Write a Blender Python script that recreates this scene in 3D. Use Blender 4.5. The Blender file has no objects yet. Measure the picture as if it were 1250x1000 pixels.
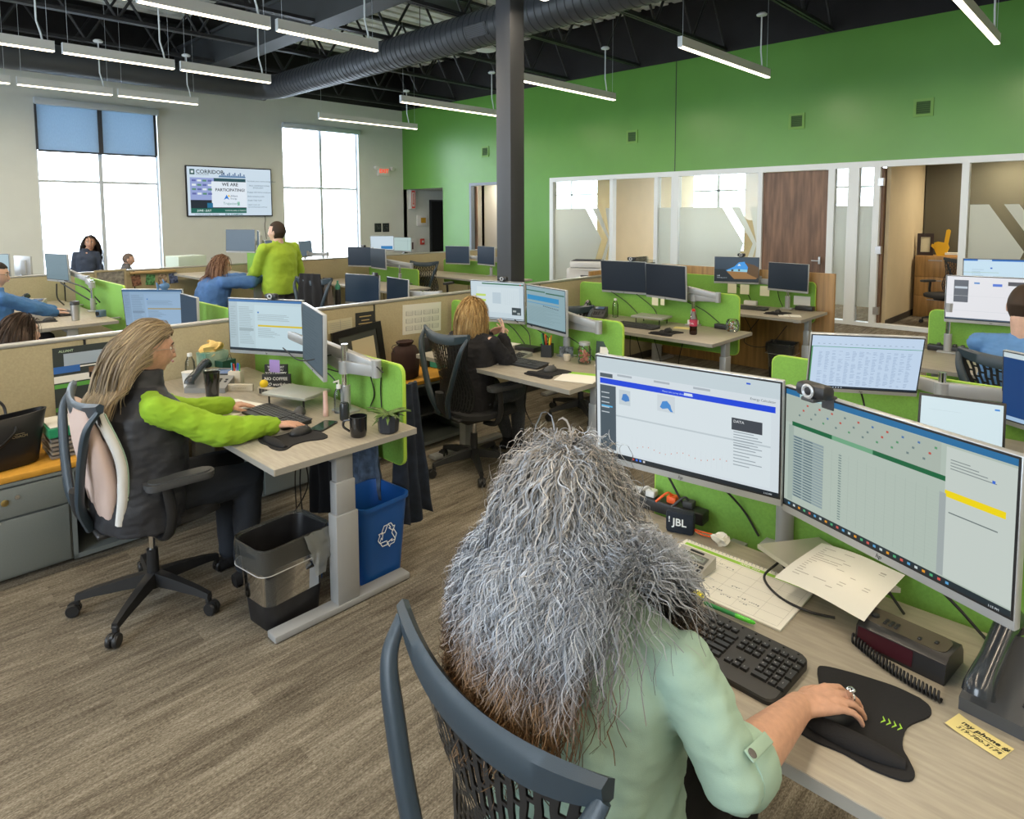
import bpy, bmesh, math, random
import numpy as np
from mathutils import Vector, Matrix, Euler, noise
random.seed(7); RNG=np.random.default_rng(7)
PI=math.pi
SC=bpy.context.scene; C=SC.collection
# ---------------- camera ----------------
f_,cx_,cy_,yaw_,pit_,rol_=803.2,625,325.6,.8032,.081,-.0036
fw=Vector((math.sin(yaw_)*math.cos(pit_),math.cos(yaw_)*math.cos(pit_),-math.sin(pit_)))
r0=Vector((math.cos(yaw_),-math.sin(yaw_),0)); u0=r0.cross(fw)
cr=math.cos(rol_)*r0+math.sin(rol_)*u0; cu=-math.sin(rol_)*r0+math.cos(rol_)*u0
cd=bpy.data.cameras.new('camera'); cam=bpy.data.objects.new('camera',cd); C.objects.link(cam)
cam.matrix_world=Matrix(((cr.x,cu.x,-fw.x,0),(cr.y,cu.y,-fw.y,0),(cr.z,cu.z,-fw.z,1.8),(0,0,0,1)))
cd.sensor_width=36; cd.lens=f_/1250*36; cd.shift_y=-(500-cy_)/1250; cd.clip_start=.05; cd.clip_end=200
SC.camera=cam
# ---------------- world, exposure ----------------
W=bpy.data.worlds.new('sky'); SC.world=W; W.use_nodes=True
bg=W.node_tree.nodes['Background']; bg.inputs[0].default_value=(.82,.92,1,1); bg.inputs[1].default_value=11.0
SC.view_settings.view_transform='Standard'; SC.view_settings.look='None'; SC.view_settings.gamma=1; SC.view_settings.use_curve_mapping=False
SC.view_settings.exposure=0.0
LAMP_W=34.0        # watts of one 2.4 m pendant
def area_light(name,loc,rot,sx,sy,power,col=(1,1,1),parent=None,portal=False,spread=PI):
    l=bpy.data.lights.new(name,'AREA'); l.shape='RECTANGLE'; l.size=sx; l.size_y=sy; l.energy=power; l.color=col; l.spread=spread
    if portal: l.cycles.is_portal=True
    o=bpy.data.objects.new(name,l); C.objects.link(o); o.location=loc; o.rotation_euler=rot
    if parent: o.parent=parent
    return o
# windows of the window wall (Y=15.15), portals guide the sky through the panes
for xa,xb,za,zb in ((2.8,4.95,.45,4.0),(7.72,9.87,.45,4.0),(-2.6,-.4,.45,4.0)):
    area_light('window_portal',((xa+xb)/2,15.25,(za+zb)/2),(-PI/2,0,0),xb-xa,zb-za,1,portal=True)
for yc in (1.2,6.2,11.2):
    area_light('window_portal',(-3.95,yc,2.4),(0,-PI/2,0),3.1,2.6,1,portal=True)
# ---------------- materials ----------------
_M={}
def mat(name,col,rough=.55,metal=0,spec=.5,noise_s=0,noise_a=.12,bump=0,bump_s=200,alpha=1,trans=0,emit=0,stretch=None,sheen=0,col2=None,coat=0):
    if name in _M: return _M[name]
    m=bpy.data.materials.new(name); m.use_nodes=True; nt=m.node_tree; b=nt.nodes['Principled BSDF']
    c=(*col,1); b.inputs['Base Color'].default_value=c; b.inputs['Roughness'].default_value=rough; b.inputs['Metallic'].default_value=metal
    b.inputs['Specular IOR Level'].default_value=spec; b.inputs['Alpha'].default_value=alpha
    if trans: b.inputs['Transmission Weight'].default_value=trans
    if sheen: b.inputs['Sheen Weight'].default_value=sheen
    if coat: b.inputs['Coat Weight'].default_value=coat
    if emit: b.inputs['Emission Color'].default_value=c; b.inputs['Emission Strength'].default_value=emit
    tc=nt.nodes.new('ShaderNodeTexCoord'); vec=tc.outputs['Object']
    if stretch:
        mp=nt.nodes.new('ShaderNodeMapping'); mp.inputs['Scale'].default_value=stretch; nt.links.new(vec,mp.inputs[0]); vec=mp.outputs[0]
    if noise_s:
        n=nt.nodes.new('ShaderNodeTexNoise'); n.inputs['Scale'].default_value=noise_s; n.inputs['Detail'].default_value=5; nt.links.new(vec,n.inputs['Vector'])
        mx=nt.nodes.new('ShaderNodeMix'); mx.data_type='RGBA'
        a=col2 or tuple(x*(1-noise_a*2) for x in col); d=col if col2 else tuple(min(1,x*(1+noise_a)) for x in col)
        mx.inputs[6].default_value=(*a,1); mx.inputs[7].default_value=(*d,1)
        rp=nt.nodes.new('ShaderNodeMapRange'); rp.inputs[1].default_value=.3; rp.inputs[2].default_value=.7
        nt.links.new(n.outputs['Fac'],rp.inputs[0]); nt.links.new(rp.outputs[0],mx.inputs[0]); nt.links.new(mx.outputs[2],b.inputs['Base Color'])
    if bump:
        n=nt.nodes.new('ShaderNodeTexNoise'); n.inputs['Scale'].default_value=bump_s; n.inputs['Detail'].default_value=3; nt.links.new(vec,n.inputs['Vector'])
        bp=nt.nodes.new('ShaderNodeBump'); bp.inputs['Strength'].default_value=bump; bp.inputs['Distance'].default_value=.002
        nt.links.new(n.outputs['Fac'],bp.inputs['Height']); nt.links.new(bp.outputs[0],b.inputs['Normal'])
    _M[name]=m; return m
def emat(name,col,s):
    if name in _M: return _M[name]
    m=bpy.data.materials.new(name); m.use_nodes=True; nt=m.node_tree; nt.nodes.clear()
    o=nt.nodes.new('ShaderNodeOutputMaterial'); e=nt.nodes.new('ShaderNodeEmission'); e.inputs[0].default_value=(*col,1); e.inputs[1].default_value=s
    g=nt.nodes.new('ShaderNodeBsdfGlossy'); g.inputs['Roughness'].default_value=.35; g.inputs[0].default_value=(.04,.04,.04,1)
    ad=nt.nodes.new('ShaderNodeAddShader'); nt.links.new(e.outputs[0],ad.inputs[0]); nt.links.new(g.outputs[0],ad.inputs[1]); nt.links.new(ad.outputs[0],o.inputs[0])
    _M[name]=m; return m
def glassmat(name,tint=(.93,.97,.96),refl=1.0,frost=0):
    m=bpy.data.materials.new(name); m.use_nodes=True; nt=m.node_tree; nt.nodes.clear()
    o=nt.nodes.new('ShaderNodeOutputMaterial'); t=nt.nodes.new('ShaderNodeBsdfTransparent'); t.inputs[0].default_value=(*tint,1)
    g=nt.nodes.new('ShaderNodeBsdfGlossy'); g.inputs['Roughness'].default_value=.02+frost*.3
    fr=nt.nodes.new('ShaderNodeFresnel'); fr.inputs[0].default_value=1.45
    mul=nt.nodes.new('ShaderNodeMath'); mul.operation='MULTIPLY'; mul.inputs[1].default_value=refl; nt.links.new(fr.outputs[0],mul.inputs[0])
    mx=nt.nodes.new('ShaderNodeMixShader'); nt.links.new(mul.outputs[0],mx.inputs[0])
    src=t.outputs[0]
    if frost:
        d=nt.nodes.new('ShaderNodeBsdfDiffuse'); d.inputs[0].default_value=(.72,.76,.72,1); tl=nt.nodes.new('ShaderNodeBsdfTranslucent'); tl.inputs[0].default_value=(.85,.88,.84,1)
        m1=nt.nodes.new('ShaderNodeMixShader'); m1.inputs[0].default_value=.5; nt.links.new(d.outputs[0],m1.inputs[1]); nt.links.new(tl.outputs[0],m1.inputs[2])
        m2=nt.nodes.new('ShaderNodeMixShader'); m2.inputs[0].default_value=frost; nt.links.new(t.outputs[0],m2.inputs[1]); nt.links.new(m1.outputs[0],m2.inputs[2]); src=m2.outputs[0]
    nt.links.new(src,mx.inputs[1]); nt.links.new(g.outputs[0],mx.inputs[2]); nt.links.new(mx.outputs[0],o.inputs[0])
    _M[name]=m; return m
# ---------------- mesh builder ----------------
class MB:
    def __init__(s): s.v=[]; s.f=[]; s.m=[]
    def add(s,vs,fs,m=0,M=None):
        o=len(s.v)
        if M is not None: vs=[M@Vector(p) for p in vs]
        s.v+=[tuple(p) for p in vs]; s.f+=[tuple(i+o for i in f) for f in fs]; s.m+=[m]*len(fs); return s
    def box(s,x0,x1,y0,y1,z0,z1,m=0,M=None):
        vs=[(x,y,z) for x in(x0,x1) for y in(y0,y1) for z in(z0,z1)]
        return s.add(vs,[(0,1,3,2),(4,6,7,5),(0,4,5,1),(2,3,7,6),(0,2,6,4),(1,5,7,3)],m,M)
    def rbox(s,x0,x1,y0,y1,z0,z1,b=.005,m=0,M=None):
        """box with chamfered edges"""
        b=min(b,(x1-x0)/2.01,(y1-y0)/2.01,(z1-z0)/2.01)
        bm=bmesh.new(); vs=[bm.verts.new((x,y,z)) for x in(x0,x1) for y in(y0,y1) for z in(z0,z1)]
        for q in [(0,1,3,2),(4,6,7,5),(0,4,5,1),(2,3,7,6),(0,2,6,4),(1,5,7,3)]: bm.faces.new([vs[i] for i in q])
        bmesh.ops.bevel(bm,geom=bm.edges[:],offset=b,segments=2,profile=.5,affect='EDGES')
        bm.verts.index_update(); s.add([v.co[:] for v in bm.verts],[[v.index for v in f.verts] for f in bm.faces],m,M); bm.free(); return s
    def tube(s,P,r,n=8,m=0,cap=True,M=None,sx=1.0,up=None):
        P=[Vector(p) for p in P]; R=r if isinstance(r,(list,tuple)) else [r]*len(P)
        t0=(P[1]-P[0]).normalized(); a=Vector(up) if up else (Vector((0,0,1)) if abs(t0.z)<.9 else Vector((1,0,0)))
        vs=[]
        for i,p in enumerate(P):
            t=(P[min(i+1,len(P)-1)]-P[max(i-1,0)]).normalized()
            b=t.cross(a)
            if b.length<1e-5: b=t.cross(Vector((.3,.5,.8)))
            b.normalize(); a=b.cross(t).normalized()
            for k in range(n):
                th=2*PI*k/n; vs.append(p+R[i]*(math.cos(th)*b*sx+math.sin(th)*a))
        fs=[(i*n+k,i*n+(k+1)%n,(i+1)*n+(k+1)%n,(i+1)*n+k) for i in range(len(P)-1) for k in range(n)]
        if cap: fs+=[tuple(range(n))[::-1],tuple((len(P)-1)*n+k for k in range(n))]
        return s.add(vs,fs,m,M)
    def cyl(s,x,y,z0,z1,r,r2=None,n=20,m=0,M=None): 
        return s.tube([(x,y,z0),(x,y,z1)],[r,r if r2 is None else r2],n,m,True,M)
    def lathe(s,prof,n=24,m=0,M=None,cap=True):
        vs=[(r*math.cos(2*PI*k/n),r*math.sin(2*PI*k/n),z) for r,z in prof for k in range(n)]
        fs=[(i*n+k,i*n+(k+1)%n,(i+1)*n+(k+1)%n,(i+1)*n+k) for i in range(len(prof)-1) for k in range(n)]
        if cap: fs+=[tuple(range(n))[::-1],tuple((len(prof)-1)*n+k for k in range(n))]
        return s.add(vs,fs,m,M)
    def prism(s,pts,axis,a,b,m=0,M=None):
        """2D outline extruded along axis from a to b (pts are the two other coords in order)"""
        def q(p,t): return {'x':(t,p[0],p[1]),'y':(p[0],t,p[1]),'z':(p[0],p[1],t)}[axis]
        n=len(pts); vs=[q(p,a) for p in pts]+[q(p,b) for p in pts]
        return s.add(vs,[tuple(range(n))[::-1],tuple(range(n,2*n))]+[(i,(i+1)%n,n+(i+1)%n,n+i) for i in range(n)],m,M)
    def ell(s,c,r,n=14,k=10,m=0,M=None):
        prof=[(max(1e-4,math.sin(PI*i/k)),-math.cos(PI*i/k)) for i in range(k+1)]
        T=Matrix.Translation(c)@Matrix.Diagonal((*r,1))
        return s.lathe(prof,n,m,(M@T) if M is not None else T)
    def quad(s,a,b,c,d,m=0,M=None): return s.add([a,b,c,d],[(0,1,2,3)],m,M)
    def mesh(s,name,mats,smooth=None):
        me=bpy.data.meshes.new(name); me.from_pydata(s.v,[],s.f)
        for m in (mats if isinstance(mats,(list,tuple)) else [mats]): me.materials.append(m)
        if s.m: me.polygons.foreach_set('material_index',s.m)
        bm=bmesh.new(); bm.from_mesh(me); bmesh.ops.recalc_face_normals(bm,faces=bm.faces); bm.to_mesh(me); bm.free()
        if smooth:
            me.polygons.foreach_set('use_smooth',[True]*len(me.polygons)); me.set_sharp_from_angle(angle=math.radians(smooth))
        return me
    def build(s,name,mats,parent=None,smooth=35,loc=None):
        o=bpy.data.objects.new(name,s.mesh(name,mats,smooth)); C.objects.link(o)
        if parent: o.parent=parent
        if loc: o.location=loc
        return o
def link(name,me,parent=None):
    o=bpy.data.objects.new(name,me); C.objects.link(o)
    if parent: o.parent=parent
    return o
def tag(o,label=None,cat=None,group=None,kind=None):
    if label:o['label']=label
    if cat:o['category']=cat
    if group:o['group']=group
    if kind:o['kind']=kind
    return o
def thing(name,label,cat,loc=(0,0,0),rz=0,group=None,rot=None):
    o=bpy.data.objects.new(name,None); C.objects.link(o); o.empty_display_size=.05
    o.location=loc; o.rotation_euler=rot or (0,0,rz); return tag(o,label,cat,group)
def struct(name,mb,m,parent=None,smooth=None):
    o=mb.build(name,m,parent,smooth)
    if not parent:o['kind']='structure'
    return o
def dup(root,loc=None,rz=None,label=None,group=None,rot=None):
    def cp(o,p):
        c=o.copy(); C.objects.link(c)
        if p: c.parent=p
        for ch in kids.get(o.name,()): cp(ch,c)
        return c
    kids={}
    for o in root.children_recursive: kids.setdefault(o.parent.name,[]).append(o)
    r=cp(root,None)
    if loc is not None:r.location=loc
    if rz is not None:r.rotation_euler=(0,0,rz)
    if rot:r.rotation_euler=rot
    if label:r['label']=label
    if group:r['group']=group
    return r
def rrect(w,h,r,n=4,cx=0,cy=0):
    pts=[]
    for sx,sy,a0 in((1,1,0),(-1,1,90),(-1,-1,180),(1,-1,270)):
        for i in range(n+1):
            a=math.radians(a0+90*i/n); pts.append((cx+sx*(w/2-r)+r*math.cos(a),cy+sy*(h/2-r)+r*math.sin(a)))
    return pts
def bez(P,n=12):
    """Catmull-Rom through points"""
    P=[Vector(p) for p in P]; Q=[P[0]*2-P[1]]+P+[P[-1]*2-P[-2]]; out=[]
    for i in range(1,len(Q)-2):
        for k in range(n):
            t=k/n; a,b,c,d=Q[i-1:i+3]
            out.append(.5*((2*b)+(c-a)*t+(2*a-5*b+4*c-d)*t*t+(3*b-a-3*c+d)*t**3))
    out.append(P[-1]); return out
_F={}
def text_mb(mb,txt,size,M,m=0,align='CENTER',shear=0,ext=0.0004,bold=False):
    """adds flat lettering lying in local XY plane, transformed by M"""
    cu=bpy.data.curves.new('t','FONT'); cu.body=txt; cu.size=size; cu.align_x=align; cu.align_y='CENTER'; cu.extrude=ext; cu.shear=shear; cu.resolution_u=2
    if bold: cu.offset=size*.018
    o=bpy.data.objects.new('t',cu); me=bpy.data.meshes.new_from_object(o)
    mb.add([v.co[:] for v in me.vertices],[tuple(p.vertices) for p in me.polygons],m,M)
    bpy.data.objects.remove(o); bpy.data.curves.remove(cu); bpy.data.meshes.remove(me)
def basis(o,x,y,z): # matrix with columns
    x,y,z=Vector(x),Vector(y),Vector(z)
    return Matrix(((x[0],y[0],z[0],o[0]),(x[1],y[1],z[1],o[1]),(x[2],y[2],z[2],o[2]),(0,0,0,1)))
# ================= SETTING =================
m_gray=mat('grey_wall_paint',(.66,.69,.65),.8,noise_s=3,noise_a=.015)
m_green=mat('green_wall_paint',(.125,.34,.055),.33,noise_s=2,noise_a=.02)
m_black=mat('black_ceiling_paint',(.012,.012,.014),.7,noise_s=2,noise_a=.2)
m_steel=mat('black_painted_steel',(.022,.024,.028),.5,noise_s=8,noise_a=.2)
m_white=mat('white_frame_paint',(.76,.82,.86),.4)
m_beigewall=mat('office_wall_paint',(.62,.52,.34),.8,noise_s=3,noise_a=.02)
m_olive=mat('olive_wall_paint',(.10,.09,.06),.85)
m_base=mat('dark_vinyl_base',(.05,.045,.04),.5)
def carpet():
    m=bpy.data.materials.new('streaked_carpet'); m.use_nodes=True; nt=m.node_tree; b=nt.nodes['Principled BSDF']; L=nt.links.new
    b.inputs['Roughness'].default_value=.95; b.inputs['Specular IOR Level'].default_value=.1
    tc=nt.nodes.new('ShaderNodeTexCoord'); br=nt.nodes.new('ShaderNodeTexBrick')
    br.inputs['Scale'].default_value=1; br.inputs['Brick Width'].default_value=1.0; br.inputs['Row Height'].default_value=.25; br.inputs['Mortar Size'].default_value=0
    br.inputs['Color1'].default_value=(0,0,0,1); br.inputs['Color2'].default_value=(1,1,1,1); br.offset=.37
    L(tc.outputs['Object'],br.inputs['Vector'])
    def nz(sc,stretch,det,off=True):
        mp=nt.nodes.new('ShaderNodeMapping'); mp.inputs['Scale'].default_value=stretch; L(tc.outputs['Object'],mp.inputs[0])
        n=nt.nodes.new('ShaderNodeTexNoise'); n.noise_dimensions='4D'; n.inputs['Scale'].default_value=sc; n.inputs['Detail'].default_value=det; n.inputs['Roughness'].default_value=.65
        L(mp.outputs[0],n.inputs['Vector'])
        if off:
            ml=nt.nodes.new('ShaderNodeMath'); ml.operation='MULTIPLY'; ml.inputs[1].default_value=7; L(br.outputs['Color'],ml.inputs[0]); ml.inputs[1].default_value=2.2; L(ml.outputs[0],n.inputs['W'])
        return n.outputs['Fac']
    a=nz(7,(.42,3.4,1),9); c=nz(2.2,(.5,1.6,1),3); d=nz(95,(1,2.6,1),2,False); e=nz(26,(.22,3.6,1),6)
    def mth(op,x,y):
        q=nt.nodes.new('ShaderNodeMath'); q.operation=op
        for i,v in enumerate((x,y)):
            if isinstance(v,(int,float)): q.inputs[i].default_value=v
            else: L(v,q.inputs[i])
        return q.outputs[0]
    s=mth('ADD',mth('MULTIPLY',a,.85),mth('MULTIPLY',c,.5)); s=mth('ADD',s,mth('MULTIPLY',d,1.0)); s=mth('ADD',s,mth('MULTIPLY',e,.7))
    r=nt.nodes.new('ShaderNodeMapRange'); r.inputs[1].default_value=1.22; r.inputs[2].default_value=1.85; L(s,r.inputs[0])
    cr_=nt.nodes.new('ShaderNodeValToRGB'); L(r.outputs[0],cr_.inputs[0])
    cr_.color_ramp.elements[0].color=(.062,.053,.040,1); cr_.color_ramp.elements[1].color=(.36,.33,.265,1)
    el=cr_.color_ramp.elements.new(.45); el.color=(.165,.142,.108,1)
    L(cr_.outputs[0],b.inputs['Base Color'])
    bp=nt.nodes.new('ShaderNodeBump'); bp.inputs['Strength'].default_value=.5; bp.inputs['Distance'].default_value=.003; L(d,bp.inputs['Height']); L(bp.outputs[0],b.inputs['Normal'])
    return m
m_carpet=carpet()
XL,XG,YN,YW=-3.8,11.3,-5.0,15.15
WT=4.65; DK=5.75
struct('floor',MB().box(XL,15,YN,16.5,-.1,0),m_carpet)
# window wall with its openings
def wall_y(name,y0,y1,xa,xb,za,zb,holes,m,parent=None):
    mb=MB(); xs=xa
    for (hx0,hx1,hz0,hz1) in sorted(holes):
        mb.box(xs,hx0,y0,y1,za,zb); mb.box(hx0,hx1,y0,y1,za,hz0); mb.box(hx0,hx1,y0,y1,hz1,zb); xs=hx1
    mb.box(xs,xb,y0,y1,za,zb); return struct(name,mb,m,parent)
def wall_x(name,x0,x1,ya,yb,za,zb,holes,m,parent=None):
    mb=MB(); ys=ya
    for (hy0,hy1,hz0,hz1) in sorted(holes):
        mb.box(x0,x1,ys,hy0,za,zb)
        if hz0>za+.001: mb.box(x0,x1,hy0,hy1,za,hz0)
        if hz1<zb-.001: mb.box(x0,x1,hy0,hy1,hz1,zb)
        ys=hy1
    mb.box(x0,x1,ys,yb,za,zb); return struct(name,mb,m,parent)
WIN=[(-2.6,-.4,.45,4.0),(2.8,4.95,.45,4.0),(7.72,9.87,.45,4.0)]
wall_y('wall_back',YW,YW+.22,XL,14.0,0,WT,WIN+[],m_gray)
struct('wall_back_upper',MB().box(XL,14.0,YW-.01,YW+.22,WT,DK+.1),m_black)
# green wall: lower openings: alcove, far door, glazed office front
wall_x('wall_right',XG,XG+.12,YN,YW,0,WT,[(YN,9.70,0,2.58),(11.30,12.33,0,2.53),(13.43,YW,0,2.48)],m_green)
struct('wall_right_upper',MB().box(XG-.01,XG+.12,YN,YW,WT,DK+.1),m_black)
struct('trim_1',MB().box(XG-.003,XG,6.56,6.575,2.58,WT),m_steel)   # movement joint in the green wall
wall_x('wall_left',XL-.2,XL,YN,YW,0,DK+.1,[(-.1,2.5,.85,3.95),(4.9,7.5,.85,3.95),(9.9,12.5,.85,3.95)],m_gray)
struct('wall_front',MB().box(XL,15,YN-.15,YN,0,DK+.1),m_gray)
struct('ceiling',MB().box(XL,15,YN,16.5,DK,DK+.1),m_black)
m_deck=mat('pale_roof_deck',(.80,.83,.80),.8,noise_s=2.5,noise_a=.18)
for i,(xa,xb,ya,yb) in enumerate(((6.2,11.2,10.2,14.6),(6.2,11.2,5.2,9.6),(1.2,5.2,11.9,14.6),(0,5.2,7.5,11.2))):
    mb=MB()
    for k in range(int((yb-ya)/.3)): mb.box(xa,xb,ya+k*.3,ya+k*.3+.18,DK-.06,DK); mb.box(xa,xb,ya+k*.3+.18,ya+(k+1)*.3,DK-.02,DK)
    struct('ceiling_deck',mb,m_deck)['kind']='structure'
# alcove behind the green wall
struct('wall_alcove_end',MB().box(14,14.1,13.3,15.3,0,2.6),m_gray)
struct('wall_alcove_side',MB().box(XG+.12,14,13.33,13.43,0,2.6),m_gray)
struct('ceiling_alcove',MB().box(XG+.12,14,13.43,15.15,2.48,2.55),m_gray)
m_void=mat('dark_doorway',(.004,.004,.005),.8)
o=struct('door_1',MB().box(12.28,13.25,YW-.03,YW,0,2.15),m_void); 
MB().box(12.22,12.28,YW-.05,YW,0,2.2,0).box(12.28,13.25,YW-.05,YW,2.15,2.2,0).build('door_frame',m_steel,o)
# far door in green wall
mw=mat('walnut_veneer',(.21,.12,.075),.45,noise_s=3,noise_a=.25,stretch=(6,6,.6))
d2=struct('door_2',MB().box(XG-.02,XG+.1,11.25,11.33,0,2.56).box(XG-.02,XG+.1,12.31,12.38,0,2.56).box(XG-.02,XG+.1,11.33,12.31,2.49,2.56),mat('door_frame_grey',(.2,.24,.28),.4))
MB().rbox(XG+.13,XG+.175,12.27,13.15,0.01,2.48).build('door_leaf',mw,d2)
struct('wall_copy_room',MB().box(12.35,12.42,11.0,13.3,0,2.7).box(XG+.12,12.35,13.2,13.3,0,2.7).box(XG+.12,12.42,10.93,11.0,0,2.7),mat('light_room_wall',(.7,.7,.68),.8))
# windows -------------------------------------------------
m_pane=glassmat('window_glass',(.97,.98,1),.6)
m_alum=mat('grey_aluminium',(.60,.66,.72),.4,.3)
m_shade=mat('blue_sheer_shade',(.42,.52,.60),.8,emit=0,noise_s=60,noise_a=.06,stretch=(1,1,.3))
nt=m_shade.node_tree; b=nt.nodes['Principled BSDF']; out=nt.nodes['Material Output']
tl=nt.nodes.new('ShaderNodeBsdfTranslucent'); tl.inputs[0].default_value=(.30,.38,.45,1); mx=nt.nodes.new('ShaderNodeMixShader'); mx.inputs[0].default_value=.6
nt.links.new(b.outputs[0],mx.inputs[1]); nt.links.new(tl.outputs[0],mx.inputs[2]); nt.links.new(mx.outputs[0],out.inputs[0])
m_dark=mat('dark_shade_rail',(.03,.035,.045),.5)
def window_y(n,x0,x1,z0,z1,shade):
    fr=struct('window_%d'%n,MB().box(x0,x0+.04,YW+.10,YW+.16,z0,z1).box(x1-.04,x1,YW+.10,YW+.16,z0,z1).box(x0,x1,YW+.10,YW+.16,z0,z0+.05).box(x0,x1,YW+.10,YW+.16,z1-.05,z1),m_alum)
    xm=(x0+x1)/2
    MB().box(xm-.035,xm+.035,YW+.09,YW+.16,z0,z1).build('mullion',m_alum,fr)
    for zz in (2.45,): MB().box(x0,x1,YW+.095,YW+.155,zz-.025,zz+.025).build('rail',m_alum,fr)
    for a,b_ in((x0,xm),(xm,x1)):
        for c_,d_ in((z0,2.45),(2.45,z1)): MB().box(a+.03,b_-.03,YW+.125,YW+.13,c_,d_).build('pane',m_pane,fr)
    struct('window_sill_%d'%n,MB().box(x0,x1,YW-.03,YW+.1,z0-.03,z0),m_white)
    MB().box(x1-.012,x1,YW-.004,YW+.1,z0,z1).box(x0,x0+.012,YW-.004,YW+.1,z0,z1).build('reveal_lining',m_white,fr)['kind']='stuff'
    s=thing('roller_shade','roller shade with grey cassette pulled a third of the way down, blue' if shade else ('roller shade cassette rolled up above the bright window beside the exit sign' if n==2 else 'rolled up shade cassette above the leftmost window'),'shade',((x0+x1)/2,YW-.058,z1))
    MB().rbox(-(x1-x0)/2,(x1-x0)/2,-.05,.05,-.13,0,.01).build('cassette',m_alum,s)
    if shade:
        zb=3.03-z1
        for a,b_ in((-(x1-x0)/2+.03,-.05),(.03,(x1-x0)/2-.1)): MB().box(a,b_,.0,.004,zb,-.1).build('fabric',m_shade,s)
        MB().box(-(x1-x0)/2+.02,(x1-x0)/2-.08,-.01,.02,zb-.035,zb).build('hem_bar',m_dark,s)
        MB().box(-.055,.035,.01,.05,zb,-.1).box(-(x1-x0)/2+.0,-(x1-x0)/2+.03,-.01,.05,zb,-.1).box((x1-x0)/2-.1,(x1-x0)/2-.05,.0,.05,zb,-.1).build('side_channel',m_dark,s)
for i,(a,b_,c_,d_) in enumerate(WIN): window_y((3,1,2)[i],a,b_,c_,d_,i==1)
for i,yc in enumerate((1.2,6.2,11.2)):
    fr=struct('window_%d'%(i+4),MB().box(XL-.14,XL-.08,yc-1.3,yc+1.3,.85,.9).box(XL-.14,XL-.08,yc-1.3,yc+1.3,3.9,3.95).box(XL-.14,XL-.08,yc-.03,yc+.03,.9,3.9),m_alum)
    MB().box(XL-.115,XL-.11,yc-1.3,yc+1.3,.9,3.9).build('pane',m_pane,fr)
# ground outside, snow pale
struct('ground_outside',MB().box(-30,60,16.6,60,-.3,-.2),mat('pale_snowy_ground',(.75,.77,.8),.9,noise_s=.3,noise_a=.1))
# ---------------- glazed office front ----------------
fr=struct('trim_2',MB().box(XG-.03,XG+.1,-5,9.70,2.49,2.585).box(XG-.03,XG+.1,-5,9.70,0,.06,0),m_white)
posts=[(9.60,9.70),(7.98,8.06),(6.92,7.0),(6.47,6.62),(4.84,4.92),(3.66,3.76),(3.30,3.46),(3.0,3.09),(1.86,1.95),(.2,.28),(-1.6,-1.5)]
for k,(a,b_) in enumerate(posts):
    MB().box(XG-.03,XG+.1,a,b_,.06,2.49).build('post',m_white,fr)
m_glass=glassmat('office_glass',(.95,.97,.95),.9); m_frost=glassmat('frosted_film',(.95,.97,.95),.5,.92)
def pane(a,b_,z0=.06,z1=2.49):
    o=MB().box(XG+.03,XG+.038,a,b_,z0,z1).build('glass_pane',m_glass,fr); return o
def film(poly): MB().prism(poly,'x',XG+.024,XG+.028).build('frosted_film',m_frost,fr)
FT=1.90
def chev(yl,yr,tip,d=.0):
    """frosted film with clear chevron strokes pointing to lower y (right)"""
    H0,H1,zm=.08,FT,1.22; w=yl-yr
    def ln(y0): # left-edge line of a stroke: from top (y0) to tip (y0-.42*) back to bottom
        return [(y0,H1),(y0-.48,zm),(y0,H0)]
    a=ln(tip); b1=ln(tip-.20); c1=ln(tip-.38); d1=ln(tip-.58)
    film([(yl,H0),(yl,H1)]+a)
    film(b1+c1[::-1]) if True else None
    cl=lambda P:[(max(p[0],yr),p[1]) for p in P]
    film(cl(d1)+[(yr,H0),(yr,H1)])
def chevs(yl,yr,tip):
    cl=lambda P:[(min(max(p[0],yr),yl),p[1]) for p in P]
    H0,H1,zm=.08,FT,1.25
    ln=lambda y0:[(y0,H1),(y0-.42,zm),(y0,H0)]
    film([(yl,H0),(yl,H1)]+cl(ln(tip)))
    film(cl(ln(tip-.17))+cl(ln(tip-.34))[::-1])
    q=cl(ln(tip-.52)); film(q+[(yr,H0),(yr,H1)])
pane(8.06,9.60); chevs(9.58,8.08,8.72)
pane(6.62,6.92); film([(6.62,.08),(6.92,.08),(6.92,FT),(6.62,FT)])
pane(4.92,6.47); chevs(6.45,4.94,5.6)
pane(3.46,3.66); film([(3.46,.3),(3.66,.3),(3.66,FT),(3.46,FT)])
pane(3.09,3.30); film([(3.09,.3),(3.30,.3),(3.30,FT),(3.09,FT)])
pane(.28,1.86); chevs(1.84,.30,1.62)
pane(-1.5,.2)
o=struct('door_3',MB().rbox(XG+.02,XG+.065,3.76,4.84,.01,2.48,.004),mw)
MB().rbox(XG-.05,XG-.02,3.84,3.87,.95,1.07).tube([(XG-.04,3.86,1.0),(XG-.04,3.98,1.0)],.009).build('door_handle',m_alum,o)
o=struct('door_4',MB().rbox(XG+.06,XG+.98,2.965,3.01,.01,2.48,.004),mw)
for zz in (.2,1.15,2.2): MB().box(XG-.02,XG+.06,2.955,2.96,zz,zz+.12).box(XG-.035,XG-.03,2.955,3.03,zz,zz+.12).build('hinge',mat('brushed_steel',(.55,.56,.57),.35,.9),o)
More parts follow.
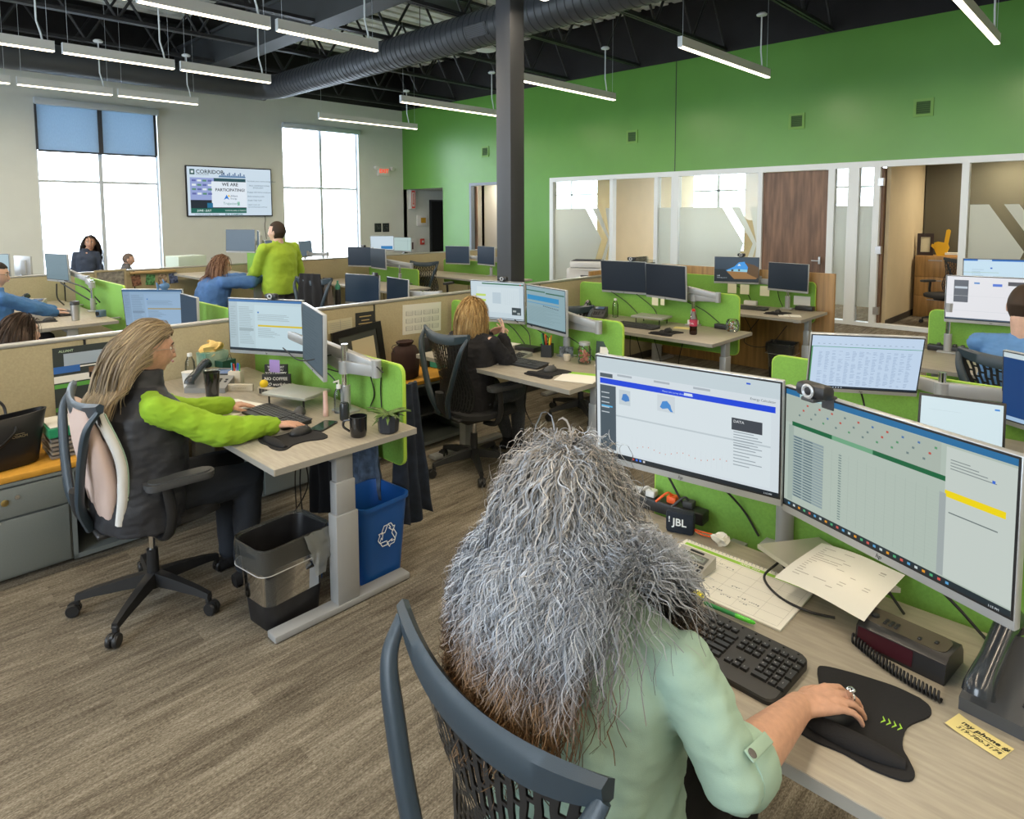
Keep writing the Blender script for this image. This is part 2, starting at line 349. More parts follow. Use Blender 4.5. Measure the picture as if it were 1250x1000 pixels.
# offices behind
OB=14.8
wall_x('wall_office_back',OB,OB+.15,-5,13.2,0,2.75,[(11.0,12.9,.9,2.72),(6.75,8.15,.9,2.72),(3.8,5.0,.9,2.72)],m_beigewall)
for k,y in enumerate((12.95,8.07,)): struct('wall_office_%d'%k,MB().box((12.35 if k==0 else XG+.12),OB,y,y+.1,0,2.75),m_beigewall)
struct('wall_office_2',MB().box(XG+.16,OB,2.9,2.955,0,2.75),m_beigewall)
struct('baseboard_office',MB().box(XG+.16,OB,2.885,2.9,0,.1),m_base)
struct('wall_office_3',MB().box(13.6,13.7,-3,2.88,0,2.75),m_olive)
struct('wall_office_4',MB().box(XG+.12,OB,.05,.15,0,2.75).box(XG+.12,OB,-3.1,-3,0,2.75),m_beigewall)
struct('ceiling_office',MB().box(XG+.12,OB,-5,13.2,2.75,2.8),mat('white_ceiling_tile',(.75,.75,.72),.9))
for k,(a,b_) in enumerate(((11.0,12.9),(6.75,8.15),(3.8,5.0))):
    w_=struct('window_%d'%(k+7),MB().box(OB+.05,OB+.1,a,b_,2.3,2.345).box(OB+.05,OB+.1,(a+b_)/2-.03,(a+b_)/2+.03,.9,2.72).box(OB+.05,OB+.1,a,a+.04,.9,2.72).box(OB+.05,OB+.1,b_-.04,b_,.9,2.72),m_white)
    MB().box(OB+.07,OB+.075,a,b_,.9,2.72).build('pane',m_pane,w_)
for yy,pw in((9.9,60),(5.6,55),(1.6,40),(12.1,20)):
    t=thing('recessed_office_light',{9.9:'ceiling light in the office at the left end of the glazed front',5.6:'ceiling light in the office with the closed wooden door',1.6:'ceiling light in the office with the open door',12.1:'ceiling light in the room behind the far green wall'}[yy],'ceiling light',(13 if yy<12 else 11.95,yy,2.75))
    MB().rbox(-.3,.3,-.3,.3,-.03,0,.01).build('housing',m_white,t); MB().box(-.27,.27,-.27,.27,-.035,-.03).build('diffuser',emat('office_diffuser',(1,.9,.72),6),t)
    area_light('lamp',(0,0,-.05),(0,0,0),.5,.5,pw,(1,.86,.66),t)
# wall fittings on the green wall
m_gv=mat('green_vent_paint',(.16,.36,.06),.5); m_dkg=mat('vent_dark_green',(.02,.07,.01),.7)
for k,(y,z) in enumerate(((11.80,3.31),(7.54,3.32),(4.30,3.31),(2.47,3.33))):
    t=thing('wall_vent',['small','second','third','nearest'][k]+' square green vent high on the green wall, '+['left of the black column','right of the black column','above the closed wooden office door','above the open office doorway'][k],'vent',(XG,y,z),0,'square vents in the green wall')
    MB().box(-.014,0,-.13,.13,-.13,-.09).box(-.014,0,-.13,.13,.09,.13).box(-.014,0,-.13,-.09,-.09,.09).box(-.014,0,.09,.13,-.09,.09).build('frame',m_gv,t)
    MB().box(-.004,0,-.09,.09,-.09,.09).build('duct_opening',m_dkg,t)
    for j in range(6): MB().box(-.012,-.006,-.09,.09,-.085+j*.03,-.073+j*.03).build('slat',mat('vent_slat',(.05,.14,.02),.6),t)
# column
col=tag(MB().rbox(4.70,4.90,4.55,4.75,0,DK,.006).build('support_column',mat('dark_grey_column',(.045,.048,.055),.45,bump=.15,bump_s=60)),'square dark grey steel column rising through the middle of the office','column')
# ---------------- roof steel ----------------
jy=[-3.4,-1.6,.2,2.0,3.8,5.6,7.4,9.2,11.2,12.9,14.6]
brace=None
def joist(y,first=None):
    t=thing('roof_joist','black open web roof joist, '+('nearest the window wall','second from the window wall','third from the window wall','fourth from the window wall','fifth from the window wall','sixth from the window wall','seventh from the window wall','eighth from the window wall','ninth from the window wall','tenth from the window wall','last behind the camera')[jy[::-1].index(y)],'joist',(0,y,0),0,'black open web roof joists')
    for s in(-1,1):
        link('top_chord',chord_t,t).location=(0,s*.03,0); link('bottom_chord',chord_b,t).location=(0,s*.03,0)
    n=13; x0,x1=XL,XG; dx=(x1-x0)/n
    for i in range(n):
        o=link('brace',br1,t); o.location=(x0+i*dx,0,0)
        o=link('brace',br2,t); o.location=(x0+(i+.5)*dx,0,0)
    return t
chord_t=MB().box(XL,XG-.02,-.02,.02,DK-.12,DK-.06).mesh('chord_t',m_steel); chord_b=MB().box(XL,XG-.02,-.02,.02,WT+.02,WT+.07).mesh('chord_b',m_steel)
dx=(XG-XL)/13
br1=MB().tube([(0,0,WT+.05),(dx/2,0,DK-.1)],.022,6).mesh('br1',m_steel); br2=MB().tube([(0,0,DK-.1),(dx/2,0,WT+.05)],.022,6).mesh('br2',m_steel)
for y in jy: joist(y)
# girder box along Y and the round duct
tag(MB().box(5.25,5.6,2,14.9,WT+.0,WT+.55).box(5.2,5.65,2,14.9,WT+.55,WT+.6).build('ceiling_girder',mat('dark_girder',(.035,.04,.045),.55)),'long dark steel girder running under the roof left of the round duct','beam')
m_duct=mat('dark_spiral_duct',(.07,.078,.088),.42,.35)
du=thing('spiral_duct','large round dark grey spiral duct hanging under the black ceiling','duct',(6.72,0,4.46))
mb=MB(); P=[];Rr=[]
y=-3.0
while y<12.9:
    for dy,rr in((0,.25),(.085,.25),(.09,.258),(.105,.258),(.11,.25)): P.append((0,y+dy,0));Rr.append(rr)
    y+=.125
mb.tube(P,Rr,28,cap=True,up=(0,0,1)); mb.build('duct_body',m_duct,du,25)
MB().tube(bez([(0,12.9,0),(-.02,13.2,0),(-.15,13.45,0),(-.42,13.56,-.02),(-.9,13.58,-.02),(-9,13.58,-.02)],5),.25,24,up=(0,0,1)).build('duct_elbow',m_duct,du,40)
for yy in (4.0,6.95): 
    MB().box(.23,.262,yy-.22,yy+.22,-.09,.09,0,Matrix.Rotation(2.75,4,'Y')).build('register',m_steel,du)
    for j in range(7): MB().box(.24,.268,yy-.19,yy+.19,-.075+j*.023,-.065+j*.023,0,Matrix.Rotation(2.75,4,'Y')).build('louver',m_duct,du)
for yy in(1.5,5.0,8.5,12): MB().tube([(-.0,yy,.25),(0,yy,DK-4.46)],.006,6).build('hanger_rod',m_steel,du)
t=thing('ceiling_speaker','round white ceiling speaker disc hanging beside the duct','speaker',(8.22,8.53,4.65))
MB().lathe([(.02,0),(.16,.0),(.17,.02),(.16,.05),(.06,.12)],28).build('disc',m_white,t); MB().cyl(0,0,.1,1.1,.01).build('stem',m_steel,t)
# ---------------- pendant lights ----------------
m_fix=mat('grey_fixture_body',(.74,.75,.72),.45); m_led=emat('warm_led',(1,.86,.62),7.0)
def pendant(L_,half=False):
    t=thing('pendant_light','x','pendant light')
    MB().box(0,L_,-.03,.03,.015,.13).build('housing',m_fix,t)
    MB().box(.01,L_-.01,-.026,.026,.0,.0149).build('diffuser',m_led,t)
    MB().box(-.004,0,-.032,.032,.0,.132).build('end_cap',m_white,t); MB().box(L_,L_+.004,-.032,.032,0,.132).build('end_cap',m_white,t)
    for xx in (.06,L_-.06): MB().cyl(xx,0,.13,DK-3.8,.0025,n=5).build('suspension_wire',m_alum,t)
    xc=.0+L_*.91
    MB().tube([(xc,0,.13),(xc-.01,0,.2),(xc-.05,0,.35),(xc-.05,0,.85)],.011,6).build('power_cord',m_white,t)
    MB().lathe([(.02,.84),(.07,.85),(.075,.87),(.05,.89)],16,M=Matrix.Translation((xc-.05,0,0))).build('canopy',m_white,t)
    area_light('lamp',(L_/2,0,-.012),(0,0,0),L_,.05,LAMP_W*L_/2.4,(1,.84,.62),t)
    return t
pl=pendant(2.58); ps=pendant(1.3)
used={}
rows=[12.68,9.82,6.98,4.20,1.42,-1.4,-4.0]
names=['by the window wall','second row from the window wall','third row from the window wall','fourth row from the window wall','fifth row, at the top right of the photo','row behind the camera','last row behind the camera']
for ri,y in enumerate(rows):
    for nm,proto,xs in(('long',pl,[7.30]),('short',ps,[3.54,2.15,.76,-.63,-2.02])):
        for j,x in enumerate(xs):
            lb='%s pendant light, %s%s'%('long' if nm=='long' else 'short',names[ri],'' if nm=='long' else ', '+('nearest the duct','second from the duct','third from the duct','fourth from the duct','farthest left')[j])
            if nm not in used: o=proto;used[nm]=1
            else:o=dup(proto)
            o.location=(x,y,3.8); tag(o,lb,'pendant light','linear pendant lights')
# exit sign, TV, wall fittings on window wall ----------------
t=thing('exit_sign','white exit sign with red letters and two emergency lamp heads','sign',(10.62,YW,2.96))
m_wp=mat('white_plastic',(.75,.75,.73),.35); m_red=emat('red_letters',(1,.06,.02),1.3)
MB().rbox(-.19,.19,-.06,0,-.13,.12,.008).build('sign_body',m_wp,t)
mb=MB(); text_mb(mb,'EXIT',.15,basis((0,-.062,-.005),(1,0,0),(0,0,1),(0,-1,0)),bold=True); mb.build('lettering',m_red,t,None)
for s in(-1,1): MB().tube([(s*.25,-.02,.09),(s*.27,-.12,.06)],[.05,.06],12).tube([(s*.15,-.03,.08),(s*.25,-.03,.09)],.012,6).build('lamp_head',m_wp,t)
# TV
def lin(c):
    c=c/255.0; return c/12.92 if c<=.04045 else ((c+.055)/1.055)**2.4
def px(c,s=1.0): 
    return emat('screen_%02x%02x%02x_%d'%(c[0],c[1],c[2],int(s*100)),tuple(lin(x) for x in c),s)
def screen_mesh(parent,w,h,items,s=1.0,texts=(),name='screen_image',x=0):
    """items: (u0,v0,u1,v1,rgb) or ('p',[(u,v)...],rgb); flat emissive picture in the local YZ plane facing +X"""
    mb=MB(); mats=[]; 
    def mi(c):
        m=px(c,s)
        if m not in mats: mats.append(m)
        return mats.index(m)
    for k,it in enumerate(items):
        xx=x+k*.00002+.0002
        if it[0]=='p': mb.add([(xx,(u-.5)*w,(v-.5)*h) for u,v in it[1]],[tuple(range(len(it[1])))],mi(it[2]))
        else:
            u0,v0,u1,v1,c=it; mb.quad((xx,(u0-.5)*w,(v0-.5)*h),(xx,(u1-.5)*w,(v0-.5)*h),(xx,(u1-.5)*w,(v1-.5)*h),(xx,(u0-.5)*w,(v1-.5)*h),mi(c))
    for (u,v,sz,tx,c,*al) in texts:
        text_mb(mb,tx,sz*h,basis((x+.0022,(u-.5)*w,(v-.5)*h),(0,1,0),(0,0,1),(1,0,0)),mi(c),al[0] if al else 'LEFT',ext=.0001,bold=len(al)>1)
    me=bpy.data.meshes.new(name); me.from_pydata(mb.v,[],mb.f)
    for m in mats: me.materials.append(m)
    me.polygons.foreach_set('material_index',mb.m)
    o=link(name,me,parent); return o
def rows(u0,u1,v0,v1,n,c,rag=.3,th=.45,seed=1):
    R=random.Random(seed); dv=(v1-v0)/n
    return [(u0,v1-(i+1)*dv+dv*(1-th),u0+(u1-u0)*(1-rag*R.random()),v1-i*dv,c) for i in range(n)]
tv=thing('wall_television','large flat television on the window wall between the two windows, showing WE ARE PARTICIPATING','television',(6.42,YW-.06,2.31),-PI/2)
MB().rbox(-.05,.0,-.975,.975,-.56,.56,.01).build('housing',m_black,tv)
MB().box(-.06,-.05,-.2,.2,-.2,.2).build('wall_mount',m_steel,tv)
it=[(0,0,1,1,(205,222,236)),(.03,.12,.68,.78,(30,75,85)),(.03,.3,.3,.78,(150,165,215)),(.03,.14,.68,.32,(25,38,52)),(.03,.05,.68,.15,(24,100,88)),(.36,.8,.68,.83,(90,130,170)),
 (.27,.17,.69,.71,(225,235,245)),(.03,.84,.085,.95,(25,80,80)),(.045,.87,.072,.92,(225,235,240)),(.215,.16,.28,.26,(30,110,150))]
for i in range(14): it.append((.37+i*.022,.83,.385+i*.022,.845+.03*((i*7)%3),(90,120,160)))
for r in range(4): 
    for c in range(4): it.append((.05+c*.06,.70-r*.09,.095+c*.06,.74-r*.09,((95,105,170),(225,235,240),(90,140,120))[(r+c)%3]))
it+=[('p',[(.41,.33),(.445,.44),(.475,.33),(.445,.36)],(30,120,210)),('p',[(.455,.40),(.47,.44),(.49,.39)],(240,200,60)),(.57,.21,.60,.29,(150,200,180))]
tx=[(.10,.90,.11,'CORRIDOR',(30,50,60),'LEFT',1),(.10,.845,.03,'BUSINESS JOURNAL',(60,80,95),'LEFT'),(.49,.65,.095,'WE ARE',(25,35,50),'CENTER',1),(.49,.535,.085,'PARTICIPATING!',(25,35,50),'CENTER',1),
 (.49,.41,.06,'Alliant',(60,90,120),'LEFT'),(.49,.355,.05,'Energy',(60,90,120),'LEFT'),(.40,.25,.08,'Trajectory',(90,150,140),'LEFT'),(.10,.10,.055,'JUNE - JULY',(225,240,240),'LEFT',1),(.42,.10,.04,'VOTE IN APRIL & MARCH',(225,240,240),'LEFT'),(.42,.02,.05,'BE A CHAMPION',(40,120,120),'LEFT',1),(.07,.02,.035,'CORRIDOR BUSINESS AWARDS',(60,80,90),'LEFT'),
 (.70,.74,.05,'Increase your name recognition',(80,110,130),'LEFT'),(.72,.64,.045,'PICK COMPANY SONG',(80,110,130),'LEFT'),(.77,.595,.045,'EXCELLENT',(80,110,130),'LEFT'),(.70,.50,.045,'Engage with fellow employees',(80,110,130),'LEFT'),(.70,.41,.045,'Build company pride',(80,110,130),'LEFT'),(.70,.32,.045,'SNAP THE TOP!',(80,110,130),'LEFT'),(.70,.23,.045,'Learn more at',(80,110,130),'LEFT'),(.70,.18,.04,'corridorbusiness.com/vote',(80,110,130),'LEFT')]
screen_mesh(tv,1.9,1.07,it,.95,tx,x=.001)
t=tag(MB().tube(bez([(0,0,0),(.01,0,-.1),(-.01,.0,-.25),(.02,0,-.55)],6),.006,6).build('television_cable',m_black,None,None,(7.22,YW-.02,1.76)),'thin black cable hanging below the wall television','cable')
# small fittings of the back wall
def plate(name,label,cat,x,z,w,h,m,y=YW,d=.02):
    t=thing(name,label,cat,(x,y,z)); MB().rbox(-w/2,w/2,-d,0,-h/2,h/2,.004).build('plate',m,t); return t
for k,xx in enumerate((10.42,10.68)):
    t=plate('art_tile',('left','right')[k]+' of the two small black square pictures under the exit sign','picture',xx,1.42,.21,.24,mat('black_picture',(.02,.028,.03),.4))
    mb=MB(); R=random.Random(k)
    for j in range(7): a=R.uniform(-.07,.07);b_=R.uniform(-.08,.08); mb.box(a,a+.012,-.0215,-.02,b_,b_+.012)
    o=mb.build('sparkle_mark',mat('pale_marks',(.35,.4,.38),.5),t); o['kind']='stuff'
t=thing('extinguisher_sign','tall narrow red and white arrow sign over the alcove','sign',(11.55,YW-.01,2.2))
MB().rbox(-.09,.09,-.12,0,-.27,.27,.006).build('sign_body',m_wp,t)
mb=MB(); mb.box(-.06,.06,-.1212,-.12,.2,.25).box(-.06,.06,-.1212,-.12,-.25,-.2).box(-.065,-.045,-.1212,-.12,-.2,.2).box(.045,.065,-.1212,-.12,-.2,.2).build('red_border',mat('red_sign_ink',(.75,.09,.07),.5),t).__setitem__('kind','stuff')
mb=MB(); mb.prism([(-.012,.17),(.012,.17),(.012,-.1),(.03,-.1),(0,-.17),(-.03,-.1),(-.012,-.1)],'y',-.1212,-.12); mb.build('arrow',mat('red_sign_ink',(.75,.09,.07),.5),t,None)
t=plate('wall_thermostat','white wall box with amber window beside the black doorway','thermostat',11.93,1.6,.36,.30,m_wp,d=.05); MB().box(-.06,.12,-.052,-.05,-.07,.08).build('window',mat('amber_plate',(.6,.33,.02),.4),t)
t=plate('fire_alarm_pull','small red fire alarm pull station low on the wall by the alcove','alarm',11.93,.99,.13,.17,mat('red_alarm',(.55,.05,.03),.4),d=.05); MB().box(-.03,.03,-.056,-.05,-.03,.03).build('handle',m_wp,t)
t=plate('notice_frame','white framed dark notice low on the wall left of the fire alarm','frame',11.55,.9,.36,.4,m_wp,d=.02); MB().box(-.1,.06,-.022,-.02,-.12,.08).build('picture',mat('dark_red_print',(.08,.03,.035),.5),t)
# ================= FURNITURE =================
m_fab=mat('beige_panel_fabric',(.40,.345,.215),.95,noise_s=90,noise_a=.05,bump=.3,bump_s=600)
m_cap=mat('satin_grey_trim',(.38,.38,.36),.35,.4)
m_lam=mat('grey_woodgrain_laminate',(.37,.335,.27),.42,noise_s=14,noise_a=.09,stretch=(6,.7,1))
m_edge=mat('laminate_edge_band',(.30,.29,.26),.5)
m_leg=mat('silver_grey_metal',(.36,.37,.375),.4,.25)
m_lime=mat('lime_felt_panel',(.21,.44,.07),.8,noise_s=120,noise_a=.06,bump=.2,bump_s=500)
m_limeedge=mat('lime_panel_edge',(.40,.62,.07),.5)
m_oak=mat('honey_oak_laminate',(.44,.25,.085),.45,noise_s=3,noise_a=.18,stretch=(8,8,.5))
m_orange=mat('amber_seat_pad',(.62,.31,.035),.6,noise_s=30,noise_a=.06)
m_cab=mat('grey_metal_cabinet',(.20,.225,.22),.45,noise_s=200,noise_a=.03)
m_blackpl=mat('black_plastic',(.016,.017,.019),.42); m_dgrey=mat('charcoal_plastic',(.055,.058,.062),.5)
m_silver=mat('silver_plastic',(.46,.48,.50),.35,.35); m_chrome=mat('chrome_post',(.75,.76,.78),.14,1)
m_cable=mat('black_cable',(.01,.01,.011),.5); m_paper=mat('white_paper',(.78,.77,.71),.8)
def partition(label,y,xs,h,th=.06,capm=m_cap):
    t=thing('cubicle_partition',label,'partition',(xs[0],y,0))
    for a,b_ in zip(xs,xs[1:]):
        a-=xs[0];b_-=xs[0]
        MB().rbox(a+.006,b_-.006,-th/2,th/2,.09,h-.02,.008).build('fabric_panel',m_fab,t)
        MB().box(a+.006,b_-.006,-th/2+.005,th/2-.005,.0,.09).build('base_channel',m_base,t)
    for q in xs[1:-1]: MB().box(q-xs[0]-.006,q-xs[0]+.006,-th/2+.004,th/2-.004,.0,h-.02).build('seam_strip',m_black,t)
    MB().rbox(0,xs[-1]-xs[0],-th/2-.004,th/2+.004,h-.02,h,.006).build('top_cap',capm,t)
    return t
partition('near beige fabric partition with satin grey cap crossing behind both seated women',4.43,[-1.1,.99,2.98,4.97,6.05,7.35],1.1)
partition('far beige fabric partition crossing in front of the window wall desks',9.62,[-1.1,.95,1.98,2.76,4.75,6.7,8.7,10.0],1.08)
o=tag(MB().rbox(7.38,7.42,2.36,4.46,0,1.145,.004).box(5.9,7.38,4.475,4.5,0.0,1.145).build('oak_end_panel',m_oak),'honey oak end panel standing behind the green screen near the office doors','panel')
def desk(label,x0,y0,y1,h=.76,d=.73,legs=True):
    t=thing('standing_desk',label,'desk',(x0,y0,0)); L_=y1-y0
    MB().rbox(0,d,0,L_,h-.03,h,.0025).build('desktop',[m_lam],t)
    MB().box(-.0012,0,.003,L_-.003,h-.028,h-.002).box(.003,d-.003,-.0012,0,h-.028,h-.002).build('edge_band',m_edge,t).__setitem__('kind','stuff')
    for yy in ((.02 if L_>0 else 0),L_-.22):
        MB().rbox(-.01,d-.04,yy,yy+.075,0.005,.035,.006).build('foot',m_leg,t)
        g=MB().rbox(d*.40,d*.40+.115,yy+.005,yy+.075,.035,.45,.005).build('leg',m_leg,t)
        MB().rbox(d*.40+.008,d*.40+.107,yy+.012,yy+.068,.45,.60,.005).build('leg_middle_stage',m_leg,g)
        MB().rbox(d*.40+.014,d*.40+.101,yy+.018,yy+.062,.60,h-.03,.005).build('leg_upper_stage',m_leg,g)
    MB().box(d*.42,d*.42+.04,.08,L_-.16,h-.075,h-.035).build('crossbar',m_leg,t)
    for yy in(.05,L_-.1): MB().rbox(.06,.18,yy,yy+.05,h-.045,h-.031,.004).build('bumper',m_wp,t)
    return t
def screen_panel(label,x,y0,y1,z0,z1,dx=-.06,hb=.729):
    t=thing('privacy_screen',label,'screen',(x,y0,0)); w=y1-y0
    MB().prism(rrect(w-.012,z1-z0-.012,.045,4,w/2,(z0+z1)/2),'x',-.012,.012).build('felt_panel',m_lime,t)
    o_=rrect(w,z1-z0,.05,4,w/2,(z0+z1)/2); i_=rrect(w-.012,z1-z0-.012,.045,4,w/2,(z0+z1)/2); n=len(o_); mb=MB()
    mb.add([(-.009,*p) for p in o_]+[(.009,*p) for p in o_]+[(.009,*p) for p in i_]+[(-.009,*p) for p in i_],[(k*n+i,k*n+(i+1)%n,((k+1)%4)*n+(i+1)%n,((k+1)%4)*n+i) for k in range(4) for i in range(n)])
    mb.build('edge_trim',m_limeedge,t)
    for yy in(.15,w-.35): MB().box(min(dx,-.012),max(dx,-.012),yy,yy+.05,hb-.012,hb).build('bracket',m_leg,t)
    return t
D={}
desk('desk of the woman in the lime sleeves, its silver T foot nearest the floor bins',1.2,2.51,4.38)
desk('nearest desk at the right edge with the big pair of foreground monitors',1.2,-.6,1.34)
desk('desk of the blonde woman behind the partition calendar',2.97,2.40,3.86)
desk('empty desk just behind the two foreground monitors holding an open laptop',2.97,-.6,1.62)
desk('vacant desk with cola bottle and two dark monitors',4.80,2.43,4.38)
desk('desk at the right where the man in the blue shirt works',5.02,-.6,1.2)
desk('vacant desk beside the oak panel with the beach wallpaper monitor',6.52,2.38,4.38,.75)
desk('desk behind the blue shirted man, mostly hidden, with a bright monitor',6.85,-.6,1.1)
desk('desk just beyond the near partition at the far left',1.2,4.6,6.35)
desk('desk of the man with glasses at the left edge, steel tumbler on its corner',1.2,7.25,9.5)
desk('desk beyond the near partition with the two low dark monitors',3.75,4.6,6.6,.74)
desk('raised desk where the woman in blue rests her arm',3.22,7.68,9.5,1.0)
desk('far desk in front of the far partition, left of the vacant mesh chair',5.25,7.4,9.5,.74)
desk('far desk left of the black column with two small dark monitors',7.1,7.1,9.5,.74)
desk('window side desk left with monitor near standing woman',3.0,10.4,11.6,.74)
desk('window side desk under the exit sign with two bright monitors',8.1,9.75,12.0,.74)
desk('window side desk at the far left behind the far partition',.9,9.75,11.6,.74,1.15)
desk('window side desk in front of the second window',5.2,9.75,11.6,.74,1.3)
screen_panel('lime green desk screen behind the mug and the potted plant',1.985,2.68,4.36,.50,1.03)
screen_panel('lime green desk screen behind the two foreground monitors',2.02,-.6,1.23,.5,1.03,-.10)
screen_panel('lime green desk screen behind the jar on the blonde woman\'s desk',3.76,2.56,4.36,.5,1.05)
screen_panel('lime green desk screen behind the open laptop',3.79,-.6,1.54,.5,.975)
screen_panel('lime green desk screen behind the cola bottle and glass jar',5.58,2.57,4.36,.52,1.07)
screen_panel('lime green desk screen facing the man in the blue shirt',5.82,-.6,1.17,.5,1.06,-.08)
screen_panel('lime green desk screen fixed before the oak end panel',7.33,2.53,4.36,.6,1.05,-.09,.719)
screen_panel('lime green desk screen behind the monitor arm with steel tumbler',2.08,7.55,9.5,.55,1.07,-.16)
screen_panel('lime green desk screen right of the low blue lit monitor at left',2.24,5.0,6.4,.5,1.03,-.32)
screen_panel('short lime green screen right of the two far dark monitors with grey arm',6.35,8.15,9.5,.5,.93,-.38,.709)
screen_panel('lime green screen left of the black column behind two small monitors',8.0,7.6,9.5,.5,.95,-.18,.709)
screen_panel('lime green screen by the lime shirted man under the tall monitor',4.25,8.6,9.5,.7,1.28,-.33,.969)
# credenzas along the near partition
def credenza():
    t=thing('credenza','x','cabinet')
    MB().box(0,1.2,.02,.48,.02,.5).box(1.2,1.22,.0,.48,.02,.5).box(1.68,1.70,0,.48,.02,.5).box(1.2,1.7,.46,.48,.02,.5).box(1.2,1.7,0,.48,.02,.045).box(0,1.7,.0,.48,.485,.5).build('carcass',m_cab,t)
    MB().box(1.22,1.68,.03,.46,.24,.255).build('shelf',m_dgrey,t)
    for k,(a,b_) in enumerate(((0.01,.59),(.61,1.19))):
        for z0,z1 in((.33,.475),(.035,.32)):
            d_=MB().rbox(a,b_,.0,.02,z0,z1,.004).build('drawer',m_cab,t)
            MB().box(a+.02,a+.3,-.003,0,z1-.012,z1-.002).build('pull_lip',m_cap,d_)
    lk=MB().lathe([(.016,0),(.016,.006),(.01,.008)],14,M=Matrix.Translation((.93,0,.41))@Matrix.Rotation(PI/2,4,'X')).build('lock',mat('brass_lock',(.5,.38,.15),.3,.9),t)
    for q in(-.05,.05): MB().lathe([(.011,0),(.011,.004)],12,M=Matrix.Translation((.93+q,0,.41+q*.3))@Matrix.Rotation(PI/2,4,'X')).build('magnet_stud',m_chrome if q>0 else mat('brass_lock',(.5,.38,.15),.3,.9),t)
    MB().rbox(0,1.7,.0,.48,.502,.535,.008).build('cushion_top',m_orange,t)
    return t
cz=credenza(); cz.location=(-.42,3.91,0); tag(cz,'low grey steel credenza with amber top behind the lime sleeved woman\'s chair','cabinet','low grey credenzas along the partition')
dup(cz,(1.80,3.91,0),label='low grey credenza with open shelf and amber top behind the blonde woman\'s chair')
# ---------------- monitors ----------------
def monitor(label,p,w=.54,h=.35,items=None,texts=(),s=.95,frame=None,logo=True,chin=.026,post=None,stand=None):
    x,y,z,a,t_=p
    n=Vector((math.cos(a)*math.cos(t_),math.sin(a)*math.cos(t_),math.sin(t_))); up=Vector((-math.cos(a)*math.sin(t_),-math.sin(a)*math.sin(t_),math.cos(t_)))
    t=thing('monitor',label,'monitor',Vector((x,y,z)),rot=(0,-t_,a))
    m=frame or m_silver
    MB().rbox(-.022,.0,-w/2,w/2,-h/2,h/2,.004).build('housing',m,t)
    b=.006; zc=chin
    MB().box(0,.0008,-w/2+b*.5,w/2-b*.5,-h/2+zc-.004,h/2-b*.5).build('bezel',m_blackpl,t)
    sw,sh=w-2*b-.004,h-zc-b-.004
    o=screen_mesh(t,sw,sh,items or [(0,0,1,1,(24,30,38))],s,texts,x=.001); o.location=(0,0,(zc-b)/2)
    MB().rbox(-.05,-.02,-.12,.12,-.1,.1,.012).build('back_cover',m_silver,t)
    if stand is not None:
        zb=-(z-stand); MB().box(-.045,-.03,-.025,.025,zb,.0).build('stand_neck',m_silver,t); MB().rbox(-.12,.06,-.10,.10,zb,zb+.012,.004).build('stand_foot',m_silver,t)
    if logo:
        mb=MB(); text_mb(mb,'hp',.016,basis((.0006,0,-h/2+zc*.45),(0,1,0),(0,0,1),(1,0,0)),0,'CENTER',.3); mb.build('logo',m_dgrey,t,None)
    return t
def arm(label,base,ztop,mons,zarm=None,group=None,el_={}):
    """monitor arm: chrome post on a clamp foot; two bars to the back of each monitor"""
    bx,by,bz=base; t=thing('monitor_stand',label,'monitor stand',base)
    MB().rbox(-.05,.05,-.06,.06,0,.012,.004).build('foot',m_leg,t)
    MB().cyl(0,0,.012,.14,.026).build('sleeve',m_leg,t)
    MB().cyl(0,0,.14,ztop-bz,.0175,n=24).build('post',m_chrome,t)
    za=(zarm or ztop-.06)-bz
    MB().cyl(0,0,za-.035,za+.03,.032,n=24).build('collar',m_leg,t)
    for ai,(mx,my,mz,ma,mt) in enumerate(mons):
        c=Vector((mx-bx,my-by,mz-bz)); n=Vector((math.cos(ma),math.sin(ma),0)); e=c-n*.055
        side=Vector((-n.y,n.x,0)); s_=1 if (Vector((0,0,0))-e).dot(side)>0 else -1
        el=Vector((0,0,za))*.45+Vector((e.x,e.y,za))*.55-n*.13+side*s_*-.0
        if ai in el_: el=Vector(el_[ai])-Vector(base)
        g=MB()
        def bar(a,b_,w_=.02,h_=.032,gm=g):
            d=(b_-a); L_=d.length; d.normalize(); r_=d.cross(Vector((0,0,1))).normalized(); u_=r_.cross(d)
            gm.rbox(0,L_,-w_,w_,-h_,h_,.008,0,basis(a,d,-r_,u_))
        bar(Vector((0,0,za)),el); o1=g.build('lower_arm',m_leg,t)
        g2=MB(); bar(el+Vector((0,0,.02)),e+Vector((0,0,.0)),.022,.028,g2); g2.cyl(el.x,el.y,el.z-.035,el.z+.055,.025); g2.build('upper_arm',m_leg,t)
        MB().rbox(-.012,.012,-.05,.05,-.05,.05,.004,0,Matrix.Translation(e+n*.01)@Matrix.Rotation(ma,4,'Z')).build('mount_plate',m_dgrey,t)
    return t
def webcam(label,loc,a,s=1.0):
    t=thing('webcam',label,'webcam',loc,a); S=Matrix.Scale(s,4)
    MB().rbox(-.02,.025,-.047,.047,.004,.042,.013,0,S).build('camera_body',m_blackpl,t)
    MB().lathe([(.008,.0),(.018,.0),(.0195,.004),(.015,.006),(.011,.004),(.0105,.001)],20,0,S@Matrix.Translation((.025,0,.023))@Matrix.Rotation(PI/2,4,'Y'),cap=False).build('lens_ring',m_silver,t)
    MB().lathe([(.0101,0),(.009,.003),(.004,.0042)],16,0,S@Matrix.Translation((.025,0,.023))@Matrix.Rotation(PI/2,4,'Y')).build('lens',m_blackpl,t)
    MB().rbox(-.05,.03,-.02,.02,-.004,.006,.003,0,S).rbox(-.06,-.045,-.02,.02,-.035,.004,.004,0,S).build('clip',m_dgrey,t)
    return t
Wt=(214,228,234); G1=(150,165,172)
